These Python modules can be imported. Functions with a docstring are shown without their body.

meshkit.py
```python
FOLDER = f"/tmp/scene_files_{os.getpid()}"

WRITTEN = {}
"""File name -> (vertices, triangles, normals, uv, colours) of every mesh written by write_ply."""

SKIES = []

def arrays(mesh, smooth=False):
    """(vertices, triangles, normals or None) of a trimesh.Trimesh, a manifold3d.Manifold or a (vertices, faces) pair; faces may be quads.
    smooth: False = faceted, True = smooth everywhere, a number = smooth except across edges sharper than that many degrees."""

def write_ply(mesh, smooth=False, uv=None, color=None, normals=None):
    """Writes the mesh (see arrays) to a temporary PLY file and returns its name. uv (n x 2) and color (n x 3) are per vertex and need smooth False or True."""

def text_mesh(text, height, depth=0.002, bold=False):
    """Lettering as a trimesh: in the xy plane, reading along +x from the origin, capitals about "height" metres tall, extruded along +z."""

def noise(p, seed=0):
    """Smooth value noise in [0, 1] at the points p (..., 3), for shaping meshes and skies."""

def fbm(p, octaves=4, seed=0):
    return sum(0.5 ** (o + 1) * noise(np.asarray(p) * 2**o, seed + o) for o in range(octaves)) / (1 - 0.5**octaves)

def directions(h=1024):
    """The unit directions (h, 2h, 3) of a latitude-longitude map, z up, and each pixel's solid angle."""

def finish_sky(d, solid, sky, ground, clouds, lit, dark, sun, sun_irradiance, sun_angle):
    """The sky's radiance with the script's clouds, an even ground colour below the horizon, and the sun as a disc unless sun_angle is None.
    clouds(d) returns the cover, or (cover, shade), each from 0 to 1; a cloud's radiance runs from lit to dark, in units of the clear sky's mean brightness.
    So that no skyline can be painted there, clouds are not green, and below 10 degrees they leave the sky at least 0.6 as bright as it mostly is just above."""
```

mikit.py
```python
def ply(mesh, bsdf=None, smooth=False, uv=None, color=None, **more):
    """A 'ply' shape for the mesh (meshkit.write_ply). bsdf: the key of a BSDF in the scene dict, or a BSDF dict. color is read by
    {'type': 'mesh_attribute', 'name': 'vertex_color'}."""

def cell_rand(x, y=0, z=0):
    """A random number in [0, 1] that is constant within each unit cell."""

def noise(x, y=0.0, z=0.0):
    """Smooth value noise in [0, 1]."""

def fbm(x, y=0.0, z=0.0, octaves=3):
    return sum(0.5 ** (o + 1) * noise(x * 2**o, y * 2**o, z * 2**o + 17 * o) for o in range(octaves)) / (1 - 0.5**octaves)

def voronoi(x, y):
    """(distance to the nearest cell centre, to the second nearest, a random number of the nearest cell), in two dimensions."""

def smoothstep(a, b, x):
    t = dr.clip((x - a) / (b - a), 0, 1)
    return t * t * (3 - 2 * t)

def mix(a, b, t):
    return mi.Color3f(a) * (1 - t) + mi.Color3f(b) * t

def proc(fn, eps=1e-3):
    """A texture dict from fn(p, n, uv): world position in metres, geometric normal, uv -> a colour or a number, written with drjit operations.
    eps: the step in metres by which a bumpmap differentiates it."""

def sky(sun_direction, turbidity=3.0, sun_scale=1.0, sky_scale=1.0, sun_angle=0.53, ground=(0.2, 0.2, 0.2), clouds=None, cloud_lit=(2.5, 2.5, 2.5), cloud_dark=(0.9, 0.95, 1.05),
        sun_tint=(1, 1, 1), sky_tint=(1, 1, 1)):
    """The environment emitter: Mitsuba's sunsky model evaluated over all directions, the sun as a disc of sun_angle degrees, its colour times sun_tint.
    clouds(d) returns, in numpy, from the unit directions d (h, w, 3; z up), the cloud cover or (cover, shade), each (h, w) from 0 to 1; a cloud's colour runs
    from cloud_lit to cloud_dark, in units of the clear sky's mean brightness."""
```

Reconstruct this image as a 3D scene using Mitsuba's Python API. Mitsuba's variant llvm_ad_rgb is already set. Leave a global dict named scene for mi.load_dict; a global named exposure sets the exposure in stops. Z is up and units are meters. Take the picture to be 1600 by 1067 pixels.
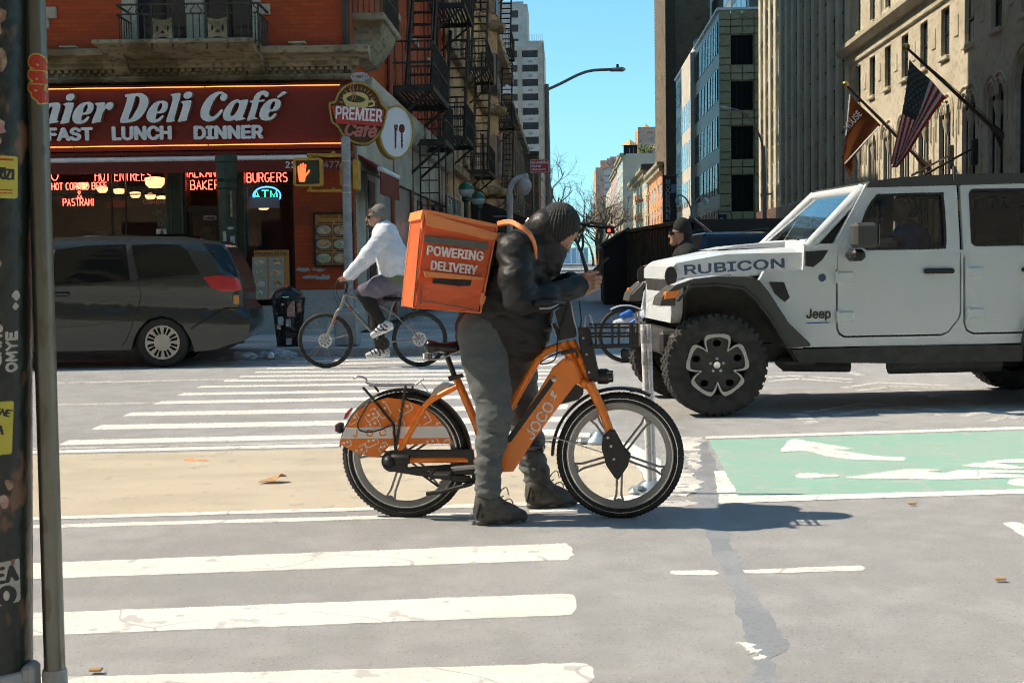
import math, random
import numpy as np, trimesh, drjit as dr, mitsuba as mi, mikit
import shapely, shapely.geometry as sg, shapely.affinity as sa
from shapely.ops import unary_union
from meshkit import text_mesh, noise as mnoise, fbm as mfbm
from mikit import proc, noise, fbm, voronoi, cell_rand, smoothstep, mix
R = random.Random(7)
NR = np.random.default_rng(7)
scene, labels = {}, {}
# ---------------------------------------------------------------- camera, sky, exposure
CAM = np.array([0, 0, 1.32]); F = 2050.0; PITCH = math.atan(124 / F); ROLL = 0.0145
fwd = np.array([0, math.cos(PITCH), -math.sin(PITCH)])
up0 = np.array([0, math.sin(PITCH), math.cos(PITCH)])
cr = np.array([math.cos(ROLL), 0, 0]) - math.sin(ROLL) * up0
cu = np.array([math.sin(ROLL), 0, 0]) + math.cos(ROLL) * up0
T4 = mi.ScalarTransform4f
scene['camera'] = {'type': 'perspective', 'fov': 2 * math.degrees(math.atan(800 / F)), 'fov_axis': 'x', 'near_clip': 0.1, 'far_clip': 4000.0,
                   'to_world': T4().look_at(origin=CAM.tolist(), target=(CAM + fwd).tolist(), up=cu.tolist())}
SUN_EL, SUN_AZ = math.radians(48.5), math.radians(6.0)      # the sun stands to the left, along the avenue, a little beyond the facades
SUN = (-math.cos(SUN_EL) * math.cos(SUN_AZ), math.cos(SUN_EL) * math.sin(SUN_AZ), math.sin(SUN_EL))
scene['sky'] = mikit.sky(SUN, turbidity=2.3, sky_tint=(0.96, 1.42, 1.27), sun_tint=(0.94, 0.985, 1.07), ground=(0.22, 0.21, 0.2))
exposure = 2.05
# ---------------------------------------------------------------- helpers: pixels of the photograph (1600 x 1067) to points of the place
def ray(px, py):
    d = fwd * F + cr * (px - 800) - cu * (py - 533.5)
    return d / np.linalg.norm(d)
def G(px, py, z=0.0):
    d = ray(px, py)
    return CAM + d * ((z - CAM[2]) / d[2])
class Fr:
    """A vertical plane through O; local x runs along it, y into it, z up."""
    def __init__(s, O, ang=0.0):
        a = math.radians(ang); s.O = np.array([O[0], O[1], 0.0]); s.u = np.array([math.cos(a), math.sin(a), 0]); s.w = np.array([-math.sin(a), math.cos(a), 0])
        s.M = np.eye(4); s.M[:3, 0] = s.u; s.M[:3, 1] = s.w; s.M[:3, 3] = s.O
    def q(s, px, py, y=0.0):
        d = ray(px, py); P = CAM + d * (((s.O + s.w * y - CAM) @ s.w) / (d @ s.w))
        return ((P - s.O) @ s.u, P[2])
    def qs(s, pts, y=0.0): return [s.q(a, b, y) for a, b in pts]
    def W(s, m): m = m.copy(); m.apply_transform(s.M); return m
ID = Fr((0, 0), 0)
STREET = math.degrees(math.atan(88 / F))                        # the side street runs 2.5 degrees right of straight ahead
sdir = np.array([math.sin(math.radians(STREET)), math.cos(math.radians(STREET)), 0]); ndir = np.array([sdir[1], -sdir[0], 0])
def SL(l, d): return l * ndir + d * sdir                         # l metres right of the street's line through the camera, d metres along it
AVE = 4.8                                                        # lanes of the avenue, degrees
# ---------------------------------------------------------------- helpers: scene entries
def newkey(k):
    if k not in scene and k not in labels: return k
    i = 1
    while f'{k}_{i:03d}' in scene or f'{k}_{i:03d}' in labels: i += 1
    return f'{k}_{i:03d}'
_cnt = {}
def numbered(k):
    if k not in _cnt: _cnt[k] = 0; return newkey(k)
    while True:
        _cnt[k] += 1; kk = f'{k}_{_cnt[k]:03d}'
        if kk not in scene and kk not in labels: return kk
def thing(name, label, cat, group=None):
    k = numbered(name); labels[k] = {'label': label, 'category': cat}
    if group: labels[k]['group'] = group
    return k
def obj(name, mesh, m, parent=None, smooth=False, label=None, cat=None, group=None, kind=None, fr=None, uv=None, **more):
    if isinstance(mesh, (list, tuple)) and len(mesh) and isinstance(mesh[0], trimesh.Trimesh): mesh = cat_(mesh)
    if fr is not None: mesh = fr.W(mesh)
    k = numbered((parent + '__' if parent else '') + name)
    scene[k] = mikit.ply(mesh, m, smooth=smooth, uv=uv, **more)
    L = {a: b for a, b in (('label', label), ('category', cat), ('group', group), ('kind', kind)) if b}
    if L: labels[k] = L
    return k
def again(src, name, parent, mat4, **more):
    k = numbered((parent + '__' if parent else '') + name)
    scene[k] = {**scene[src], 'to_world': T4(mat4), **more}
    return k
def cat_(ms): return trimesh.util.concatenate([m for m in ms if m is not None and len(m.faces)])
def TM(v, f): return trimesh.Trimesh(np.asarray(v, float), np.asarray(f, int), process=False)
# ---------------------------------------------------------------- helpers: shapes
_B = trimesh.creation.box((1, 1, 1))
def bx(x0, x1, y0, y1, z0, z1):
    m = _B.copy(); m.vertices = (m.vertices + 0.5) * [x1 - x0, y1 - y0, z1 - z0] + [x0, y0, z0]; return m
def rbx(x0, x1, y0, y1, z0, z1, r=0.01):
    c = np.array([(x0 + x1) / 2, (y0 + y1) / 2, (z0 + z1) / 2]); h = np.array([x1 - x0, y1 - y0, z1 - z0]) / 2; r = min(r, *(h * 0.95)); P = []
    for a in (-1, 1):
        for b in (-1, 1):
            for d in (-1, 1):
                for k in range(3):
                    e = h - r; e[k] = h[k]; P.append(c + e * (a, b, d))
    return trimesh.convex.convex_hull(np.array(P))
def tube(pts, r, n=8, closed=False, cap=True, flat=1.0):
    P = np.asarray(pts, float); N = len(P); r = np.broadcast_to(np.asarray(r, float), (N,))
    t = np.roll(P, -1, 0) - np.roll(P, 1, 0) if closed else np.gradient(P, axis=0)
    t /= np.linalg.norm(t, axis=1, keepdims=True) + 1e-12
    a = np.array([0, 1.0, 0]) if abs(t[0][1]) < 0.9 else np.array([1.0, 0, 0])
    u = np.cross(t[0], a); u /= np.linalg.norm(u); U = [u]
    for i in range(1, N):
        u = U[-1] - t[i] * (U[-1] @ t[i]); U.append(u / (np.linalg.norm(u) + 1e-12))
    U = np.array(U); V = np.cross(t, U); th = np.arange(n) * 2 * math.pi / n
    v = P[:, None] + r[:, None, None] * (np.cos(th)[None, :, None] * U[:, None] + flat * np.sin(th)[None, :, None] * V[:, None])
    v = v.reshape(-1, 3); f = []
    k = N if closed else N - 1
    i, j = np.meshgrid(np.arange(k), np.arange(n), indexing='ij'); i2 = (i + 1) % N; j2 = (j + 1) % n
    A, B, C, D = i * n + j, i * n + j2, i2 * n + j2, i2 * n + j
    f = np.concatenate([np.stack([A, B, C], -1).reshape(-1, 3), np.stack([A, C, D], -1).reshape(-1, 3)])
    if cap and not closed:
        v = np.vstack([v, P[:1], P[-1:]]); a0, a1 = N * n, N * n + 1; q = np.arange(n); q2 = (q + 1) % n
        f = np.vstack([f, np.stack([q2, q, q * 0 + a0], 1), np.stack([(N - 1) * n + q, (N - 1) * n + q2, q * 0 + a1], 1)])
    return TM(v, f)
def bar(p, q, r, n=8, r2=None): return tube([p, q], [r, r if r2 is None else r2], n)
def arcpts(cx, cz, r, a0, a1, n, y=0.0, rz=None):
    a = np.radians(np.linspace(a0, a1, n)); return np.stack([cx + r * np.cos(a), np.full(n, y), cz + (rz or r) * np.sin(a)], 1)
def lathe(prof, n=24, c=(0, 0, 0), axis='z'):
    """prof: (radius, height) from bottom to top."""
    P = np.asarray(prof, float); th = np.arange(n) * 2 * math.pi / n; N = len(P)
    v = np.stack([P[:, :1] * np.cos(th), P[:, :1] * np.sin(th), np.repeat(P[:, 1:2], n, 1)], -1).reshape(-1, 3)
    i, j = np.meshgrid(np.arange(N - 1), np.arange(n), indexing='ij'); j2 = (j + 1) % n
    A, B, C, D = i * n + j, i * n + j2, (i + 1) * n + j2, (i + 1) * n + j
    f = np.concatenate([np.stack([A, B, C], -1).reshape(-1, 3), np.stack([A, C, D], -1).reshape(-1, 3)])
    if axis == 'y': v = v[:, [0, 2, 1]] * [1, 1, -1]            # the axis runs along +y
    if axis == 'x': v = v[:, [2, 0, 1]]
    return TM(v + np.asarray(c, float), f)
def sph(c, r, sub=2, s=(1, 1, 1)):
    m = trimesh.creation.icosphere(subdivisions=sub, radius=1.0); m.vertices = m.vertices * (np.asarray(s) * r) + np.asarray(c); return m
def polys(p): return [g for g in getattr(p, 'geoms', [p]) if g.geom_type == 'Polygon' and g.area > 1e-9]
def P2(pts, holes=None): return sg.Polygon(pts, holes).buffer(0)
def ext(p, y0, y1):
    """A shapely polygon (or its points) in local x,z, from y0 to y1."""
    p = p if hasattr(p, 'geom_type') else P2(p); out = []
    for g in polys(p):
        m = trimesh.creation.extrude_polygon(g, abs(y1 - y0), engine='earcut'); v = m.vertices
        out.append(TM(np.stack([v[:, 0], max(y0, y1) - v[:, 2], v[:, 1]], 1), m.faces))
    return cat_(out)
def flat(p, z, n=None):
    """A horizontal sheet; above the ground it gets edges down to it."""
    out = []
    if 0 < z < .05: z *= .45
    if 0 < z < .05: return cat_([trimesh.creation.extrude_polygon(g, z + .002, engine='earcut').apply_translation([0, 0, -.002]) for g in polys(p)])
    for g in polys(p):
        v, f = trimesh.creation.triangulate_polygon(g, engine='earcut'); v = np.column_stack([v, np.full(len(v), z)])
        m = TM(v, f)
        if m.face_normals[:, 2].mean() < 0: m.invert()
        out.append(m)
    return cat_(out)
def spline(pts, n=8, closed=False):
    P = np.asarray(pts, float); N = len(P); out = []
    for i in range(N if closed else N - 1):
        g = (lambda k: P[k % N]) if closed else (lambda k: P[min(max(k, 0), N - 1)])
        a, b, c, d = g(i - 1), g(i), g(i + 1), g(i + 2)
        for t in np.arange(n) / n: out.append(0.5 * (2 * b + (c - a) * t + (2 * a - 5 * b + 4 * c - d) * t * t + (3 * b - a - 3 * c + d) * t ** 3))
    if not closed: out.append(P[-1])
    return np.array(out)
def rrect(x0, z0, x1, z1, r): return sg.box(x0 + r, z0 + r, x1 - r, z1 - r).buffer(r, quad_segs=4)
def oval(cx, cz, rx, rz=None, n=24):
    a = np.arange(n) * 2 * math.pi / n; return sg.Polygon(np.stack([cx + rx * np.cos(a), cz + (rz or rx) * np.sin(a)], 1))
# smooth solids from rounded cones
class Soft:
    def __init__(s): s.p = []
    def cone(s, a, b, ra, rb=None, w=None, k=1.0, sm=0.03):
        """a rounded cone from a to b; w: direction in which it is k times as wide."""
        s.p.append((np.asarray(a, float), np.asarray(b, float), ra, ra if rb is None else rb, None if w is None else np.asarray(w, float) / np.linalg.norm(w), k, sm, 1)); return s
    def chain(s, pts, rs, **q):
        for i in range(len(pts) - 1): s.cone(pts[i], pts[i + 1], rs[i], rs[i + 1], **q)
        return s
    def cut(s, a, b, ra, rb=None, sm=0.01): s.p.append((np.asarray(a, float), np.asarray(b, float), ra, ra if rb is None else rb, None, 1.0, sm, -1)); return s
    def mesh(s, h=0.01, wob=None):
        lo = np.min([np.minimum(a, b) - max(ra, rb) * max(1, k) for a, b, ra, rb, w, k, sm, sg_ in s.p if sg_ > 0], 0) - 0.05
        hi = np.max([np.maximum(a, b) + max(ra, rb) * max(1, k) for a, b, ra, rb, w, k, sm, sg_ in s.p if sg_ > 0], 0) + 0.05
        n = np.ceil((hi - lo) / h).astype(int) + 1; D = np.full(n, 0.3, np.float32); ax = [lo[i] + h * np.arange(n[i]) for i in range(3)]
        for a, b, ra, rb, w, k, sm, sign in s.p:
            m = max(ra, rb) * max(1, k) + 2 * sm + 2 * h + 0.02
            i0 = np.clip(((np.minimum(a, b) - m - lo) / h).astype(int), 0, n - 1); i1 = np.clip(((np.maximum(a, b) + m - lo) / h).astype(int) + 2, 1, n)
            X = np.stack(np.meshgrid(*[ax[i][i0[i]:i1[i]] for i in range(3)], indexing='ij'), -1)
            d = b - a; L = d @ d; q = X - a; t = np.clip(q @ d / L, 0, 1) if L > 1e-12 else np.zeros(X.shape[:3]); e = q - t[..., None] * d
            if w is not None: e = e - ((e @ w) * (1 - 1 / k))[..., None] * w
            v = np.sqrt((e * e).sum(-1)) - (ra + (rb - ra) * t)
            S = tuple(slice(i0[i], i1[i]) for i in range(3)); o = D[S]
            if sign > 0:
                hh = np.clip(0.5 + 0.5 * (o - v) / sm, 0, 1); D[S] = o * (1 - hh) + v * hh - sm * hh * (1 - hh)
            else: D[S] = np.maximum(o, -v)
        if wob is not None:
            near = np.abs(D) < 0.06; ii = np.argwhere(near); D[near] += wob(lo + ii * h).astype(np.float32)
        return nets(D, lo, h)
def nets(D, lo, h):
    ins = D < 0; n = np.array(D.shape); acc = np.zeros((*(n - 1), 3), np.float32); cnt = np.zeros(n - 1, np.float32)
    c = [(i, j, k) for i in (0, 1) for j in (0, 1) for k in (0, 1)]
    sl = lambda o: tuple(slice(o[i], n[i] - 1 + o[i]) for i in range(3))
    for a in c:
        for ax in range(3):
            if a[ax]: continue
            b = list(a); b[ax] = 1; fa, fb = D[sl(a)], D[sl(b)]; m = (fa < 0) != (fb < 0); t = np.where(m, fa / np.where(m, fa - fb, 1), 0)
            for i in range(3): acc[..., i] += m * (a[i] + (t if i == ax else 0))
            cnt += m
    use = cnt > 0; idx = np.full(n - 1, -1); idx[use] = np.arange(use.sum())
    v = lo + h * (np.argwhere(use) + acc[use] / cnt[use][:, None]); fs = []
    for ax in range(3):
        o, p = [(1, 2), (2, 0), (0, 1)][ax]; s0 = [slice(1, -1)] * 3; s0[ax] = slice(0, -1); s1 = list(s0); s1[ax] = slice(1, None)
        A, B = ins[tuple(s0)], ins[tuple(s1)]; e = np.argwhere(A != B); flip = A[A != B]
        off = np.ones(3, int); off[ax] = 0; e = e + off
        def cell(do, dp):
            q = e.copy(); q[:, o] -= do; q[:, p] -= dp; return idx[q[:, 0], q[:, 1], q[:, 2]]
        q = np.stack([cell(1, 1), cell(0, 1), cell(0, 0), cell(1, 0)], 1); q[~flip] = q[~flip][:, ::-1]
        fs += [q[:, [0, 1, 2]], q[:, [0, 2, 3]]]
    return TM(v, np.concatenate(fs))
# ---------------------------------------------------------------- single-stroke capitals for neon tubes and hand lettering (box 1 wide, 1 tall)
_A = lambda cx, cy, rx, ry, a0, a1, n=9: [(cx + rx * math.cos(math.radians(a)), cy + ry * math.sin(math.radians(a))) for a in np.linspace(a0, a1, n)]
STROKE = {'A': [[(0, 0), (.5, 1), (1, 0)], [(.18, .36), (.82, .36)]], 'B': [[(0, 0), (0, 1), (.6, 1)] + _A(.6, .76, .3, .24, 90, -90) + [(0, .52)], [(.6, .52)] + _A(.62, .26, .36, .26, 90, -90) + [(0, 0)]],
 'C': [_A(.52, .5, .5, .5, 50, 310, 14)], 'D': [[(0, 0), (0, 1), (.4, 1)] + _A(.4, .5, .58, .5, 90, -90, 12) + [(0, 0)]], 'E': [[(.9, 1), (0, 1), (0, 0), (.9, 0)], [(0, .52), (.75, .52)]],
 'F': [[(.9, 1), (0, 1), (0, 0)], [(0, .52), (.75, .52)]], 'G': [_A(.52, .5, .5, .5, 50, 340, 14) + [(1, .45), (.6, .45)]], 'H': [[(0, 0), (0, 1)], [(1, 0), (1, 1)], [(0, .5), (1, .5)]], 'I': [[(.5, 0), (.5, 1)]],
 'K': [[(0, 0), (0, 1)], [(.9, 1), (0, .45), (.95, 0)]], 'L': [[(0, 1), (0, 0), (.85, 0)]], 'M': [[(0, 0), (.05, 1), (.5, .25), (.95, 1), (1, 0)]], 'N': [[(0, 0), (0, 1), (1, 0), (1, 1)]], 'O': [_A(.5, .5, .5, .5, 90, 450, 18)],
 'P': [[(0, 0), (0, 1), (.55, 1)] + _A(.58, .73, .36, .27, 90, -90) + [(0, .46)]], 'R': [[(0, 0), (0, 1), (.55, 1)] + _A(.58, .74, .36, .26, 90, -90) + [(0, .48)], [(.5, .48), (.95, 0)]],
 'S': [_A(.5, .76, .42, .24, 40, 270, 10) + _A(.5, .26, .46, .26, 90, -140, 10)], 'T': [[(0, 1), (1, 1)], [(.5, 1), (.5, 0)]], 'U': [[(0, 1), (0, .35)] + _A(.5, .35, .5, .35, 180, 360, 10) + [(1, 1)]], 'V': [[(0, 1), (.5, 0), (1, 1)]],
 'W': [[(0, 1), (.25, 0), (.5, .75), (.75, 0), (1, 1)]], 'Y': [[(0, 1), (.5, .5), (1, 1)], [(.5, .5), (.5, 0)]], 'Z': [[(0, 1), (1, 1), (0, 0), (1, 0)]], 'X': [[(0, 1), (1, 0)], [(0, 0), (1, 1)]],
 '&': [[(1, 0), (.2, .78)] + _A(.45, .82, .25, .18, 190, -20, 8) + [(.1, .35)] + _A(.42, .24, .36, .24, 160, 340, 8) + [(.95, .5)]], '!': [[(.5, 1), (.5, .3)], [(.5, .08), (.5, 0)]]}
def strokes(text, w, h, gap=.35, x0=0, z0=0):
    """polylines (x, z) of the text, capitals w wide and h tall."""
    out, x = [], x0
    for ch in text:
        if ch == ' ': x += w * .8; continue
        k = .35 if ch in 'I!' else 1
        for s in STROKE[ch]: out.append([(x + (a - (.33 if k < 1 else 0)) * w, z0 + b * h) for a, b in s])
        x += w * (k + gap)
    return out, x - w * gap
def neon(text, x0, z0, x1, h, y, r=.0085):
    _, e = strokes(text, 1, 1); w = (x1 - x0) / e; st, _ = strokes(text, w, h, x0=x0, z0=z0)
    return cat_([tube([(a, y, b) for a, b in s], r, 6) for s in st])
def inked(text, w, h, t, gap=.35):
    """hand lettering as a shapely area."""
    st, e = strokes(text, w, h, gap); return unary_union([sg.LineString(s).buffer(t, quad_segs=3) for s in st]), e
def letters(text, h, y0, x, z, wide=1.0, bold=True, shear=0.0, depth=.01, ang=0.0, fit=None):
    """solid upright lettering in local x,z facing -y; fit: total width."""
    m = text_mesh(text, h, depth, bold); v = m.vertices.copy()
    if fit: wide = fit / (v[:, 0].max() - v[:, 0].min())
    v[:, 0] -= v[:, 0].min(); v[:, 0] *= wide; v[:, 0] += shear * v[:, 1]
    a = math.radians(ang); X = v[:, 0] * math.cos(a) - v[:, 1] * math.sin(a); Z = v[:, 0] * math.sin(a) + v[:, 1] * math.cos(a)
    return TM(np.stack([x + X, y0 - v[:, 2], z + Z], 1), m.faces)
# ---------------------------------------------------------------- materials
def mat(name, col, rough=.5, metal=0.0, two=True, bump=None, bscale=.002, **kw):
    c = {'type': 'rgb', 'value': list(col)} if isinstance(col, (tuple, list)) else proc(col)
    d = {'type': 'principled', 'base_color': c, 'roughness': proc(rough) if callable(rough) else rough, **kw}
    if metal: d['metallic'] = metal
    if bump is not None: d = {'type': 'bumpmap', 'arbitrary': proc(bump[0], bump[1]), 'scale': bscale, 'bsdf': d}
    if two: d = {'type': 'twosided', 'bsdf': d}
    scene['mat_' + name] = d; return 'mat_' + name
def glow(rgb): return {'type': 'area', 'radiance': {'type': 'rgb', 'value': list(rgb)}}
def spotty(a, b, s, lo=.35, hi=.65, oct=3, c=None, s2=40, k=.3):
    """two colours in patches of noise, with a finer grain of c on top."""
    def fn(p, n, uv):
        t = smoothstep(lo, hi, fbm(p.x * s, p.y * s, p.z * s, oct)); r = mix(a, b, t)
        return r if c is None else mix(r, c, k * smoothstep(.55, .8, noise(p.x * s2, p.y * s2, p.z * s2)))
    return fn
# ---------------------------------------------------------------- common materials
def f_asphalt(p, n, uv):
    g = noise(p.x * 160, p.y * 160); big = fbm(p.x * .9, p.y * .9, 0, 3); mid = fbm(p.x * 7, p.y * 7, 3, 3)
    c = mix((.29, .288, .28), (.35, .347, .338), smoothstep(.3, .7, big * .5 + mid * .5))
    c = mix(c, (.16, .157, .15), .45 * smoothstep(.7, .92, g)); c = mix(c, (.46, .45, .43), .45 * smoothstep(.83, .97, noise(p.x * 110 + 40, p.y * 110)))
    return mix(c, (.22, .215, .205), .3 * smoothstep(.66, .84, fbm(p.x * 2.1 + 9, p.y * .5, 5, 4)))
def f_asphalt_b(p, n, uv): return noise(p.x * 140, p.y * 140) * .7 + noise(p.x * 60, p.y * 60) * .5
mat('asphalt', f_asphalt, .62, bump=(f_asphalt_b, 2e-3), bscale=.0035, specular=.5)
mat('slick', spotty((.25, .26, .275), (.31, .315, .32), 3.0, c=(.16, .16, .16), s2=120), .3, specular=.8)
def f_paint(base, dirt, und, k=.62, ck=.6):
    def fn(p, n, uv):
        w = fbm(p.x * 11, p.y * 11, 1, 4); c = mix(base, dirt, smoothstep(.35, .75, fbm(p.x * 1.6, p.y * 4, 2, 3)))
        a, b, r = voronoi(p.x * 1.3 + .4 * noise(p.x * 5, p.y * 5), p.y * 2.2 + .4 * noise(p.x * 5 + 7, p.y * 5))
        c = mix(c, tuple(.7 * q for q in und), ck * (1 - smoothstep(.004, .024, b - a)) * smoothstep(.3, .5, noise(p.x * 2, p.y * 2, 7)))
        c = mix(c, und, .5 * smoothstep(.78, .9, noise(p.x * 130, p.y * 130)))
        return mix(c, und, .7 * smoothstep(k + .06, k + .16, w))
    return fn
mat('road_white', f_paint((.72, .705, .645), (.66, .64, .58), (.42, .41, .39)), .6)
mat('worn_white', f_paint((.62, .61, .56), (.5, .48, .44), (.2, .19, .18), .47), .6)
mat('thin_white', f_paint((.5, .49, .46), (.42, .41, .38), (.2, .19, .18), .55), .6)
mat('tan_paint', f_paint((.51, .45, .34), (.46, .40, .30), (.37, .34, .28), .64, .2), .6, bump=(f_asphalt_b, 2e-3), bscale=.002)
mat('green_paint', f_paint((.255, .43, .345), (.29, .42, .345), (.38, .41, .37), .56, .15), .6, bump=(f_asphalt_b, 2e-3), bscale=.002)
mat('concrete', spotty((.3, .29, .27), (.4, .39, .365), 1.2, c=(.2, .19, .18), s2=30), .75)
mat('kerb_steel', spotty((.28, .28, .27), (.36, .35, .33), 2, c=(.15, .14, .13), s2=30), .6)
mat('black', (.012, .012, .012), .5); mat('black_gloss', (.01, .01, .011), .22); mat('rubber', (.018, .018, .017), .72); mat('dark_metal', (.03, .029, .027), .4)
mat('steel', (.5, .5, .5), .32, 1.0); mat('alu', (.42, .42, .41), .38, .85); mat('chrome', (.7, .7, .7), .12, 1.0); mat('white_pl', (.7, .7, .68), .4); mat('grey_pl', (.25, .25, .25), .5)
mat('gold', (.6, .4, .12), .3, 1.0); mat('red_lens', (.42, .015, .02), .12, clearcoat=1.0); mat('amber_lens', (.75, .2, .02), .15, clearcoat=1.0)
mat('dark_glass', (.009, .01, .01), .04, specular=.5); mat('window_glass', (.035, .042, .048), .05, specular=.8)
scene['mat_clear'] = {'type': 'thindielectric', 'int_ior': 1.5}
mat('skin', (.42, .225, .145), .55, two=False); mat('skin_b', (.34, .19, .13), .55, two=False)
# ---------------------------------------------------------------- the ground: asphalt to the horizon, far pavement with a kerb, painted markings
obj('asphalt_road', flat(sg.box(-1500, -200, 1500, 2500), 0.0), 'mat_asphalt', kind='structure', label='grey sunlit asphalt of the avenue and the side street')
road = 'asphalt_road'
KERB = 18.85
def poly_px(px): return P2([G(a, b)[:2] for a, b in px])
def wear(p, amp=.0035, step=.05):
    """slightly uneven paint edges"""
    out = []
    for g in polys(p):
        L = g.exterior.length; n = max(8, int(L / step)); c = np.array([g.exterior.interpolate(i / n, normalized=True).coords[0] for i in range(n)])
        out.append(P2(c + NR.normal(0, amp, c.shape)))
    return unary_union(out)
def mark(name, px, m='road_white', z=.004, amp=.0035, lab=None, step=.05):
    obj(name, flat(wear(poly_px(px) if not hasattr(px, 'geom_type') else px, amp, step), z), 'mat_' + m, road, label=lab)
def dense_top(a, b, n): return [(a[0] + (b[0] - a[0]) * i / n, a[1] + (b[1] - a[1]) * i / n) for i in range(n + 1)]
lx = lambda x, y0, y1, X: y0 + (y1 - y0) * (X - 100) / 700
# three near crosswalk bars with rounded right ends, running out of the frame on the left
for (t0, t1, b0, b1, e) in ((879, 854, 903, 878, 893), (957, 932.5, 991.5, 964.5, 899), (1058.5, 1041, 1096, 1075, 924)):
    tl, bl = lx(0, t0, t1, -420), lx(0, b0, b1, -420); te, be = lx(0, t0, t1, e), lx(0, b0, b1, e)
    mark('crosswalk_bar', [(-420, tl), (e - 8, te - 2), (e + 2, te + .22 * (be - te)), (e + 2, be - .3 * (be - te)), (e - 8, be), (-420, bl)])
# far bars: left end bottom / top, and y at x = 520 top / bottom
for (xb, yb, xt, yt, t5, b5, ex) in ((91.6, 695.5, 107, 687.7, 678.6, 685, 884), (141, 671.5, 157.6, 664, 657.5, 665, 886), (190, 650.3, 206, 644.5, 638.6, 645, 888), (239, 631.5, 253.5, 627, 621.7, 626.6, 888), (276, 617.8, 287.6, 614, 610.4, 614, 887),
        (306, 605.8, 315, 603.2, 599.6, 602.6, 886), (348, 596.4, 353, 593.8, 592.3, 594.6, 884), (372, 589.2, 377, 587.2, 585.8, 588, 880), (396.5, 582.6, 400, 580.6, 579.8, 581.8, 878), (415, 576.6, 418, 575, 573.6, 575.4, 876), (432, 571.4, 436, 569.9, 567.9, 569.5, 874), (450, 566.3, 454, 565, 562.6, 564.1, 872)):
    f = lambda y0, x0, y5, X: y0 + (y5 - y0) * (X - x0) / (520 - x0)
    mark('crosswalk_bar', [(xt, yt), (ex, f(yt, xt, t5, ex)), (ex - 3, f(yb, xb, b5, ex)), (xb, yb)], amp=.004)
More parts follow.
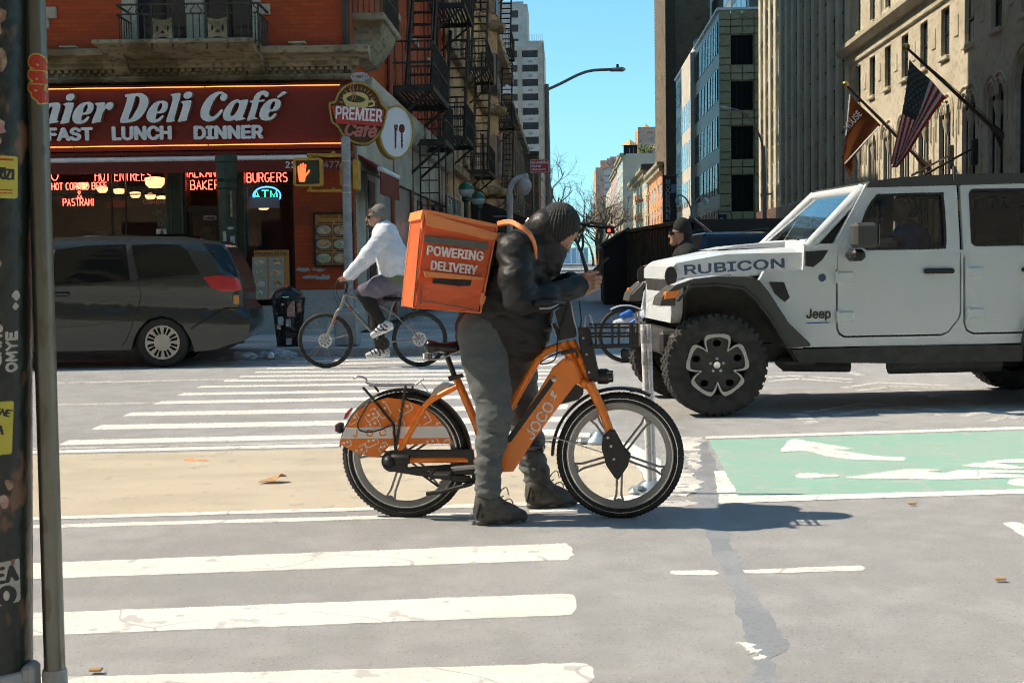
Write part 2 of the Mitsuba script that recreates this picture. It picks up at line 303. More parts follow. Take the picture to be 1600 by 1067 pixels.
# edge lines of the painted kerb extension, and the extension itself with its rounded nose
tan_px = [(-500, 723), (45, 711.5), (282, 707), (520, 701), (800, 694), (935, 692), (979, 709), (1003, 739), (1008, 756), (992, 771), (940, 778), (800, 787), (520, 795), (282, 802), (45, 808), (-500, 823)]
obj('painted_kerb_extension', flat(wear(poly_px(tan_px)), .004), 'mat_tan_paint', road, label='sand coloured painted kerb extension with a rounded nose')
mark('edge_line', [(-500, 717), (45, 705), (520, 693.5), (800, 687.5), (935, 685), (935, 690), (800, 692.5), (520, 698.6), (45, 709.2), (-500, 721.5)], z=.008)
mark('edge_line', [(-500, 708), (45, 700.5), (520, 690), (730, 684.5), (730, 686.5), (520, 692.4), (45, 703), (-500, 710.5)], z=.006, m='thin_white')
mark('edge_line', [(-500, 824), (45, 808.5), (520, 794.5), (800, 786), (940, 779), (992, 772.5), (1000, 777), (930, 787), (800, 791.5), (520, 799.5), (45, 813), (-500, 829.5)], z=.008)
mark('edge_line', [(-500, 836), (45, 820.5), (520, 807.5), (735, 801), (735, 807), (520, 813), (45, 825.5), (-500, 841)])
mark('edge_line', [(828, 797), (905, 792.5), (905, 797.5), (828, 801)])
mark('nose_band', [(935, 684.5), (990, 694), (1030, 718), (1044, 745), (1036, 768), (1008, 784), (960, 790), (992, 772.5), (1010, 757), (1004, 739), (980, 708), (935, 690)], z=.009)
mark('worn_paint', [(1040, 683), (1104, 682), (1100, 690), (1087, 700), (1092, 716), (1094, 735), (1083, 735), (1070, 705), (1058, 700)], m='worn_white', amp=.018)
mark('worn_paint', [(1052, 720), (1075, 733), (1096, 752), (1088, 770), (1060, 776), (1042, 774), (1056, 752)], m='worn_white', amp=.018, z=.010)
mark('worn_paint', [(1020, 783), (1078, 780), (1090, 788), (1062, 793), (1010, 793)], m='worn_white', amp=.018)
# the green cycle lane
obj('green_cycle_lane', flat(wear(poly_px([(1107, 687.5), (1600, 673), (2300, 652), (2300, 748), (1600, 766), (1153.7, 776)])), .004), 'mat_green_paint', road, label='green painted cycle lane with white symbols')
gl = road
mark('lane_line', [(1102, 682.4), (1600, 667), (2300, 645.5), (2300, 650), (1600, 671), (1102, 686)], z=.008)
mark('lane_line', [(1124, 776), (1300, 773), (1600, 764.5), (2300, 744), (2300, 750), (1600, 771.5), (1300, 781), (1123, 787.5)], z=.008)
mark('lane_line', [(1116, 736.5), (1131, 735), (1154, 776), (1123, 776.5)], z=.009)
z6 = lambda *p: [(1000 + a / 2.6667, 560 + b / 2.6667) for a, b in p]
mark('arrow_marking', z6((580, 393), (625, 338), (660, 340), (890, 378), (855, 382), (795, 380), (900, 397), (1000, 410), (1108, 414), (1100, 428), (900, 424), (780, 409), (700, 388), (660, 389)), z=.012)
mark('cyclist_marking', z6((645, 490), (660, 482), (700, 479), (745, 481), (752, 487), (800, 483), (832, 488), (828, 494), (800, 497), (755, 496), (735, 501), (690, 502), (655, 498)), z=.012)
mark('cyclist_marking', z6((855, 498), (1120, 462), (1258, 465), (1250, 472), (1190, 473), (1265, 483), (1330, 465), (1610, 470), (1610, 479), (1430, 480), (1610, 488), (1610, 497), (1480, 500), (1300, 507), (860, 501)), z=.012)
mark('cyclist_marking', z6((1345, 450), (1400, 437), (1470, 436), (1600, 456), (1590, 463), (1500, 460)), z=.012)
mark('cyclist_marking', z6((1440, 432), (1500, 424), (1680, 420), (1680, 434), (1500, 438)), z=.012)
wc = poly_px(z6(*[(1640 + 110 * math.cos(a), 517 + 19 * math.sin(a)) for a in np.linspace(0, 2 * math.pi, 30)[:-1]]))
mark('cyclist_marking', wc.difference(sa.scale(wc, .62, .62)) if False else wc, z=.012)
for pts in (((680, 222), (930, 183), (1270, 213), (1270, 220), (935, 190), (710, 226)), ((730, 245), (975, 207), (1255, 234), (1255, 240), (980, 215), (770, 249)), ((620, 230), (690, 229), (747, 268), (690, 271)),
        ((535, 75), (640, 70), (885, 85), (885, 90), (645, 76), (535, 82)), ((535, 93), (645, 80), (885, 97), (885, 102), (650, 88), (540, 98)), ((828, 121), (990, 97), (1285, 110), (1285, 115), (1000, 104), (865, 125)), ((888, 134), (1050, 113), (1368, 123), (1366, 128), (1060, 120), (920, 138)),
        ((855, 56), (890, 56), (942, 70), (905, 72)), ((1118, 132), (1160, 132), (1252, 158), (1210, 161)), ((1322, 240), (1400, 221), (1640, 224), (1640, 230), (1420, 230), (1370, 243)), ((1390, 210), (1440, 208), (1600, 250), (1560, 254)), ((1420, 264), (1480, 264), (1640, 214), (1580, 212)),
        ((155, 286), (165, 285), (192, 289), (180, 291))):
    mark('chevron_marking', z6(*pts), m='thin_white', amp=.004)
mark('worn_paint', [(1568, 817), (1589, 815), (1640, 837), (1680, 862), (1660, 870), (1600, 839)])
mark('lane_dash', [(1047.5, 891.8), (1117, 891), (1126, 898), (1050, 898.5)]); mark('lane_dash', [(1160, 890.5), (1345, 883.5), (1355, 888.5), (1345, 892), (1165, 896.5)])
for y0, y1, x1, th in ((600, 591.6, 372, 1.6), (633, 628.6, 245, 1.8)):
    mark('lane_line', [(-500, y0 + 10), (x1, y1), (x1, y1 + th), (-500, y0 + 11.5 + th)], m='thin_white', amp=.003)
for (a, b) in ((300, 718), (318, 719)): mark('spilt_paint', [(a - 12, b), (a, b - 2.4), (a + 8, b - .6), (a + 5, b + 2), (a - 8, b + 2)], m='stain', z=.008, amp=.012)
mat('stain', (.6, .33, .15), .6)
# slick filled trench winding across the near lanes
obj('filled_trench', flat(wear(poly_px([(1092, 690), (1106, 690), (1122, 740), (1128, 800), (1142, 850), (1158, 880), (1182, 930), (1196, 945), (1218, 985), (1232, 1008), (1225, 1020), (1205, 1030), (1216, 1062), (1236, 1085), (1130, 1085), (1165, 1064), (1182, 1042), (1180, 1020), (1172, 995), (1152, 960), (1146, 930), (1130, 898), (1112, 860), (1100, 820), (1086, 790), (1082, 745)]), .008), .003), 'mat_slick', road)
for q in ([(1154, 1006), (1172, 1004), (1182, 1011), (1166, 1013)], [(1164, 1015), (1178, 1016), (1186, 1022), (1172, 1023)], [(1180, 1026), (1196, 1024), (1199, 1030), (1184, 1033)]): mark('paint_chip', q, amp=.012, z=.007)
# far pavement: slabs with joints, kerb, and the pavement across the side street; near pavement under the posts
def pavement(name, x0, x1, y0, y1, sx, sy, lab):
    k = obj(name, bx(x0, x1, y0 + .18, y1, -.2, .105), 'mat_concrete', kind='structure', label=lab); i = 0
    for a in np.arange(x0, x1 - .01, sx):
        for b in np.arange(y0 + .18, min(y0 + .18 + 3 * sy, y1) - .01, sy):
            if -12 < a < 16 and i < 110: i += 1; obj('slab', rbx(a + .008, min(a + sx, x1) - .008, b + .008, min(b + sy, y1) - .008, .07, .121 + R.uniform(0, .003), .006), 'mat_concrete', k)
    for a in np.arange(x0, x1 - .01, 2.4): obj('kerb_stone', rbx(a + .005, min(a + 2.4, x1) - .005, y0, y0 + .172, -.1, .124, .015), 'mat_kerb_steel', k)
pavement('corner_pavement', -60, -.75, KERB, 23.0, 1.5, 1.4, 'shaded concrete pavement in front of the corner deli')
pavement('far_pavement', 13.2, 70, KERB + .7, 26, 1.5, 1.4, 'concrete pavement on the far right corner')
lp = [SL(-.9, 23.1), SL(-.9, 150), SL(-3.2, 150), SL(-3.2, 23.1)]
obj('side_street_pavement', ext(P2([p[:2] for p in lp]), 0, .12).apply_transform(np.array([[1, 0, 0, 0], [0, 0, 1, 0], [0, -1, 0, .12], [0, 0, 0, 1]])), 'mat_concrete', kind='structure')
rp = [SL(12.4, 27), SL(12.4, 200), SL(16, 200), SL(16, 27)]
obj('side_street_pavement', ext(P2([p[:2] for p in rp]), 0, .12).apply_transform(np.array([[1, 0, 0, 0], [0, 0, 1, 0], [0, -1, 0, .12], [0, 0, 0, 1]])), 'mat_concrete', kind='structure')
obj('near_pavement', bx(-60, 60, -20, 3.4, -.2, .012), 'mat_concrete', kind='structure')
# ---------------------------------------------------------------- building materials
def f_brick(a, b, mort, bw=.21, bh=.075, along=0):
    def fn(p, n, uv):
        h = p.x + p.y; row = dr.floor(p.z / bh); u = h / bw + .5 * (row - 2 * dr.floor(row / 2)); v = p.z / bh
        fu, fv = u - dr.floor(u), v - dr.floor(v); m = dr.minimum(dr.minimum(fu, 1 - fu) * bw, dr.minimum(fv, 1 - fv) * bh)
        c = mix(a, b, cell_rand(dr.floor(u), row, 1)); c = mix(c, mort, .75 * (1 - smoothstep(.003, .009, m)))
        return mix(c, (.05, .035, .025), .5 * smoothstep(.5, .75, fbm(p.x * .7, p.y * .7, p.z * .9, 4)))
    return fn
mat('deli_brick', f_brick((.38, .05, .008), (.45, .068, .012), (.29, .045, .012)), .55)
mat('red_brick', f_brick((.36, .085, .035), (.44, .12, .05), (.25, .1, .06)), .7)
mat('buff_brick', f_brick((.42, .33, .2), (.52, .42, .27), (.3, .25, .17)), .8)
mat('dark_brick', f_brick((.05, .04, .025), (.075, .06, .035), (.035, .03, .02)), .8)
mat('orange_brick', f_brick((.5, .2, .08), (.6, .26, .11), (.4, .22, .12)), .8)
mat('pink_brick', f_brick((.42, .26, .2), (.5, .33, .26), (.4, .3, .25)), .8)
mat('old_stone', spotty((.34, .30, .2), (.16, .135, .075), 1.8, .38, .68, 4, (.07, .055, .03), 14, .5), .8)
mat('trim_stone', spotty((.5, .47, .38), (.4, .37, .28), 1.5, c=(.25, .22, .15), s2=25), .7)
mat('base_stone', spotty((.36, .36, .33), (.42, .41, .38), 1.2, c=(.25, .24, .22), s2=18), .6)
mat('panel_stone', spotty((.24, .235, .21), (.34, .33, .3), .9, c=(.14, .13, .1), s2=9), .3)
mat('maroon', (.2, .016, .009), .5); mat('maroon_b', (.13, .012, .008), .5); mat('letter_white', (.82, .83, .82), .4); mat('letter_edge', (.2, .15, .09), .5)
mat('iron', spotty((.03, .03, .022), (.055, .05, .035), 6), .6); mat('green_iron', spotty((.012, .03, .016), (.02, .045, .025), 5), .4); mat('frame_dark', (.022, .02, .015), .4)
mat('interior', (.16, .12, .085), .8); mat('cream', (.55, .47, .36), .6); mat('wood_dark', (.10, .055, .03), .5)
mat('tube_red', (.3, .02, .02), .3); mat('tube_green', (.02, .3, .15), .3); mat('tube_blue', (.02, .05, .4), .3); mat('tube_amber', (.5, .3, .1), .3); mat('lamp', (.8, .7, .5), .5)
# ---------------------------------------------------------------- the corner deli, facade parallel to the avenue
D = Fr((0, 23.0)); q = D.q
def X(px, py=200, y=0): return D.q(px, py, y)[0]
def Z(px, py, y=0): return D.q(px, py, y)[1]
XR = X(550); XL = -16.0
deli = thing('corner_building', 'red painted brick corner building with a stone cornice above the deli', 'building')
ZC0, ZC1 = Z(480, 126), Z(480, 77)                  # cornice
open_ = [rrect(X(-80), .7, X(283), Z(300, 256), .001), sg.box(X(287), .12, X(336), Z(300, 256)), sg.box(X(379), .62, X(455), Z(420, 256))]
win2 = [sg.box(X(219), Z(250, 71), X(296), 9.2), sg.box(X(323), Z(350, 69), X(400), 9.2)]
wall = sg.box(XL, 0.1, XR, 38).difference(unary_union(open_ + win2 + [sg.box(XL, 9.8 + 3.4 * k, XL + .01, 10) for k in range(3)]))
up = [sg.box(x, z, x + 1.15, z + 2.0) for z in (10.6, 14.0, 17.4) for x in (-14.2, -11.6, -9.3, -6.4, -5.1)]
wall = wall.difference(unary_union(up))
obj('wall', ext(wall.intersection(sg.box(XL, ZC0, XR, 38)), 0, .35), 'mat_deli_brick', deli, fr=D)
obj('shopfront_wall', ext(wall.intersection(sg.box(XL, .1, X(456), ZC0)), .003, .35), 'mat_frame_dark', deli, fr=D)
obj('brick_pier', ext(sg.box(X(456), Z(500, 453), XR, ZC0), 0, .35), 'mat_deli_brick', deli, fr=D)
obj('pier_base', [bx(X(453), XR + .02, -.05, .35, .1, Z(500, 453)), rbx(X(453), XR + .03, -.5, .35, .1, .2, .01)], 'mat_base_stone', deli, fr=D, label='pale stone base under the brick pier')
obj('stall_riser', bx(X(-80), X(283), -.02, .3, .1, .7), 'mat_base_stone', deli, fr=D)
obj('stall_riser', bx(X(379), X(453), -.02, .3, .1, .62), 'mat_base_stone', deli, fr=D)
for w in up:
    x0, z0, x1, z1 = w.bounds
    k = obj('window', bx(x0, x1, .2, .22, z0, z1), 'mat_window_glass', deli, fr=D); obj('sill', rbx(x0 - .1, x1 + .1, -.12, .1, z0 - .15, z0, .01), 'mat_trim_stone', k, fr=D)
# side wall, roof, back
LS = Fr(SL(-3.79, 23.0), 90 - STREET)
obj('roof', bx(XL, XR, .35, 12, 37.6, 37.8), 'mat_dark_metal', deli, fr=D)
# cornice: ledge, band, two rows of dentils, lower band
cor = deli
def prof(x0, x1, pts): return ext_x(pts, x0, x1)
def ext_x(pts, x0, x1):
    """profile points (y, z) swept along local x"""
    m = trimesh.creation.extrude_polygon(P2(pts), x1 - x0, engine='earcut'); v = m.vertices; return TM(np.stack([x0 + v[:, 2], v[:, 0], v[:, 1]], 1), m.faces)
zc = lambda py: Z(480, py)
obj('cornice', [ext_x([(0, zc(94)), (-.22, zc(94)), (-.26, zc(91)), (-.42, zc(88)), (-.45, zc(79)), (-.4, zc(77)), (0, zc(76))], XL, XR + .35), ext_x([(0, zc(106)), (-.14, zc(106)), (-.15, zc(100)), (-.2, zc(97)), (-.2, zc(94.2)), (0, zc(94.2))], XL, XR + .15),
    ext_x([(0, zc(118.2)), (-.07, zc(118.2)), (-.07, zc(106.2)), (0, zc(106.2))], XL, XR + .08), ext_x([(0, zc(127)), (-.2, zc(127)), (-.24, zc(122)), (-.2, zc(118.4)), (0, zc(118.4))], XL, XR + .2)], 'mat_old_stone', deli, fr=D, smooth=25, label='weathered stone cornice with dentils')
i = 0
for r_, (a, b) in enumerate(((112, 106.6), (117.9, 112.3))):
    for j, x in enumerate(np.arange(-9.4, XR, .125)):
        obj('dentil', rbx(x + .0625 * r_, x + .0625 * r_ + .07, -.15 + .04 * r_, -.06, zc(a), zc(b), .008), 'mat_old_stone', deli, fr=D)
# balcony with its railing, window surrounds
bal = obj('balcony', [rbx(X(175), X(417), -1.0, 0, Z(300, 82), Z(300, 75.5), .02), ext_x([(0, Z(300, 97)), (-.35, Z(300, 95)), (-.8, Z(300, 86)), (-.92, Z(300, 82.2)), (0, Z(300, 82.2))], X(180), X(413))], 'mat_old_stone', deli, fr=D)
for a, b in ((189, 210), (395, 418)):
    pr = [(0, Z(a, 121)), (-.18, Z(a, 120)), (-.3, Z(a, 110)), (-.28, Z(a, 103)), (-.5, Z(a, 97)), (-.6, Z(a, 91)), (0, Z(a, 90))]
    obj('bracket', ext_x(pr, X(a), X(b)), 'mat_old_stone', bal, fr=D, smooth=40)
for a, b in ((198, 219), (296, 323), (400, 412)): obj('window_surround', rbx(X(a), X(b), -.08, .2, Z(300, 74), 9.2, .01), 'mat_trim_stone', deli, fr=D)
for b in ((68, 95, 12, 30), (68, 83, 30, 46), (409, 427, 7, 24)): obj('quoin', rbx(X(b[0]), X(b[1]), -.05, .1, Z(b[0], b[3]), Z(b[0], b[2]), .01), 'mat_trim_stone', deli, fr=D)
obj('window_sill', rbx(X(198), X(412), -.14, .2, Z(300, 75.5), Z(300, 70), .01), 'mat_trim_stone', deli, fr=D)
for a, b in ((219, 296), (323, 400)):
    k = obj('window', bx(X(a), X(b), .16, .18, Z(300, 71), 9.2), 'mat_window_glass', deli, fr=D); xm = X((a + b) / 2)
    obj('frame', [bx(X(a), X(a) + .05, .1, .17, Z(300, 71), 9.2), bx(X(b) - .05, X(b), .1, .17, Z(300, 71), 9.2), bx(X(a), X(b), .1, .17, Z(300, 71), Z(300, 67)), bx(xm - .03, xm + .03, .1, .17, Z(300, 71), 9.2)], 'mat_frame_dark', k, fr=D)
Y = -.93; zt, zm, zb = Z(300, 6.5, Y), Z(300, 21.5, Y), Z(300, 65, Y); xa, xb = X(183, 50, Y), X(404, 50, Y); rail = []
for z, t in ((zt, .028), (zm, .022), (zb, .022)):
    rail += [bx(xa, xb, Y - t / 2, Y + t / 2, z - t / 2, z + t / 2)] + [bx(x - t / 2, x + t / 2, Y, 0, z - t / 2, z + t / 2) for x in (xa, xb)]
xs = [205, 216.5, 226, 237, 270, 280, 291, 302, 312, 323, 356, 366.5, 377, 388, 399]
for p_ in xs:
    x = X(p_, 50, Y); rail.append(bar((x, Y, zb - .04), (x, Y, zm), .011, 5)); s = R.choice((-1, 1))
    rail.append(tube([(x + s * .05 * math.sin(t * 2.2) * (1 - t * .25), Y, zm + (zt - zm) * (t / 2.4)) for t in np.linspace(0, 2.4, 8)], .009, 4))
for yy in np.linspace(-.8, -.1, 6):
    for x in (xa, xb): rail.append(bar((x, yy, zb), (x, yy, zm), .011, 5))
for p_ in (237, 270, 323, 356, 410):
    x = min(X(p_, 50, Y), xb); rail.append(bar((x, Y, Z(300, 77, Y)), (x, Y, zt), .018, 5))
obj('railing', rail, 'mat_iron', bal, fr=D)
for a, b in ((239, 269), (325, 355)):
    x0, x1, z0, z1 = X(a, 40, Y), X(b, 40, Y), Z(300, 60, Y), Z(300, 29, Y); cx, cz = (x0 + x1) / 2, (z0 + z1) / 2; w = (x1 - x0) / 2
    p = sg.box(x0, z0, x1, z1).difference(unary_union([oval(cx - w * .55, cz, w * .13, w * .3), oval(cx + w * .55, cz, w * .13, w * .3), oval(cx, cz - w * .35, w * .3, w * .16), oval(cx, z1 + w * .35, w * .95, w * .5), oval(cx, z0 - w * .35, w * .95, w * .5)]))
    obj('cast_panel', [ext(p, Y - .02, Y + .01), sph((cx, Y - .01, cz), w * .22, 1), bar((x0, Y - .02, z0), (x1, Y - .02, z1), .02, 5), bar((x1, Y - .02, z0), (x0, Y - .02, z1), .02, 5)], 'mat_old_stone', bal, fr=D, label='cast ornament panel in the balcony railing')
obj('drainpipe', bar((XR - .06, -.08, ZC0), (XR - .06, -.08, 12), .06, 10), 'mat_iron', deli, fr=D)
for px_, py_ in ((118, 77), (471, 70)): k = obj('floodlight', [rbx(X(px_ - 13), X(px_ + 13), -.3, -.12, Z(px_, py_ + 2), Z(px_, py_ - 1), .01), bx(X(px_ - 5), X(px_ + 6), -.25, -.1, Z(px_, py_ + 5), Z(px_, py_ + 1.5))], 'mat_trim_stone', deli, fr=D)
# interior of the shop: dark room, counter, lit pendant lamps; glass in the openings
room = obj('shop_interior', [bx(XL, XR - .4, 9, 9.1, 0, 4.4), bx(XL, XR - .4, .4, 9, .0, .1), bx(XL, XR - .4, .4, 9, 3.9, 4.0), bx(XL, XL + .1, .4, 9, 0, 4), bx(XR - .5, XR - .4, .4, 9, 0, 4)], 'mat_interior', deli, fr=D)
obj('counter', [bx(-11, -5.2, 4, 4.7, .1, 1.2), bx(-11, -6, 8.2, 8.9, .1, 2.2)], 'mat_wood_dark', deli, fr=D)
lamp_lab = ['lit bowl lamp behind the word CORNED, leftmost in the deli', 'lit bowl lamp behind the word BEEF in the deli', 'lit bowl lamp just right of the word BEEF', 'lit bowl lamp left of the small low ones in the deli', 'largest lit bowl lamp, below the word ENTREES', 'small lit bowl lamp under the largest one', 'small lit bowl lamp beside the dark shop column, left of it', 'lit bowl lamp partly behind the dark shop column, above BAKERY level', 'smallest lit bowl lamp right of the dark shop column', 'lit bowl lamp beside the green iron column', 'lit bowl lamp under the ATM sign']
for (px_, py_, w_, yy) in ((128, 291, 18, 5.5), (160, 297, 17, 5), (186, 300, 17, 4.5), (211.5, 305, 17, 4), (242, 286, 31, 1.0), (235, 307.5, 17, 4), (253, 311, 16, 4.5), (279, 290, 12, 1.4), (280, 314, 8, 3), (366, 286, 14, 1.5), (412, 323, 20, 1.6)):
    x, z = D.q(px_, py_, yy); r = w_ / 2 * (23 + yy) / F
    lk = thing('pendant_lamp', lamp_lab.pop(0), 'lamp', 'lit bowl lamps inside the deli')
    obj('lamp_shade', lathe([(.02, -.55 * r), (.6 * r, -.5 * r), (.92 * r, -.15 * r), (r, .3 * r), (.96 * r, .5 * r), (.3 * r, .62 * r), (.02, .65 * r)], 16, (x, yy, z)), 'mat_lamp', lk, True, fr=D, emitter=glow((.42, .25, .115)))
    obj('cord', bar((x, yy, z + .6 * r), (x, yy, 3.9), .008, 4), 'mat_black', lk, fr=D)
for a, b, z0, y0 in ((-80, 255, .7, 256), (379, 455, .62, 256)): obj('shop_glass', ext(sg.box(X(a), z0, X(b), Z(300, y0)), .1, .1005).slice_plane([0, .1002, 0], [0, -1, 0]) if False else TM([[X(a), .1, z0], [X(b), .1, z0], [X(b), .1, Z(300, y0)], [X(a), .1, Z(300, y0)]], [[0, 1, 2], [0, 2, 3]]), 'mat_clear', deli, fr=D)
obj('shop_column', [rbx(X(256), X(283), -.06, .3, .1, Z(270, 256), .02), rbx(X(259), X(266), -.09, .3, .1, Z(270, 256), .01)], 'mat_green_iron', deli, fr=D)
obj('shop_column', [rbx(X(370), X(379), -.02, .3, .1, Z(370, 256), .01), rbx(X(336), X(340), -.02, .3, .1, Z(340, 256), .01)], 'mat_green_iron', deli, fr=D)
dr_ = obj('door', [bx(X(290), X(334), .15, .2, .15, Z(300, 326)), ext(sg.box(X(288), .12, X(336), Z(300, 330)).difference(sg.box(X(293), .3, X(331), Z(300, 335))), .1, .22), bx(X(284), X(340), .05, .25, Z(300, 332), Z(300, 322))], 'mat_frame_dark', deli, fr=D)
obj('door_glass', bx(X(293), X(331), .13, .14, .3, Z(300, 335)), 'mat_dark_glass', dr_, fr=D)
obj('notice', bx(X(313), X(333), .06, .08, Z(323, 344), Z(323, 337)), 'mat_cream', dr_, fr=D); obj('lettering', letters('OFFICE', .045, .05, X(315), Z(323, 343), fit=X(331) - X(315)), 'mat_black', dr_, fr=D)
obj('door_emblem', [ext(oval(X(316), Z(316, 360), .1, .06), .1, .128), letters('PREMIER', .05, .1, X(305), Z(305, 368), fit=X(327) - X(305))], 'mat_wood_dark', dr_, fr=D)
obj('mullion', [bx(X(p_) - .012, X(p_) + .012, .08, .12, .7, Z(300, 256)) for p_ in (168, 190)] + [bx(X(-80), X(255), .08, .12, Z(100, 305) - .01, Z(100, 305) + .01)], 'mat_frame_dark', deli, fr=D)
# stickers and notices on the glass
wf = thing('window_sticker', 'white WIFI sticker above the letter A notice in the shop window', 'sticker'); x, z = D.q(246, 351, .08)
obj('lettering', [letters('WIFI', .09, .09, X(239), Z(240, 352.5), fit=X(252) - X(239))] + [tube(arcpts(x, z + .13, r, 40, 140, 7, .085), .008, 4) for r in (.04, .075, .11)], 'mat_grey_pl', wf, fr=D)
ga = thing('grade_card', 'white inspection card with a blue letter A in the shop window', 'notice')
obj('card', bx(X(237), X(254), .085, .09, Z(245, 371), Z(245, 358)), 'mat_letter_white', ga, fr=D); mat('navy', (.02, .05, .14), .5)
obj('lettering', letters('A', .1, .083, X(242), Z(245, 368.5), fit=X(249.5) - X(242)), 'mat_navy', ga, fr=D)
for (px0, py0, px1, py1, m_, nm) in ((168, 313, 195, 325, 'maroon', 'red notice board hanging inside the deli by the lamps'), (218, 312, 258, 320, 'wood_dark', 'brown cashier board hanging inside the deli')):
    b_ = thing('hanging_board', nm, 'sign'); obj('panel', bx(D.q(px0, py0, 3)[0], D.q(px1, py0, 3)[0], 3, 3.03, D.q(px0, py1, 3)[1], D.q(px0, py0, 3)[1]), 'mat_' + m_, b_, fr=D)
    if px0 == 218: obj('lettering', letters('CASHIER', .07, 2.99, D.q(224, 318, 3)[0], D.q(224, 318.5, 3)[1], fit=.45), 'mat_cream', b_, fr=D)
# neon signs in the window, tops hidden behind the valance
RED, GRN, BLU = (2.4, .15, .1), (.03, 1.5, .6), (.06, .3, 3)
def neon_sign(text, lab, px0, px1, py_b, h, y=.16, em=RED, m='tube_red'):
    k = thing('neon_sign', lab, 'neon sign'); x0, z0 = D.q(px0, py_b, y); x1 = D.q(px1, py_b, y)[0]
    obj('tube', neon(text, x0, z0, x1, h, y), 'mat_' + m, k, True, fr=D, emitter=glow(em)); return k
hp = 23.15 / F
neon_sign('HOT ENTREES', 'red neon sign reading HOT ENTREES, its top behind the valance', 149, 236, 283.5, 17 * hp)
neon_sign('HOT CORNED BEEF', 'red neon sign reading HOT CORNED BEEF beside the grey post', 81, 167.5, 297, 10.5 * hp)
neon_sign('&', 'small red neon ampersand between two neon lines', 121, 128, 309.5, 10.5 * hp)
neon_sign('PASTRAMI', 'red neon sign reading PASTRAMI, lowest of its group', 99, 147, 322, 11 * hp)
neon_sign('CAPPUCCINO', 'red neon sign mostly hidden behind the two near posts', -42, 91, 284, 17 * hp)
neon_sign('BALKANY', 'red neon word above BAKERY, its top hidden by the valance', 287, 345, 277.5, 16 * hp)
neon_sign('BAKERY', 'red neon sign reading BAKERY, partly behind the green column', 298, 352, 296.5, 14 * hp)
neon_sign('BURGERS', 'red neon sign reading BURGERS to the right of the green column', 386, 449, 285, 14 * hp)
atm = neon_sign('ATM', 'green neon ATM sign inside a blue neon ring', 396, 433, 311.5, 13 * hp, em=GRN, m='tube_green')
xo, zo = D.q(417, 306, .17); obj('ring', tube(arcpts(xo, zo, .24, 20, 385, 26, .17, .155), .013, 6), 'mat_tube_blue', atm, True, fr=D, emitter=glow(BLU))
obj('board', bx(X(384), X(432), .12, .13, Z(400, 325), Z(400, 308)), 'mat_blue_print', atm, fr=D, label='blue printed board behind the neon')
mat('blue_print', (.1, .2, .36), .4)
# the awning sign
aw = thing('awning_sign', 'long maroon sign over the deli front with raised white lettering', 'shop sign'); YA = -.9
zA = lambda py: Z(300, py, YA)
obj('panel', [ext_x([(0, zA(238)), (YA, zA(235)), (YA, zA(136)), (YA + .1, zA(131)), (0, zA(130))], XL, X(531, 200, YA))], 'mat_maroon', aw, fr=D)
obj('lower_trim', [bx(XL, X(545, 240, YA), YA + .03, 0, zA(247), zA(236.5)), bx(XL, X(545, 240, YA), YA - .02, 0, zA(241), zA(239))], 'mat_maroon_b', aw, fr=D)
obj('awning_roller', tube([(XL, YA + .02, zA(248)), (X(484, 240, YA), YA + .02, zA(248))], .042, 10), 'mat_letter_white', aw, True, fr=D, label='white awning roller tube under the sign')
obj('valance', bx(XL, X(545, 250, YA), YA + .02, YA + .04, zA(270), zA(252)), 'mat_maroon_b', aw, fr=D)
obj('tube_light', [tube([(XL if a is None else X(a, 140, YA - .05), YA - .04, Z(300, py_, YA)), (X(b, 140, YA - .05), YA - .04, Z(300, py_, YA))], .009, 6) for py_, segs in ((136.8, ((None, 108.5), (110, 319), (321, 531))), (227.6, ((None, 111), (113, 322), (324, 536)))) for a, b in segs], 'mat_tube_amber', aw, True, fr=D, emitter=glow((.42, .16, .035)))
S8 = 8.894; YL = YA - .07
def glyph(ox, pts, hole=None, sh=(0, 0)):
    t = lambda P: [D.q(ox + (a + sh[0]) / S8, 125 + (b + sh[1]) / S8, YL) for a, b in P]
    p = P2(spline(t(pts), 4, True)); return p.difference(P2(spline(t(hole), 4, True))) if hole else p
E1 = [(1050, 360), (1045, 420), (1010, 470), (950, 492), (900, 495), (880, 540), (885, 565), (910, 560), (950, 525), (975, 512), (992, 525), (975, 560), (930, 600), (870, 620), (800, 615), (760, 580), (748, 530), (765, 460), (810, 390), (870, 335), (940, 312), (1000, 312), (1040, 335)]
E2 = [(950, 350), (965, 365), (960, 405), (930, 455), (905, 455), (910, 410), (930, 370)]
I1 = [(620, 345), (665, 325), (760, 318), (775, 340), (765, 400), (740, 480), (718, 550), (705, 600), (650, 612), (595, 622), (582, 605), (600, 560), (630, 470), (650, 400), (648, 370)]
I2 = [(660, 270), (670, 225), (715, 198), (765, 200), (788, 225), (775, 270), (735, 300), (690, 298)]
NG = [(240, 350), (400, 325), (400, 345), (440, 330), (510, 318), (565, 322), (590, 355), (585, 410), (560, 500), (545, 560), (555, 575), (572, 585), (560, 598), (480, 612), (430, 620), (418, 605), (430, 560), (455, 470), (475, 390), (455, 385), (420, 420), (390, 480), (360, 600), (250, 620), (240, 600), (280, 480), (300, 390), (285, 370)]
RG = [(1060, 345), (1080, 325), (1190, 315), (1210, 335), (1200, 365), (1225, 340), (1260, 315), (1305, 318), (1325, 350), (1310, 400), (1270, 430), (1240, 425), (1225, 405), (1200, 430), (1165, 500), (1145, 590), (1090, 600), (1030, 615), (1020, 595), (1040, 530), (1075, 450), (1090, 390), (1085, 362)]
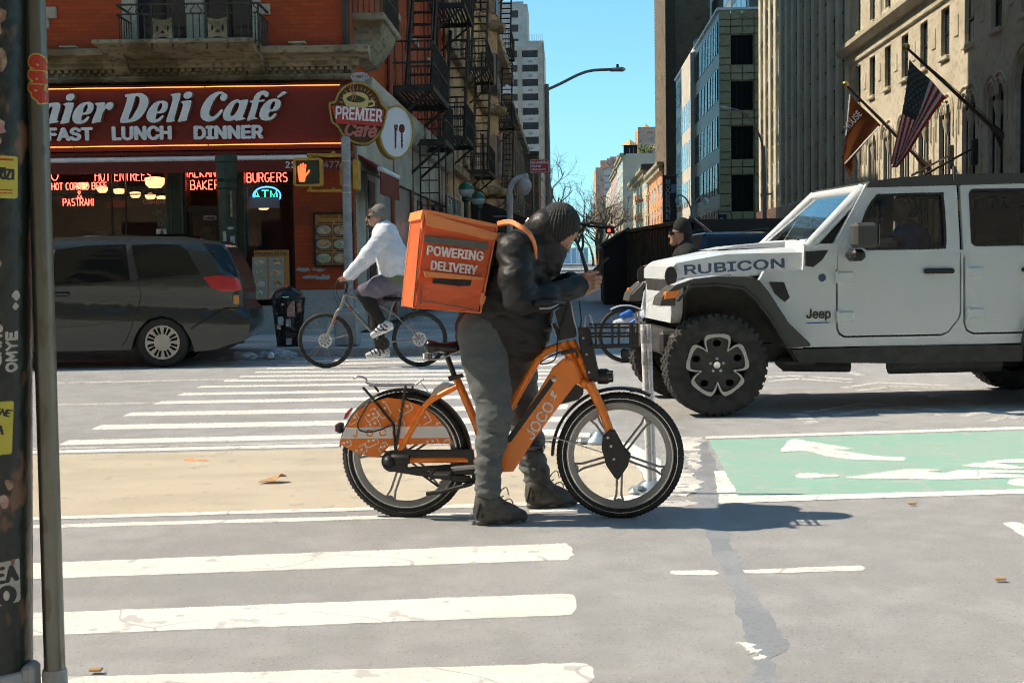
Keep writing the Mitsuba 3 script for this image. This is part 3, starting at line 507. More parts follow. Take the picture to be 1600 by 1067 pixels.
gl_ = [unary_union([glyph(30, NG), glyph(30, NG, None, (-195, 3))]), glyph(30, E1, E2, (-1040, 8)), glyph(30, RG, None, (-1630, 10)),
    glyph(30, [(145, 225), (170, 205), (330, 188), (420, 198), (480, 240), (490, 310), (450, 380), (370, 420), (265, 428), (240, 500), (225, 575), (240, 600), (110, 610), (80, 590), (85, 545), (120, 450), (160, 330), (175, 260), (150, 245)], [(300, 240), (350, 245), (365, 285), (345, 345), (285, 375), (290, 330)], (-1090, 30)),
    glyph(30, I1), glyph(30, I2), glyph(30, E1, E2), glyph(30, RG),
    glyph(180, [(145, 225), (170, 205), (330, 188), (400, 198), (455, 240), (478, 310), (460, 390), (410, 480), (330, 560), (240, 595), (110, 610), (80, 590), (85, 545), (120, 450), (160, 330), (175, 260), (150, 245)], [(300, 240), (335, 245), (350, 285), (335, 360), (290, 450), (240, 530), (205, 550), (210, 500), (250, 400), (285, 290)]),
    glyph(180, E1, E2, (-304, -17)), glyph(180, [(775, 220), (790, 205), (900, 185), (920, 205), (915, 260), (885, 360), (860, 460), (835, 550), (840, 580), (745, 597), (718, 590), (720, 560), (750, 470), (785, 360), (805, 270), (800, 235)]), glyph(180, I1, None, (297, -28)), glyph(180, I2, None, (297, -28)),
    glyph(300, [(395, 250), (420, 210), (395, 210), (340, 260), (290, 350), (255, 440), (255, 490), (290, 515), (340, 490), (390, 435), (420, 410), (440, 425), (430, 460), (370, 530), (300, 578), (220, 588), (155, 560), (125, 500), (130, 420), (170, 330), (240, 240), (330, 180), (410, 168), (470, 188), (500, 225), (495, 270), (460, 302), (420, 298)]),
    glyph(300, [(660, 275), (680, 288), (780, 275), (792, 300), (770, 380), (735, 470), (720, 520), (750, 535), (752, 548), (700, 565), (620, 580), (605, 560), (570, 575), (510, 582), (455, 560), (435, 510), (450, 440), (500, 360), (560, 305), (620, 278)], [(630, 325), (660, 340), (650, 400), (610, 470), (570, 505), (545, 495), (560, 440), (595, 365)]),
    glyph(300, [(830, 330), (808, 310), (820, 290), (855, 285), (870, 240), (910, 190), (970, 160), (1040, 160), (1075, 190), (1068, 235), (1035, 250), (1005, 225), (985, 215), (960, 245), (950, 285), (1010, 275), (1020, 295), (1000, 312), (940, 320), (920, 400), (895, 480), (885, 520), (920, 535), (915, 550), (850, 560), (790, 578), (773, 565), (785, 510), (815, 430), (840, 340)]),
    glyph(300, E1, E2, (193, -45)), glyph(300, [(1190, 240), (1270, 165), (1330, 180), (1310, 200), (1215, 258)])]
for g in gl_:
    k = obj('letter', ext(g, YL - .05, YL + .06), 'mat_letter_edge', aw, fr=D); obj('letter_face', ext(g.buffer(-.004), YL - .056, YL - .051), 'mat_letter_white', k, fr=D)
def fat(m, e): return cat_([TM(m.vertices + [dx, i * .0006, dz], m.faces) for i, (dx, dz) in enumerate(((0, 0), (e, 0), (-e, 0), (0, e * .6), (0, -e * .6)))])
for t_, a, b, yb, h in (('BREAKFAST', -14, 146, 221.3, 18), ('LUNCH', 177.5, 268.5, 219, 19), ('DINNER', 305, 411, 217.5, 18.5)):
    x0, z0 = D.q(a, yb, YL); x1 = D.q(b, yb, YL)[0]
    obj('lettering', fat(letters(t_, h * 22.05 / F, YL - .046, x0, z0, fit=x1 - x0, depth=.006), .014), 'mat_letter_white', aw, fr=D); obj('lettering_side', letters(t_, h * 22.05 / F, YL - .0, x0 + .006, z0, fit=x1 - x0, depth=.045), 'mat_letter_edge', aw, fr=D)
x0, z0 = D.q(446, 262.5, YA); obj('phone_number', letters('212', 9.5 * 22 / F, YA + .015, x0, z0, depth=.005), 'mat_letter_white', aw, fr=D); x0, z0 = D.q(506, 262, YA); obj('phone_number', letters('477', 9.5 * 22 / F, YA + .015, x0, z0, depth=.005), 'mat_grey_pl', aw, fr=D)
# menu case and posters
foods = [((.5, .3, .12), (.62, .55, .4)), ((.35, .2, .08), (.6, .35, .15)), ((.55, .45, .25), (.3, .38, .2)), ((.6, .25, .1), (.65, .5, .3))]
for i_, (a, b) in enumerate(foods): mat(f'food_{i_}', spotty(a, b, 14, .4, .6, 3, (.75, .72, .66), 25, .8), .35)
mat('plate', (.42, .40, .34), .3); mat('poster_orange', (.5, .24, .06), .5); mat('poster_ground', (.2, .1, .05), .5)
def picture(parent, px0, py0, px1, py1, y, i_, round_=True):
    (x0, z1), (x1, z0) = D.q(px0, py0, y), D.q(px1, py1, y); cx, cz = (x0 + x1) / 2, (z0 + z1) / 2
    k = obj('picture', bx(x0, x1, y, y + .004, z0, z1), 'mat_plate' if not round_ else 'mat_poster_ground', parent, fr=D)
    if round_: obj('dish', ext(oval(cx, cz, (x1 - x0) * .46, (z1 - z0) * .42, 14), y - .003, y - .001), 'mat_plate', k, fr=D)
    rr = [(cx + (x1 - x0) * R.uniform(-.18, .18), cz + (z1 - z0) * R.uniform(-.12, .12)) for _ in range(4)]
    obj('food', ext(unary_union([oval(a, b, (x1 - x0) * R.uniform(.18, .3), (z1 - z0) * R.uniform(.2, .3), 9) for a, b in rr]), y - .006, y - .004), f'mat_food_{i_ % 4}', k, fr=D)
mc = thing('menu_case', 'framed orange menu of the deli with food pictures on the brick pier', 'menu board')
(x0, z1), (x1, z0) = D.q(490, 333), D.q(553, 416)
obj('frame', ext(sg.box(x0, z0, x1, z1).difference(sg.box(x0 + .03, z0 + .03, x1 - .03, z1 - .03)), -.1, .0), 'mat_black', mc, fr=D); obj('panel', bx(x0 + .03, x1 - .03, -.05, -.03, z0 + .03, z1 - .03), 'mat_poster_orange', mc, fr=D)
obj('lettering', letters('Premier Café', .065, -.052, X(497), Z(497, 342), fit=X(548) - X(497), bold=False, depth=.004), 'mat_wood_dark', mc, fr=D)
for r_ in range(3):
    obj('caption', [bx(X(494 + 27 * c_), X(517 + 27 * c_), -.056, -.052, Z(500, 349.5 + 22 * r_), Z(500, 347.5 + 22 * r_)) for c_ in (0, 1)], 'mat_wood_dark', mc, fr=D)
    for c_ in (0, 1): picture(mc, 493 + 27 * c_, 351 + 22 * r_, 519 + 27 * c_, 368 + 22 * r_, -.056, r_ + c_)
bp = thing('food_poster', 'breakfast poster with food pictures in the shop window above the waste basket', 'poster')
obj('panel', bx(X(392), X(447), -.02, -.012, Z(420, 468), Z(420, 391)), 'mat_poster_orange', bp, fr=D); obj('lettering', letters('Breakfast All Day', .075, -.022, X(394.5), Z(395, 400), fit=X(444) - X(394.5), bold=False, depth=.004), 'mat_wood_dark', bp, fr=D)
for r_ in range(4):
    for c_ in (0, 1): picture(bp, 394 + 26 * c_, 402 + 16.5 * r_, 418 + 26 * c_, 417.5 + 16.5 * r_, -.026, r_ * 2 + c_, False)
for (a, b) in ((474, 421), (498, 421), (485, 433), (505, 434)):
    x, z = D.q(a, b); obj('scrape', ext(wear(oval(x, z, .13, .035, 14), .012, .03), -.004, -.002), 'mat_base_stone', deli, fr=D)
# ---------------------------------------------------------------- facades
def facade(parent, fr, x0, x1, z0, z1, wins, m, thick=.3, glass='window_glass', frame='frame_dark', recess=.18, sill=None, cross=True, name='wall', per_frame=True, y=0.0):
    """wall with real openings; wins: (x0, z0, x1, z1) or shapely shapes"""
    ws = [w if hasattr(w, 'bounds') else sg.box(w[0], w[1], w[2], w[3]) for w in wins]
    k0 = obj(name, ext(sg.box(x0, z0, x1, z1).difference(unary_union(ws)) if ws else sg.box(x0, z0, x1, z1), y, y + thick), 'mat_' + m, parent, fr=fr)
    for w in ws:
        a, b, c, d = w.bounds
        g = obj('window', ext(w.buffer(.02), y + recess, y + recess + .02), 'mat_' + glass, parent, fr=fr)
        if per_frame:
            t = .05; fs = [ext(w.difference(w.buffer(-t)), y + recess - .05, y + recess - .002)]
            if cross: fs += [bx(a, c, y + recess - .06, y + recess - .004, (b + d) / 2 - .03, (b + d) / 2 + .03)]
            obj('frame', fs, 'mat_' + frame, g, fr=fr)
        if sill: obj('sill', rbx(a - .1, c + .1, y - .1, y + .05, b - .14, b, .01), 'mat_' + sill, g, fr=fr)
    return k0
mat('grey_stone', spotty((.40, .38, .36), (.46, .44, .42), .8, c=(.3, .29, .28), s2=6), .7); mat('grey_brick', spotty((.36, .31, .26), (.42, .37, .31), .8, c=(.26, .22, .2), s2=9), .8)
mat('limestone', spotty((.53, .485, .375), (.44, .395, .29), .9, .35, .75, 4, (.3, .24, .15), 5, .35), .75); mat('tower_pier', spotty((.56, .49, .34), (.62, .55, .4), .6, c=(.3, .28, .22), s2=5), .6); mat('tower_spandrel', (.18, .175, .15), .4); mat('granite', spotty((.12, .07, .05), (.17, .1, .07), 4), .3)
mat('olive_panel', spotty((.38, .29, .16), (.44, .345, .2), .5, c=(.12, .11, .07), s2=7), .4); mat('blue_panel', (.2, .18, .155), .35); mat('cream_panel', (.55, .5, .42), .6); mat('sky_glass', (.02, .03, .04), .03, specular=1.0, metallic=.35)
mat('brown_wall', f_brick((.12, .085, .05), (.15, .105, .06), (.09, .07, .05), .6, .3), .8); mat('beige_wall', spotty((.42, .36, .27), (.48, .42, .32), .3), .8); mat('rust', (.3, .09, .04), .6); mat('teal', (.02, .05, .04), .4)
LF = Fr(SL(-3.79, 23.0), 90 - STREET)                              # left wall of the side street, seen very obliquely
def dL(d): return d - 23.0
# deli building, side facade: painted brick with stone panels at street level
side_w = [(dL(a), z, dL(a) + 1.05, z + 1.95) for a in (25.2, 28.8, 32.4, 36, 39) for z in (6.9, 10.4, 14.0, 17.5, 21)]
facade(deli, LF, .05, dL(41), 4.6, 38, side_w, 'deli_brick', sill='trim_stone', name='side_wall')
obj('side_panel', [rbx(a + .01, min(a + 1.5, 17.9) - .01, -.06, .3, b, b + (1.45 if b < 3 else 1.0), .01) for a in np.arange(1.6, 17.8, 1.5) for b in (.12, 1.58)], 'mat_panel_stone', deli, fr=LF, label='reflective grey stone panels along the side street', kind='stuff')
obj('side_fascia', [bx(.1, 18, -.12, .3, 3.05, 4.05), ext_x([(0, 4.05), (-.25, 4.1), (-.4, 4.35), (-.42, 4.58), (0, 4.6)], .05, 18), bx(0, 1.6, -.02, .3, .1, 3.05)], 'mat_trim_stone', deli, fr=LF)
obj('side_door', [bx(1.7, 2.5, -.075, -.04, .12, 2.9), bx(9.8, 10.9, -.075, -.04, .12, 2.9), bx(13.2, 14.2, -.075, -.04, .12, 2.9)], 'mat_frame_dark', deli, fr=LF, kind='stuff')
obj('pipe', [bar((a, -.1, .2), (a, -.1, 20), .05, 8) for a in (4.9, 8.4, 12.1, 15.7, 17.6)], 'mat_red_brick', deli, fr=LF, kind='stuff')  # lighter red upright tubes along the brick side wall
b2_ = obj('side_balcony', [rbx(.35, 2.6, -.62, 0, 5.62, 5.75, .02), ext_x([(0, 5.0), (-.2, 5.05), (-.5, 5.45), (-.56, 5.62), (0, 5.62)], .5, 2.4)], 'mat_old_stone', deli, fr=LF)
obj('railing', [bx(.4, 2.55, -.6, -.58, z, z + .025) for z in (6.1, 6.48, 6.6)] + [bx(a, a + .02, -.6, -.58, 5.7, 6.6) for a in np.arange(.4, 2.55, .13)] + [bx(.4, .42, -.6, 0, z, z + .025) for z in (6.1, 6.48, 6.6)] + [bx(.4, .42, y, y + .02, 5.7, 6.6) for y in np.arange(-.55, 0, .1)], 'mat_iron', b2_, fr=LF)
aw2 = thing('side_awning', 'small maroon side awning with a white roller on the deli corner', 'awning')
obj('roller', bar((.2, -.5, 3.0), (2.7, -.5, 3.0), .05, 8), 'mat_letter_white', aw2, fr=LF); obj('valance', bx(.2, 2.7, -.52, -.5, 2.55, 2.95), 'mat_maroon_b', aw2, fr=LF); obj('canopy', ext_x([(-.5, 2.95), (-.05, 3.25), (-.05, 3.3), (-.5, 3.02)], .2, 2.7), 'mat_maroon', aw2, fr=LF)
# neighbouring houses along the left side of the side street
cb = thing('tenement', 'cream stone tenement with fire escapes beyond the red brick deli building', 'building')
facade(cb, LF, dL(41), dL(62), 0, 20, [(dL(d), z, dL(d) + 1.2, z + 2.1) for d in (42.5, 45.5, 48.5, 52, 55, 58.5) for z in (1.2, 5, 8.6, 12.2, 15.8)], 'buff_brick', sill='old_stone')
obj('string_course', [rbx(dL(41), dL(62), -.25, 0, z, z + .3, .03) for z in (4.3, 8.1, 15.2)], 'mat_old_stone', cb, fr=LF)
tc = SL(-3.3, 62.0); obj('tower_block', bx(dL(41.2), dL(49.6), .35, 14, 19.5, 44), 'mat_buff_brick', cb, fr=LF); tur = obj('turret', lathe([(1.5, 4.6), (1.5, 20)], 20, (0, 0, 0)), 'mat_buff_brick', cb, fr=Fr(SL(-4.6, 61)))  # unseen block added over the tenement to shade the near club house bays
[obj('turret_band', lathe([(1.52, z), (1.85, z + .1), (1.9, z + .4), (1.52, z + .5)], 20), 'mat_old_stone', tur, True, fr=Fr(SL(-4.6, 61))) for z in (4.3, 8.0, 11.8, 15.4)]
for zz in (5.2, 8.9, 12.6, 16.3):
    for a in (-40, -5):
        c, s_ = math.cos(math.radians(a - STREET)), math.sin(math.radians(a - STREET)); P0 = SL(-4.6, 61)
        obj('turret_window', bx(-.45, .45, -1.54, -1.4, zz, zz + 1.9), 'mat_window_glass', tur, fr=Fr(P0, 90 + a - STREET))
rb = thing('red_house', 'narrow red brick house with pale cornice on the left of the side street', 'building')
facade(rb, LF, dL(63), dL(80), 0, 26, [(dL(d), z, dL(d) + 1.3, z + 2.2) for d in (64.5, 68, 71.5, 75) for z in (1.2, 5.2, 9, 12.8, 16.6, 20.4)], 'pink_brick', sill='trim_stone')
obj('cornice', [rbx(dL(63), dL(80), -.7, 0, z, z + .5, .05) for z in (12.0, 19.4, 23.2)], 'mat_trim_stone', rb, fr=LF)
for nm, lab, d0, d1, h in (('brown_house', 'brown house far down the left side of the side street', 80, 120, 11),):
    k = thing(nm, lab, 'building'); facade(k, LF, dL(d0), dL(d1), 0, h, [(dL(d), z, dL(d) + 1.4, z + 1.9) for d in range(d0 + 3, d1 - 3, 5) for z in (1, 4.5, 8)], 'brown_wall', sill='old_stone'); obj('cornice', rbx(dL(d0), dL(d1), -.5, 0, h, h + .5, .05), 'mat_old_stone', k, fr=LF)
bt = thing('theatre_front', 'low dark brown house with one white window under the grey apartment tower', 'building'); BT = Fr(SL(0, 180), -STREET)
facade(bt, BT, -14, -3.79, 0, 15.8, [(BT.q(819, 300)[0], BT.q(819, 293)[1], BT.q(832, 300)[0], BT.q(832, 277)[1])], 'brown_wall', frame='letter_white')
obj('roof_edge', rbx(-14, -3.7, -.4, 0, 15.8, 16.3, .05), 'mat_dark_metal', bt, fr=BT); obj('side', ext(sg.box(-3.79 - .3, 0, -3.79, 15.8), .3, 18), 'mat_brown_wall', bt, fr=BT)
# grey apartment tower
ap = thing('apartment_tower', 'grey apartment tower with a setback top, left of the strip of sky', 'building'); AP = Fr(SL(0, 250), -STREET); qa = AP.q
rows = [(79.5, 90.5), (102, 113), (124.5, 135.5), (147, 158), (169.5, 180.5), (192, 203), (214.5, 226), (237, 248), (260, 271), (282, 293)]
xe, xw = qa(848, 150)[0], qa(770, 150)[0]; zt = qa(825, 67)[1]
wl = [(qa(a, 150)[0], qa(800, r1)[1], qa(b, 150)[0], qa(800, r0)[1]) for a, b in ((816.5, 841), (796, 809), (778, 790)) for r0, r1 in rows]
facade(ap, AP, xw, xe, 0, zt, wl, 'grey_stone', cross=False, recess=.25)
for w in wl[:10]:
    obj('mullion', [bx(a - .05, a + .05, .17, .22, w[1], w[3]) for a in (w[0] + .75, w[2] - .75)] + [bx(a, b, .17, .22, (w[1] + w[3]) / 2 - .05, (w[1] + w[3]) / 2 + .05) for a, b in ((w[0], w[0] + .75), (w[2] - .75, w[2]))], 'mat_frame_dark', ap, fr=AP)
    obj('air_conditioner', bx((w[0] + w[2]) / 2 - .4, (w[0] + w[2]) / 2 + .4, -.12, .05, w[1] - .95, w[1] - .6), 'mat_grey_pl', ap, fr=AP)
for a, b in ((809.5, 816), (842, 848.6)): obj('pier', bx(qa(a, 150)[0], qa(b, 150)[0], -.15, .01, 0, zt - 1.0), 'mat_grey_brick', ap, fr=AP, label='brown brick pier')
obj('side_wall', bx(xe, xe + .3, .3, 22, 0, zt), 'mat_grey_brick', ap, fr=AP); obj('parapet', [bx(xw, xe + .3, -.1, .4, zt, zt + .3)] + [bx(a, a + .06, 0, .06, zt + .3, zt + 1.6) for a in np.linspace(qa(824, 60)[0], xe, 9)], 'mat_grey_stone', ap, fr=AP)
x1 = qa(823.5, 30)[0]; facade(ap, AP, xw, x1, zt, qa(820, 2)[1], [(qa(797, 50)[0], qa(800, b)[1], qa(809, 50)[0], qa(800, a)[1]) for a, b in ((12, 23.5), (34.5, 46), (57, 63))], 'grey_stone', y=3, name='upper_wall', cross=False)
obj('roof_tank', bx(xw, x1 - .8, 4, 12, qa(820, 2)[1], qa(820, -4)[1]), 'mat_grey_stone', ap, fr=AP); obj('upper_side', bx(x1 - .3, x1, 3.3, 14, zt, qa(820, 2)[1]), 'mat_grey_brick', ap, fr=AP)
# fire escapes
def escape(lab, d0, d1, z, out=1.0, up=3.4, stair=True, drop=False):
    k = thing('fire_escape', lab, 'fire escape'); a, b = dL(d0), dL(d1)
    obj('platform', [bx(a, b, -out, -out + .06, z - .12, z), bx(a, b, -.1, -.04, z - .12, z), bx(a, a + .06, -out, 0, z - .14, z), bx(b - .06, b, -out, 0, z - .14, z)] + [bx(a, b, y, y + .05, z - .03, z) for y in np.linspace(-out + .06, -.1, 9)], 'mat_iron', k, fr=LF)
    rl = []
    for h in (.45, .9): rl += [bx(a, b, -out, -out + .035, z + h, z + h + .035), bx(a, a + .035, -out, 0, z + h, z + h + .035), bx(b - .035, b, -out, 0, z + h, z + h + .035)]
    rl += [bx(x, x + .016, -out, -out + .016, z, z + .9) for x in np.arange(a, b, .17)] + [bx(x, x + .018, y, y + .022, z, z + .9) for y in np.arange(-out, 0, .16) for x in (a, b - .022)]
    obj('railing', rl, 'mat_iron', k, fr=LF)
    for x in (a + .1, b - .16): obj('bracket', tube([(x, -out + .05, z - .1), (x, -.03, z - .85)], .035, 5), 'mat_iron', k, fr=LF)
    if stair:
        n = 11; s0 = a + .5; L_ = min(b - a - .9, 2.4)
        obj('stair', [bx(s0 + L_ * i / n, s0 + L_ * i / n + .2, -out + .12, -out + .62, z + up * i / n, z + up * i / n + .03) for i in range(1, n)] + [tube([(s0, y, z), (s0 + L_, y, z + up)], .045, 5) for y in (-out + .1, -out + .64)] + [tube([(s0, y, z + .8), (s0 + L_, y, z + up + .8)], .018, 4) for y in (-out + .1, -out + .64)], 'mat_iron', k, fr=LF)
    if drop: obj('drop_ladder', [bar((a + .3, y, z - 1.9), (a + .3, y, z + .2), .02, 4) for y in (-out + .2, -out + .65)] + [bar((a + .3, -out + .2, h), (a + .3, -out + .65, h), .014, 4) for h in np.arange(z - 1.85, z, .3)] + [bx(a, b, y, y + .03, z - 1.75, z - 1.72) for y in (-out, -.1)] + [bx(x, x + .03, y, y + .03, z - 1.75, z) for x in (a, b - .03) for y in (-out, -.1)], 'mat_iron', k, fr=LF)
escape('lowest black fire escape platform with a drop ladder above the deli side wall', 28.0, 31.6, 5.1, drop=False)
escape('black fire escape with open stair on the red brick side wall', 28.0, 31.6, 8.6)
escape('small lower fire escape cage hanging under the first platform', 31.2, 33.4, 4.25, out=.95, stair=False, drop=True)
for i_, (a, b, z, lab) in enumerate(((37.2, 40.4, 8.6, 'fire escape over the cream tenement join, upper one'), (37.2, 40.4, 12.0, 'topmost fire escape beside the cream tenement'), (37.2, 40.4, 4.9, 'fire escape low on the cream tenement above the green globes'), (48, 52, 8.4, 'fire escape at the middle of the cream tenement, third floor'), (48, 52, 12.1, 'fire escape at the middle of the cream tenement, fourth floor'), (48, 52, 4.7, 'fire escape at the middle of the cream tenement, second floor'), (48, 52, 15.8, 'highest fire escape at the middle of the cream tenement'),
        (70, 74, 12.6, 'fire escape on the narrow red brick house, upper'), (70, 74, 8.8, 'fire escape on the narrow red brick house, middle'), (70, 74, 5.0, 'fire escape on the narrow red brick house, lower'), (70, 74, 16.4, 'fire escape on the narrow red brick house, highest'))): escape(lab, a, b, z)
# restaurant awnings with strings of lights along the left pavement
ra = thing('dark_awning', 'dark restaurant awning along the left pavement behind the rider', 'awning'); obj('canopy', ext_x([(0, 3.9), (-2.3, 3.0), (-2.3, 2.75), (0, 2.9)], dL(52), dL(70)), 'mat_black', ra, fr=LF); obj('post', [bar((dL(d), -2.2, 0), (dL(d), -2.2, 2.8), .04, 6) for d in (52.3, 58, 64, 69.7)], 'mat_black', ra, fr=LF, kind='stuff')
x, z = LF.q(787, 318, -2.3); obj('lettering', bx(dL(52) - .02, dL(52) - .01, -1.5, -.9, 3.1, 3.16), 'mat_grey_pl', ra, fr=LF)
sl_ = thing('string_light', 'string of small white and red lights along the dark awning', 'string lights'); mat('bulb', (.8, .5, .4), .4)
obj('wire', tube([(dL(d), -2.45, 2.72 + .08 * math.sin(d * 2)) for d in np.arange(44, 70, .5)], .01, 4), 'mat_black', sl_, fr=LF)
obj('bulb', [sph((dL(d), -2.47, 2.68 + .08 * math.sin(d * 2)), .05, 1) for d in np.arange(44, 70, .9)], 'mat_bulb', sl_, fr=LF, kind='stuff', emitter=glow((3.5, 1.2, .8)))
# scaffold-like shelter of dark panes beyond the stone panels
sh = thing('window_bay', 'dark paned shop bay with a red rail low on the side street wall', 'shop bay')
obj('frame', [bx(dL(36.5), dL(41), -.5, -.45, z, z + .06) for z in (.3, 1.1, 1.9, 2.7, 3.2)] + [bx(x, x + .06, -.5, -.45, .3, 3.2) for x in np.arange(dL(36.5), dL(41.2), .9)], 'mat_trim_stone', sh, fr=LF); obj('pane', bx(dL(36.5), dL(41), -.44, -.42, .3, 3.2), 'mat_dark_glass', sh, fr=LF); obj('rail', bx(dL(36.4), dL(41), -.52, -.46, 1.0, 1.5), 'mat_rust', sh, fr=LF)
# off-frame blocks that shade the far side of the avenue, and the block behind the camera that shop glass and car windows mirror
def block(lab, x0, x1, y0, y1, h, m, face, n, fl, wz=2.0):
    k = thing('office_block', lab, 'building'); obj('wall', bx(x0, x1, y0, y1, 0, h), 'mat_' + m, k); ws = []
    yy = y0 - .03 if face < 0 else y1 + .01
    for x in np.linspace(x0 + 1.2, x1 - 1.2 - 1.4, n):
        for z in np.arange(1.2, h - 2.5, fl): ws.append(bx(x, x + 1.5, yy, yy + .02, z, z + wz))
    obj('window_grid', ws, 'mat_window_glass', k, kind='stuff')
block('brick building left of the deli, outside the picture', -32, -16.2, 23, 40, 34, 'red_brick', -1, 6, 3.4)
block('tall office slab far left along the avenue, outside the picture', -110, -32.2, 24, 50, 62, 'grey_stone', -1, 22, 3.8)
block('stone building behind the camera, across the avenue', -70, -2, -16, -9, 40, 'buff_brick', 1, 12, 3.5)
block('grey brick building behind the camera on the right', -1.8, 70, -16, -9, 17, 'grey_brick', 1, 12, 3.5)

def setback(lab, d0, d1, l1, h):  # unseen towers added on the left to shade the right-hand facades
    k = thing('setback_tower', lab, 'building'); f = Fr(SL(0, 0), 90 - STREET); obj('wall', bx(d0, d1, -l1, -l1 + 24, 0, h), 'mat_grey_brick', k, fr=f)
    obj('window_grid', [bx(x, x + 1.4, -l1 - .03, -l1 - .01, z, z + 2) for x in np.arange(d0 + 1, d1 - 2, 3) for z in np.arange(12, h - 3, 3.6)], 'mat_window_glass', k, fr=f, kind='stuff')
block('grey block right of the club house, outside the picture', 46, 90, 27, 50, 40, 'grey_stone', -1, 10, 3.6)
setback('unseen tall tower added behind the narrow red house to shade the right side', 69, 92, -5.4, 75)
setback('unseen tall tower added on the left for shade, before the dark theatre house', 103, 150.5, -9.5, 75)
setback('unseen tall tower added on the left for shade, behind the dark theatre house', 163, 186, -9.5, 75)
mat('far_blue', (.22, .36, .5), .4)
# ---------------------------------------------------------------- right side of the side street
def RFr(d0): return Fr(SL(14.5, d0), -90 - STREET)                 # local x grows towards the camera, y into the houses
RW = RFr(100.0); xr = lambda d: 100.0 - d; qr = RW.q
# stone club house with arches, half in the sun
fb = thing('club_house', 'cream stone club house with arches and flags, partly sunlit, on the right', 'building')
zs, zt_ = 8.9, 10.75; cz1 = qr(1355.3, 56.3)[1]; cz0 = qr(1361.9, 82.5)[1]; bays = [39.3 + 3.0 * k for k in range(10)]
wins = [(xr(d) - .55, zs, xr(d) + .55, zt_) for d in bays] + [(xr(d) - .5, cz1 + .5, xr(d) + .5, cz1 + 2.9) for d in bays] + [(xr(d) - .5, cz1 + 4.2, xr(d) + .5, cz1 + 6.6) for d in bays]
def arch(c, w, z0, z1): return unary_union([sg.box(c - w, z0, c + w, z1 - w), oval(c, z1 - w, w, w, 20)])
arches = []
for i_, d in enumerate(bays):
    if i_ in (0, 1): arches.append(arch(xr(d), 1.0, .6, 7.7 if i_ == 1 else 7.5))
    else: arches += [arch(xr(d) - .42, .36, .8, 7.05), arch(xr(d) + .42, .36, .8, 7.05)]
facade(fb, RW, xr(69), xr(30), 0, 30, wins + arches, 'limestone', thick=.45, recess=.2, cross=True)
for d in bays:
    for z0 in (zs, cz1 + .5, cz1 + 4.2): obj('sill', rbx(xr(d) - .6, xr(d) + .6, -.14, .05, z0 - .16, z0, .02), 'mat_limestone', fb, fr=RW)
for i_, d in enumerate(bays):
    big = i_ in (0, 1); c = xr(d)
    for cc, r0 in (((c, 1.0),) if big else ((c - .42, .42), (c + .42, .42))):
        zc_ = (7.7 if i_ == 1 else 7.5) - 1.0 if big else 7.05 - .36
        obj('arch_moulding', [tube(arcpts(cc, zc_, r0 + k, 0, 180, 14, -.03), .05, 6) for k in (.1, .32)] + [tube([(cc + s * (r0 + .32), -.03, zc_), (cc + s * (r0 + .32), -.03, zc_ - .9)], .05, 6) for s in ((-1, 1) if big else ((-1,) if cc < c else (1,)))], 'mat_limestone', fb, True, fr=RW)
    if not big:
        col = obj('column', lathe([(.15, .8), (.15, 1.0), (.09, 1.1), (.08, 5.9), (.1, 5.95), (.2, 6.35), (.22, 6.5), (.05, 6.5)], 12, (c, .12, 0)), 'mat_trim_stone', fb, 30, fr=RW)
    obj('wall_ornament', [rbx(c + 1.3, c + 1.75, -.05, .02, zs + .5, zs + 1.3, .02)], 'mat_limestone', fb, fr=RW)
    obj('pilaster', rbx(c + 1.42, c + 1.6, -.06, .02, .6, 6.4, .02), 'mat_limestone', fb, fr=RW)
obj('cornice', [ext_x([(0, cz0), (-.12, cz0 + .05), (-.15, cz0 + .5), (-.3, cz0 + .7), (-.32, cz1 - .45), (-.6, cz1 - .2), (-.62, cz1), (0, cz1 + .05)], xr(69), xr(30))], 'mat_limestone', fb, fr=RW, smooth=20)
obj('drainpipe', bar((xr(61.2), -.1, cz1), (xr(61.2), -.1, 28), .07, 6), 'mat_trim_stone', fb, fr=RW)
obj('shadowed_end', bx(xr(69), xr(69) + .3, .45, 20, 0, 30), 'mat_limestone', fb, fr=RW)
# tower with tall piers
pt = thing('pier_tower', 'dark office tower with narrow vertical piers, its far end sunlit', 'building')
pc = [98.9 - 2.335 * k for k in range(14)]; obj('wall', bx(xr(100.4), xr(69.05), .125, 20, 0, 48), 'mat_tower_spandrel', pt, fr=RW)
mat('blind', (.34, .36, .38), .5)
for d in pc: obj('pier', rbx(xr(d) - .42, xr(d) + .42, -.12, .52, 4.8, 48, .03), 'mat_tower_pier', pt, fr=RW)
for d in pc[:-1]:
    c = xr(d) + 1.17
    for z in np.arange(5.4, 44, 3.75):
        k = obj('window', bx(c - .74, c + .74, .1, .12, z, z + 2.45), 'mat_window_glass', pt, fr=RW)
        obj('frame', [bx(c - .74, c + .74, .06, .1, z + 1.15, z + 1.22), bx(c - .74, c + .74, .06, .11, z - .06, z), bx(c - .74, c + .74, .06, .11, z + 2.45, z + 2.51)], 'mat_frame_dark' if d < 91 else 'mat_letter_white', k, fr=RW)  # frames coloured white on the sunlit far end, dark on the shaded rest
        if R.random() < .45: obj('blind', bx(c - .72, c + .72, .08, .095, z + R.uniform(.5, 1.6), z + 2.4), 'mat_blind', k, fr=RW)
obj('base', [rbx(xr(100.4), xr(69.05), -.2, .5, 0, 4.8, .03)], 'mat_granite', pt, fr=RW)
for z in (1.6, 3.2): obj('base_joint', bx(xr(100.3), xr(69.1), -.21, -.2, z, z + .05), 'mat_dark_metal', pt, fr=RW)
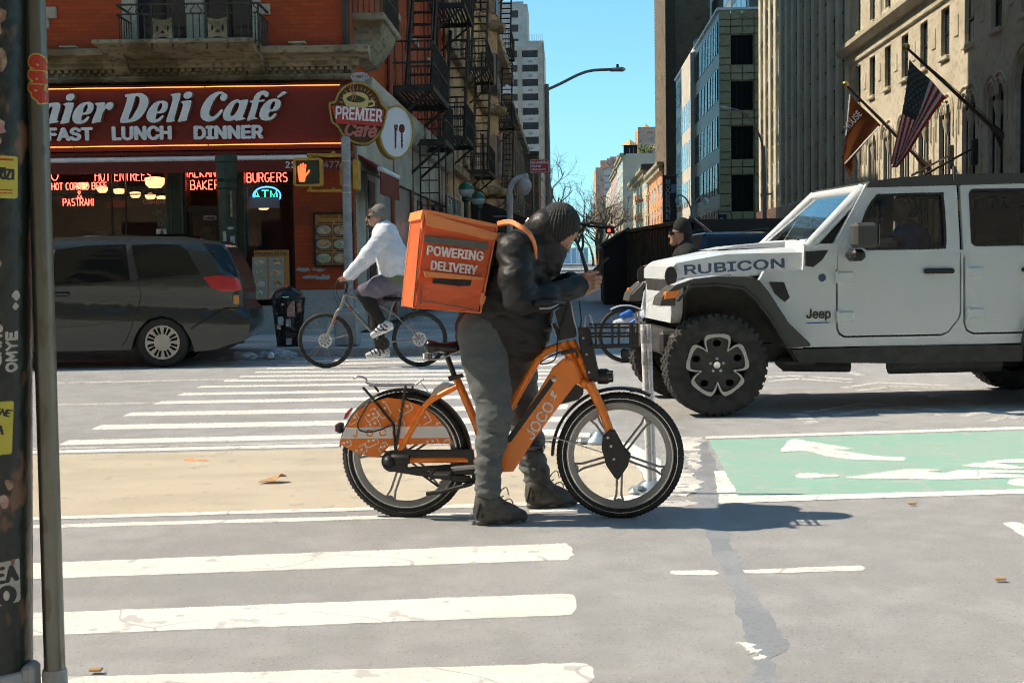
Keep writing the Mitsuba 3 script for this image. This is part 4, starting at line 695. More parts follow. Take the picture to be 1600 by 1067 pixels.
# stone and glass office building beyond the next avenue
gb = thing('office_building', 'olive stone and glass corner office building with horizontal glass bands', 'building')
GF = Fr(SL(0, 126), -STREET); qg = GF.q; gx0 = 14.5; gx1 = 36; gzt = qg(1150, 16)[1]
xj = [gx0] + [qg(p_, 100)[0] for p_ in (1141.5, 1159.5, 1178)] + [qg(1196, 100)[0], qg(1214, 100)[0], gx1]; xj[0] = qg(1123.2, 100)[0]
yj = [16, 31, 42, 54, 72.5, 91, 102, 115, 126, 144, 162, 173, 185.5, 196.5, 217.5, 238, 249.5, 261.5, 273, 285, 303, 322, 331, 348]
zj = [qg(1150, a)[1] for a in yj] + [2.0, 0]
gw = [(54, 102), (126, 173), (196.5, 249.5), (273, 331)]; obj('wall', bx(xj[0] + .1, gx1, .75, 40, 0, gzt - .2), 'mat_olive_panel', gb, fr=GF)
for i_ in range(len(xj) - 1):
    for j_ in range(len(zj) - 1):
        mid = (zj[j_] + zj[j_ + 1]) / 2; inwin = i_ in (1, 2) and any(qg(1150, b)[1] < mid < qg(1150, a)[1] for a, b in gw)
        if not inwin: obj('stone_panel', rbx(xj[i_] + .04, xj[i_ + 1] - .04, -.12, .12, zj[j_ + 1] + .04, zj[j_] - .04, .02), 'mat_olive_panel', gb, fr=GF)
for a, b in gw:
    z0, z1 = qg(1150, b)[1], qg(1150, a)[1]; k = obj('window', bx(xj[1], xj[3], .7, .74, z0, z1), 'mat_dark_glass', gb, fr=GF)
    obj('jamb', [bx(xj[1] - .03, xj[1] + .03, .1, .75, z0, z1), bx(xj[3] - .03, xj[3] + .03, .1, .75, z0, z1), bx(xj[1], xj[3], .1, .75, z0 - .03, z0 + .03), bx(xj[1], xj[3], .1, .75, z1 - .03, z1 + .03)], 'mat_olive_panel', k, fr=GF); obj('mullion', [bx(x, x + .07, .62, .7, z0, z1) for x in np.linspace(xj[1] + .6, xj[3] - .6, 3)], 'mat_frame_dark', k, fr=GF)
GS = RFr(175.0); xg = lambda d: 175.0 - d
obj('coping', [bx(xg(175), xg(126) + .1, -.15, .3, gzt, gzt + .25)], 'mat_letter_white', gb, fr=GS); obj('coping_front', bx(xj[0], gx1, -.2, .3, gzt, gzt + .22), 'mat_letter_white', gb, fr=GF)
obj('street_wall', bx(xg(175), xg(126.1), .05, .4, 0, gzt), 'mat_blue_panel', gb, fr=GS)
for f_, z in enumerate(np.arange(2.5, gzt - 3, 4.45)):
    for d0 in (127.2, 131.6, 136, 140.4, 144.8, 162.2, 166.4, 170.6):
        k = obj('window', bx(xg(d0 + 4.2), xg(d0), .0, .045, z + .55, z + 3.5), 'mat_sky_glass', gb, fr=GS); obj('mullion', [bx(x - .05, x + .05, -.05, .0, z + .55, z + 3.5) for x in np.linspace(xg(d0 + 4.2), xg(d0), 4)], 'mat_frame_dark', k, fr=GS)
obj('pale_bay', bx(xg(161.5), xg(149), -.5, .06, 0, gzt - .3), 'mat_cream_panel', gb, fr=GS, label='cream sunlit bay between the glass bands')
for z in np.arange(2.5, gzt - 8, 4.45):
    for d in (150.2, 153.1, 156, 158.9): obj('window', bx(xg(d + 1.5), xg(d), -.53, -.5, z + .4, z + 3.4), 'mat_window_glass', gb, fr=GS)
k = obj('upper_storeys', bx(xg(170), xg(134), 4, 34, gzt + .3, gzt + 16), 'mat_blue_panel', gb, fr=GS)
for z in (gzt + 1.2, gzt + 5.6, gzt + 10):
    for d in range(136, 168, 4): obj('upper_window', bx(xg(d + 3.6), xg(d), 3.95, 4.0, z, z + 3), 'mat_sky_glass', gb, fr=GS)
# brown tower behind it, hotel sign, sunlit houses down the street
bt2 = thing('brown_tower', 'tall dark brown brick tower at the right of the strip of sky', 'building'); BF = Fr(SL(0, 190), -STREET); x0 = BF.q(1041.5, 200)[0]
facade(bt2, BF, x0, 34, 0, 62, [], 'brown_wall'); obj('street_wall', bx(x0, x0 + .3, .3, 24, 0, 62), 'mat_brown_wall', bt2, fr=BF); obj('corner_pier', bx(x0 - .1, x0 + 1.3, -.35, .1, 0, 62), 'mat_dark_brick', bt2, fr=BF)
obj('rooftop_duct', [rbx(BF.q(1083, 70, -12)[0], BF.q(1093, 70, -12)[0], -14, -12, BF.q(1083, 78, -12)[1], BF.q(1083, 65, -12)[1], .2)], 'mat_alu', bt2, fr=BF)
hs = thing('hotel_sign', 'dark vertical hotel sign with pale letters at the foot of the brown tower', 'sign'); HF = Fr(SL(0, 186), -STREET); (xa_, za_), (xb_, zb_) = HF.q(1035, 275), HF.q(1061, 348)
obj('box', rbx(xa_, xb_, 0, .5, zb_, za_, .03), 'mat_black', hs, fr=HF); obj('blue_panel', bx(xa_ + 1.2, xb_ - .3, -.03, 0, za_ - 2.4, za_ - 1.2), 'mat_blue_print', hs, fr=HF)
for i_, ch in enumerate('MODERNE'):
    obj('lettering', letters(ch, .68, -.02, xa_ + .45, za_ - 1.15 - i_ * .82, fit=.62, depth=.02), 'mat_grey_pl', hs, fr=HF)
obj('bracket', [bx(xa_ - .2, xb_ + .2, .1, .3, za_ + .0, za_ + .12)], 'mat_dark_metal', hs, fr=HF)
def far_house(name, lab, l0, l1, d0, d1, h, m_front, m_side, cornice=None, wins=0, fl=3.6, cat='building', wm='window_glass'):
    """house between d0 and d1; its face to the camera (front) and its street face"""
    k = thing(name, lab, cat); ff = Fr(SL(0, d0), -STREET); obj('wall', bx(l0 + .02, l1, 0, d1 - d0, 0, h), 'mat_' + m_front, k, fr=ff); ss = Fr(SL(l0, d1), -90 - STREET)
    obj('street_wall', bx(0, d1 - d0 + .05, -.03, .05, 0, h + .05), 'mat_' + m_side, k, fr=ss)
    if wins:
        for x in np.linspace(1.5, d1 - d0 - 3.2, wins):
            for z in np.arange(3.2, h - 2.4, fl): w = obj('window', bx(x, x + 1.6, -.06, -.03, z, z + 2.1), 'mat_' + wm, k, fr=ss); obj('lintel', bx(x - .15, x + 1.75, -.2, -.03, z + 2.1, z + 2.4), 'mat_trim_stone', w, fr=ss)
    if cornice: obj('cornice', [rbx(-.3, d1 - d0 + .7, -cornice, .3, h - .1, h + .5, .05), rbx(-.1, d1 - d0 + .35, -cornice * .6, .3, h - .9, h - .15, .05)], 'mat_' + ('teal' if m_side == 'orange_brick_' else 'old_stone'), k, fr=ss)
    return k, ff, ss
k, ff, ss = far_house('orange_house', 'sunlit orange brick house with pale cornice left of the brown tower', 14.2, 30, 196, 228, 15.3, 'orange_brick', 'orange_brick', .9, 5)
obj('rooftop_unit', [rbx(14.6, 16.4, 4, 7, 15.3, 18.2, .1), rbx(17.4, 18.6, 3, 5, 15.3, 17, .1)], 'mat_alu', k, fr=ff)
k, ff, ss = far_house('dark_corniced_house', 'house with a dark heavy cornice and reddish fire escapes, sunlit side', 14.2, 19.5, 232, 282, 17, 'buff_brick', 'buff_brick', 1.3, 5)
obj('cornice_front', rbx(13, 19.6, -.9, .2, 17, 18.1, .1), 'mat_dark_metal', k, fr=ff); obj('chimney', bx(16.6, 17.4, 3, 4.5, 17.5, 20.4), 'mat_dark_metal', k, fr=ff)
for z in (5.2, 8.8, 12.4): obj('fire_escape', [bx(30, 38, -1.2, -.1, z, z + .15), bx(30, 38, -1.2, -1.15, z, z + 1)], 'mat_rust', k, fr=ss)
k, ff, ss = far_house('beige_apartment_house', 'beige apartment house with a planted roof terrace', 14.3, 60, 334, 372, 27.8, 'beige_wall', 'trim_stone', .8, 6, 3.6)
tr_ = obj('roof_railing', [bx(15, 45, .5, .6, 27.8, 28.2)] + [bx(a, a + .1, .5, .6, 28.2, 29.6) for a in np.arange(16, 45, 1.0)], 'mat_alu', k, fr=ff)
rg = NR.normal(0, 1, (220, 3)); mat('shrub', spotty((.10, .13, .05), (.2, .2, .06), 3), .8, two=True)
obj('roof_planting', [sph((c + .8 * a[0], 3 + a[1], 29.2 + .6 * a[2]), .35, 0) for c, n0 in ((19.5, 0), (21, 40), (27.5, 80), (30, 120), (33, 160)) for a in rg[n0:n0 + 40]], 'mat_shrub', k, fr=ff, kind='stuff')
obj('pergola', [rbx(26, 36, 6, 14, 31.6, 32.2, .1), bx(26, 36, 6.5, 13.5, 28, 31.6)], 'mat_beige_wall', k, fr=ff); mat('roof_orange', (.55, .32, .12), .6)
for lx, lw, zz in ((15.2, 2.4, 30.8), (22.5, 1.6, 30.2)): obj('gazebo_roof', lathe([(lw, zz), (.1, zz + 1.6), (0, zz + 1.7)], 4, (lx + 1.2, 8, 0)), 'mat_roof_orange', k, fr=ff)
obj('terrace_room', bx(14.8, 18.4, 6, 10, 27.8, 30.8), 'mat_sky_glass', k, fr=ff)
k, ff, ss = far_house('brown_apartment_block', 'brown flat topped apartment block rising behind the beige house', 24.5, 31, 450, 470, 46.3, 'pink_brick', 'orange_brick', None, 0)
obj('band', [bx(24.4, 31.1, -.1, 0, z, z + .4) for z in (35, 40.5)], 'mat_trim_stone', k, fr=ff); obj('window', bx(25.2, 28.2, -.06, 0, 29.5, 33.8), 'mat_blue_print', k, fr=ff); obj('roof_cone', lathe([(2.2, 46.3), (0, 48.2)], 8, (27.6, 8, 0)), 'mat_roof_orange', k, fr=ff)
wt = thing('water_tower', 'wooden roof water tower with a conical cap beside the brown tower', 'water tower'); WF = Fr(SL(0, 420), -STREET); x, z = WF.q(1038, 232)
obj('tank', lathe([(1.9, z), (2.0, z + .2), (1.9, z + 4.4)], 14, (x, 0, 0)), 'mat_grey_brick', wt, fr=WF); obj('cap', lathe([(2.2, z + 4.4), (.05, z + 6.6)], 14, (x, 0, 0)), 'mat_roof_orange', wt, fr=WF); obj('band', [lathe([(2.02, h), (2.02, h + .15)], 14, (x, 0, 0)) for h in np.arange(z + .4, z + 4, .6)], 'mat_dark_metal', wt, fr=WF); obj('stand', [bar((x + a, b, z - 18), (x + a, b, z), .15, 5) for a in (-1.3, 1.3) for b in (-1.2, 1.2)], 'mat_dark_metal', wt, fr=WF)
k, ff, ss = far_house('pink_house_row', 'sunlit pink brick apartment houses in the distance, before the far tower', 14.6, 20, 380, 430, 27.5, 'pink_brick', 'pink_brick', .8, 5)
obj('stair_head', bx(14.7, 17.6, 0, 6, 27.5, 31.5), 'mat_pink_brick', k, fr=ff)
k, ff, ss = far_house('pink_house_row', 'narrow pale pink house beside the far brown tower', 14.9, 18, 440, 500, 26, 'pink_brick', 'beige_wall', None, 4)
k, ff, ss = far_house('far_tower', 'far pinkish brown tower closing the right of the street view', 13.4, 40, 600, 640, 43.5, 'pink_brick', 'orange_brick', None, 0)
obj('penthouse', [bx(15.6, 18.5, 2, 20, 43.5, 46.8), bx(18.5, 26, 1, 20, 43.5, 47.6), bx(20, 24, 4, 20, 47.6, 48.6)], 'mat_pink_brick', k, fr=ff); obj('balcony_stack', [bx(17, 22, -.4, 0, z, z + 2.2) for z in np.arange(4, 42, 3)], 'mat_grey_stone', k, fr=ff, kind='stuff')
k, ff, ss = far_house('blue_glass_block', 'pale blue glass block closing the far end of the street', -3, 12, 760, 800, 9, 'far_blue', 'far_blue', None, 0); obj('mullion', [bx(x, x + .5, -.3, 0, 0, 9) for x in (2, 5.4, 6.6, 9)], 'mat_letter_white', k, fr=ff)
k, ff, ss = far_house('far_left_house', 'low shaded houses far down the left side of the street', -30, -6.5, 300, 600, 18, 'grey_brick', 'grey_brick', None, 0)
# ---------------------------------------------------------------- the orange hire bicycle
B = Fr(G(636, 807), -5.5); SB = np.linalg.norm(np.array(B.q(736, 711)) - np.array(B.q(636, 711))) / 100.0     # metres per pixel
def bp_(px, py, y=0.0): x, z = B.q(px, py, y); return (x, y, z)
def bl(pts, y=0.0): return [bp_(a, b, y) for a, b in pts]
def bpoly(pts): return P2([B.q(a, b) for a, b in pts])
zb1 = lambda *p: [(520 + a / 3.81, 560 + b / 3.81) for a, b in p]
zb2 = lambda *p: [(780 + a / 3.81, 560 + b / 3.81) for a, b in p]
zb4 = lambda *p: [(820 + a / 4.85, 440 + b / 4.85) for a, b in p]
mat('bike_orange', (.88, .225, .012), .3, clearcoat=.6, clearcoat_gloss=.9); mat('rim_grey', (.30, .30, .29), .4, .3); mat('white_ink', (.72, .70, .66), .5); mat('guard_orange', (.82, .2, .015), .45); mat('tyre', spotty((.016, .016, .015), (.03, .029, .027), 40), .75); mat('sat_black', (.02, .02, .019), .42)
bike = thing('hire_bicycle', 'orange electric hire bicycle with a black front basket, stood over by the rider', 'bicycle')
def ring(c, prof, n=72):
    m = lathe(prof, n, (0, 0, 0), 'y'); m.vertices += [c[0], 0, c[1]]; return m
def bike_wheel(cpx, R_, a0, parent):
    c = B.q(*cpx); w = obj('wheel', [ring(c, [(.012, .04), (.03, .04), (.03, -.04), (.012, -.04)], 20)], 'mat_rim_grey', parent, fr=B)
    t = [(R_ - .052, .014), (R_ - .045, .023), (R_ - .02, .026), (R_ - .006, .018), (R_, .006), (R_, -.006), (R_ - .006, -.018), (R_ - .02, -.026), (R_ - .045, -.023), (R_ - .052, -.014), (R_ - .052, .014)]
    obj('tyre', [ring(c, t)] + [rbx(-.004, .004, -.02, .02, R_ - .004, R_ + .0008, .0004).apply_transform(trimesh.transformations.rotation_matrix(a, [0, 1, 0])).apply_translation([c[0], 0, c[1]]) for a in np.linspace(0, 2 * math.pi, 90)[:-1]], 'mat_tyre', w, 35, fr=B)
    ri = R_ - .05
    obj('rim', [ring(c, [(ri, .015), (ri, -.015), (ri - .02, -.016), (ri - .038, -.009), (ri - .04, 0), (ri - .038, .009), (ri - .02, .016), (ri, .015)])], 'mat_rim_grey', w, 35, fr=B)
    obj('rim_stripe', [ring(c, [(ri - .006, -.0175), (ri - .010, -.0178), (ri - .010, .0178), (ri - .006, .0175)])] + [ring(c, [(R_ - .030, -.0268), (R_ - .033, -.0263), (R_ - .033, .0263), (R_ - .030, .0268)])], 'mat_chrome', w, fr=B, label='bright reflective ring on the tyre wall')
    for k in range(5):
        a = math.radians(a0 + 72 * k); sp = []
        for s in (-1, 1):
            o = s * .0125; dx, dz = math.cos(a), math.sin(a); r0, r1 = .03, ri - .03
            P = [(c[0] + dx * r + -dz * o * (1 if r < r1 - .02 else 1.7), 0, c[1] + dz * r + dx * o * (1 if r < r1 - .02 else 1.7)) for r in (r0, .1, .2, r1 - .015, r1)]
            sp.append(tube(P, .006, 6))
        sp.append(sph((c[0] + math.cos(a) * (ri - .034), 0, c[1] + math.sin(a) * (ri - .034)), .02, 1, (1, .4, 1)))
        obj('spoke', sp, 'mat_rim_grey', w, True, fr=B)
    return w, c
RW_ = 98.2 * SB
wr, cR = bike_wheel((633.5, 710.5), RW_, 34, bike); wf_, cF = bike_wheel((968.7, 711), RW_ * .985, 52, bike)
# frame
dt = bpoly([(864, 574), (880, 560), (897, 560), (912, 596), (899, 600), (836, 684), (803, 735), (781, 736), (777, 716), (793, 690)])
fr_ = obj('frame', [ext(dt, -.032, .032), ext(dt.buffer(-.008), -.042, .042), tube(spline(bl([(886, 540), (868, 543), (846, 555), (828, 583), (806, 622), (780, 668), (757, 700)]), 5), .02, 10),
    tube(bl([(712, 589), (728, 625), (745, 665), (757, 704), (764, 726)]), .021, 12), tube(spline(bl([(714, 604), (690, 616), (668, 630), (655, 650), (634, 688), (622, 709)], -.052), 4), .0155, 10), tube(spline(bl([(714, 604), (690, 616), (668, 630), (655, 650), (634, 688), (622, 709)], .052), 4), .0155, 10),
    tube(bl([(880, 534), (911, 598)]), .026, 14), tube(bl([(640, 718), (728, 718), (775, 724)], -.055), .017, 10), tube(bl([(640, 718), (728, 718), (775, 724)], .055), .017, 10), tube([bp_(714, 604, -.055), bp_(714, 604, .055)], .018, 10)], 'mat_bike_orange', bike, 40, fr=B)
obj('battery_cover', ext(bpoly([(861, 590), (866, 597), (800, 688), (793, 689), (792, 684)]), -.05, .05), 'mat_sat_black', fr_, fr=B)
a_ = math.degrees(math.atan2(54, 36)); x, z = B.q(833, 686)
obj('lettering', letters('JOCO', 15.5 * SB, -.0435, x, z, fit=63 * SB, depth=.002, ang=a_), 'mat_white_ink', fr_, fr=B)
obj('flash_mark', ext(bpoly(zb2((306, 215), (318, 180), (332, 196), (326, 212), (346, 210), (330, 250), (330, 226))), -.046, -.0425), 'mat_white_ink', fr_, fr=B)
x, z = B.q(866.5, 591); obj('bolt', [lathe([(.0, -.02), (.013, -.018), (.013, .02)], 12, (x, -.036, z), 'y')], 'mat_steel', fr_, fr=B)
obj('fork', [tube(bl([(893, 532), (906, 560), (921, 596)], 0), .021, 12), rbx(-.03, .03, -.075, .075, -.022, .022, .012).apply_transform(trimesh.transformations.rotation_matrix(math.radians(25), [0, 1, 0])).apply_translation(bp_(916, 599))] + [tube([bp_(920, 598, y), bp_(938, 634, y), bp_(955, 678, y * 1.05), bp_(960, 690, y * 1.05)], [.026, .024, .02, .017], 12) for y in (-.062, .062)], 'mat_bike_orange', bike, 40, fr=B)
hub = bpoly(zb2((662, 408), (690, 414), (740, 508), (784, 556), (768, 622), (712, 704), (690, 694), (640, 622), (612, 520), (618, 452)))
obj('motor_cover', [ext(hub.buffer(-.006), -.098, -.045), ext(hub, -.09, -.05), ext(hub.buffer(-.02), .045, .09)], 'mat_sat_black', bike, fr=B)
for p_ in ((650, 455), (668, 505), (685, 580)): x, z = B.q(*zb2(p_)[0]); obj('bolt', lathe([(0, -.006), (.007, -.005), (.008, .004)], 8, (x, -.099, z), 'y'), 'mat_steel', bike, fr=B)
# mudguards
def guard(c, r, a0, a1, w=.03):
    P = arcpts(c[0], c[1], r, a0, a1, 40); v = []
    for p in P:
        d = np.array([p[0] - c[0], 0, p[2] - c[1]]) / r
        for y, k in ((-w, -.016), (-w * .8, -.004), (0, .0), (w * .8, -.004), (w, -.016), (w * .8, -.009), (0, -.006), (-w * .8, -.009)): v.append(p + d * k + [0, y, 0])
    N, n = len(P), 8; f = []
    for i in range(N - 1):
        for j in range(n):
            a, b2, c2, d2 = i * n + j, i * n + (j + 1) % n, (i + 1) * n + (j + 1) % n, (i + 1) * n + j; f += [[a, b2, c2], [a, c2, d2]]
    return TM(v, f)
obj('rear_mudguard', guard(cR, 104.5 * SB, 4, 172, .034), 'mat_sat_black', bike, 40, fr=B); obj('front_mudguard', [guard(cF, 105.5 * SB, 63, 180, .034), ext(bpoly([(985, 605), (1003, 608), (995, 611), (984, 612)]), -.03, .03)], 'mat_sat_black', bike, 40, fr=B)
obj('mudguard_stay', [tube([bp_(862, 682, y), bp_(958, 712, y)], .003, 5) for y in (-.05, .05)], 'mat_steel', bike, fr=B)
obj('wheel_reflector', bx(*[cF[0] - 82 * SB, cF[0] - 72 * SB], -.012, .012, cF[1] - 2 * SB, cF[1] + 34 * SB), 'mat_white_pl', bike, fr=B)
# skirt guard with its printed band
sk = bpoly(zb1((52, 502), (66, 455), (90, 400), (140, 320), (220, 262), (330, 228), (430, 238), (530, 275), (612, 330), (682, 410), (722, 500), (400, 506), (340, 515), (310, 545), (276, 582), (200, 566), (130, 545)))
g_ = obj('skirt_guard', [ext(sk, -.046, -.042), ext(sk, .042, .046)], 'mat_guard_orange', bike, fr=B, label='orange patterned guard over the rear wheel')
band = sk.intersection(bpoly(zb1((20, 407), (760, 393), (760, 463), (20, 471)))); obj('white_band', ext(band, -.0485, -.0462), 'mat_white_ink', g_, fr=B)
x, z = B.q(*zb1((133, 457))[0])
for i_, ch in enumerate('JOCO'): x, z = B.q(*zb1((133 + 77 * i_, 458 - i_ * 2))[0]); obj('lettering', letters(ch, 10.2 * SB, -.0488, x, z, fit=(7 if ch == 'J' else 11.5) * SB, depth=.001), 'mat_guard_orange', g_, fr=B)
pat = []
for (cx, cy, w, h, a) in ((130, 350, 70, 60, -30), (250, 385, 80, 70, -30), (310, 300, 70, 90, -30), (440, 285, 80, 70, -30), (545, 350, 80, 80, -30), (400, 380, 70, 60, -30), (240, 330, 80, 60, -30), (640, 380, 50, 50, -30), (90, 495, 60, 55, -25), (240, 485, 80, 60, -25), (170, 540, 90, 50, -25), (310, 520, 60, 50, -25), (590, 490, 90, 60, -25), (690, 480, 50, 40, -25)):
    r = sa.rotate(rrect(-w / 2, -h / 2, w / 2, h / 2, 10), a); p = r.difference(r.buffer(-5)).difference(sg.box(-w, -h, -w * .1, h * .1))
    p = unary_union([p, sg.Point(-w * .2, 0).buffer(8), sg.Point(w * .15, -h * .1).buffer(8)])
    pat.append(P2([(0, 0)]) if False else sa.translate(p, cx, cy))
pat = unary_union(pat); tx = lambda g: P2([B.q(*zb1(c)[0]) for c in g.exterior.coords], [[B.q(*zb1(c)[0]) for c in h.coords] for h in g.interiors])
pat = unary_union([tx(g) for g in polys(pat)]).intersection(sk.buffer(-.004)).difference(band.buffer(.004)); obj('printed_pattern', ext(pat, -.0474, -.0461), 'mat_white_ink', g_, fr=B, kind='stuff')
# chain case, chain stay cover, crank, pedals, stand
cc = unary_union([bpoly([(616, 700.5), (742, 699), (748, 753), (735, 752), (620, 734)]), oval(*B.q(616, 717.5), 16.5 * SB)]).difference(bpoly([(640, 711), (730, 711), (733, 721), (640, 727)])).difference(bpoly([(665, 732), (740, 739), (740, 744), (680, 736)]))
obj('chain_case', [ext(cc, -.068, -.05), ext(cc.buffer(-.008), -.074, -.045)], 'mat_sat_black', bike, fr=B); x, z = B.q(616, 717)
obj('axle_cap', [tube([bp_(612, 717, -.075), bp_(640, 717, -.075)], .026, 12), lathe([(0, -.02), (.03, -.016), (.032, .02)], 16, (x - .01, -.09, z), 'y')], 'mat_black', bike, True, fr=B)
crk = obj('crank', [tube([bp_(765, 727, -.085), bp_(705, 733, -.1)], .013, 8), tube([bp_(765, 727, .085), bp_(822, 716, .1)], .013, 8), tube([bp_(765, 727, -.09), bp_(765, 727, .09)], .03, 14)], 'mat_alu', bike, True, fr=B)
for px_, y0 in ((697, -.21), (830, .11)):
    pz = 734 if px_ < 750 else 709; x, z = B.q(px_, pz); obj('pedal', [rbx(x - .05, x + .05, y0, y0 + .1, z - .012, z + .012, .008), rbx(x - .052, x - .04, y0, y0 + .1, z - .017, z + .017, .003), rbx(x + .04, x + .052, y0, y0 + .1, z - .017, z + .017, .003)], 'mat_black', bike, fr=B)
obj('kick_stand', [tube(bl([(738, 753), (735, 756), (690, 768), (666, 771)], -.1), .011, 8), tube(bl([(690, 742), (735, 745)], -.06), .008, 6), tube(bl([(655, 738), (685, 760)], -.07), .006, 6)], 'mat_dark_metal', bike, True, fr=B)
# rack, lights, wheel lock, saddle
rk = [(553, 591), (560, 588), (572, 592), (578, 600), (640, 601.5), (650, 600), (658, 594), (661, 592)]
rack = obj('rear_rack', [tube(spline(bl(rk, y), 4), .0055, 8) for y in (-.06, .06)] + [tube([bp_(a, b, -.06), bp_(a, b, .06)], .005, 6) for a, b in ((553, 591), (661, 592), (590, 600.5), (615, 601), (640, 601.5))] + [rbx(*sorted((B.q(578, 600)[0], B.q(648, 600)[0])), -.045, .045, B.q(600, 602.5)[1], B.q(600, 600)[1], .003)], 'mat_steel', bike, True, fr=B)
obj('rack_stay', [tube(bl([(567, 605), (582, 622), (615, 663), (618, 704)], y), .007, 7) for y in (-.062, .062)] + [tube(bl([(634, 602), (628, 640), (618, 705)], y), .007, 7) for y in (-.062, .062)] + [tube(bl([(582, 600), (592, 612)], -.03), .006, 6), tube(bl([(645, 603), (643, 615)], .02), .006, 6), tube(spline(bl([(581, 622), (570, 640), (559, 662), (564, 673), (585, 674), (617, 662)], -.066), 4), .004, 5)], 'mat_sat_black', rack, True, fr=B)
obj('rack_strap', [tube(bl([(658, 598), (672, 617)], y), .003, 5) for y in (-.02, .02)], 'mat_steel', rack, fr=B)
obj('mudguard_reflector', ext(bpoly([(538, 654), (541, 645), (549, 637), (550.5, 640), (545, 649), (542, 654)]), -.02, .02), 'mat_red_lens', bike, fr=B)
rl_ = obj('rear_light', rbx(B.q(527, 660)[0], B.q(536, 660)[0], -.03, .03, B.q(530, 676)[1], B.q(530, 660)[1], .008), 'mat_sat_black', bike, fr=B); obj('lens', rbx(B.q(524.5, 660)[0], B.q(527.5, 660)[0], -.025, .025, B.q(530, 674)[1], B.q(530, 662)[1], .006), 'mat_red_lens', rl_, fr=B)
obj('wheel_lock', [ext(bpoly([(673, 622), (680, 606), (692, 597), (708, 601), (704, 610), (688, 618)]), -.045, .045), ext(bpoly([(690, 603), (699, 598), (704, 606), (697, 610)]), -.05, .05)], 'mat_alu', bike, 20, fr=B)
obj('seat_post', [tube(bl([(697, 552), (711, 590)]), .0145, 12), ext(bpoly([(701, 588), (721, 584), (724, 589), (704, 595)]), -.035, .035)], 'mat_sat_black', bike, 30, fr=B)
s_ = Soft(); s_.cone(bp_(672, 541, -.045), bp_(672, 541, .045), .028).cone(bp_(674, 541, -.05), bp_(712, 545, -.012), .026, .02).cone(bp_(674, 541, .05), bp_(712, 545, .012), .026, .02).cone(bp_(690, 543), bp_(737, 539), .024, .018)
obj('saddle', s_.mesh(.007), 'mat_black_gloss', bike, True, fr=B); obj('saddle_spring', [tube([(bp_(668, 551)[0] + .018 * math.cos(a), y + .018 * math.sin(a), bp_(668, 551)[2] - .0012 * a) for a in np.linspace(0, 28, 60)], .004, 5) for y in (-.04, .04)] + [tube(bl([(668, 562), (690, 561), (700, 556), (725, 545)], y), .005, 5) for y in (-.03, .03)], 'mat_steel', bike, True, fr=B)
# head: stem, display mount, bars, brake levers, cables
obj('stem', [ext(bpoly(zb4((232, 228), (300, 165), (345, 150), (392, 405), (385, 418), (282, 440))), -.04, .04), ext(bpoly(zb4((200, 325), (235, 310), (285, 440), (258, 452))), -.03, .03)], 'mat_sat_black', bike, fr=B)
obj('stem_edge', [tube(bl(zb4((200, 318), (256, 452)), y), .004, 5) for y in (-.034, .034)] + [tube(bl(zb4((290, 165), (345, 150), (375, 300), (440, 470)), y), .0045, 5) for y in (-.042, .042)], 'mat_steel', bike, True, fr=B)
obj('handlebar', [tube(spline([bp_(882, 474, 0), bp_(880, 473, -.12), bp_(868, 472, -.22), bp_(848, 473, -.27), bp_(838, 474, -.29)], 4), .012, 8), tube(spline([bp_(882, 474, 0), bp_(880, 473, .12), bp_(868, 472, .22), bp_(848, 473, .27), bp_(838, 474, .29)], 4), .012, 8)], 'mat_sat_black', bike, True, fr=B)
for s in (-1, 1): obj('grip', tube([bp_(862, 472.5, s * .24), bp_(836, 474, s * .292)], .017, 10), 'mat_rubber', bike, True, fr=B); obj('brake_lever', tube(spline([bp_(872, 475, s * .2), bp_(860, 481, s * .25), bp_(843, 482, s * .29)], 4), .006, 6), 'mat_alu', bike, True, fr=B)
obj('cable', [tube(spline(bl([(886, 480), (872, 520), (868, 560), (846, 569), (850, 562), (876, 550), (886, 548)], -.05), 5), .004, 5), tube(spline(bl([(905, 470), (908, 500), (905, 530), (912, 560)], -.03), 4), .004, 5)], 'mat_black', bike, True, fr=B)
obj('cable_clip', [ext(bpoly(zb4((275, 530), (385, 500), (415, 565), (400, 578), (385, 530), (280, 552))), -.05, -.036)], 'mat_sat_black', bike, fr=B)
obj('lock_plate', ext(bpoly([(899, 600), (912, 607), (911, 616), (904, 624), (869, 633)]), -.02, .02), 'mat_sat_black', bike, fr=B)
# front carrier: plate, basket of bars, lamp
bk = obj('front_carrier', [ext(bpoly([(902.5, 511), (921, 510), (928, 545), (937.5, 594), (925, 597), (918, 585)]), -.05, .05)], 'mat_sat_black', bike, fr=B)
for a, b in ((912, 527), (917, 552), (921, 580)): x, z = B.q(a, b); obj('bolt', lathe([(0, -.005), (.006, -.004), (.007, .004)], 8, (x, -.051, z), 'y'), 'mat_steel', bk, fr=B)
yb = .17; bars = []
for y in (-yb, yb):
    for py in (507, 512, 521, 526, 541): bars.append(bar(bp_(922, py, y), bp_(996, py - 1, y), .0055 if py != 541 else .011, 6))
    for px_ in (931, 957, 967, 986, 996): bars.append(bar(bp_(px_, 506, y), bp_(px_, 542, y), .006 if px_ < 980 else .009, 6))
for px_ in (924, 945, 960, 975, 996):
    bars.append(bar(bp_(px_, 542, -yb), bp_(px_, 542, yb), .006, 6))
for py in (507, 521, 541): bars += [bar(bp_(996, py, -yb), bp_(996, py, yb), .007, 6), bar(bp_(922, py, -yb), bp_(922, py, yb), .007, 6)]
for y in np.linspace(-yb, yb, 5): bars.append(bar(bp_(996, 507, y), bp_(996, 541, y), .005, 6))
obj('basket', bars + [ext(bpoly([(986, 508), (997, 508), (997, 536), (989, 545), (985, 545)]), -yb - .004, -yb + .004)], 'mat_sat_black', bk, fr=B)
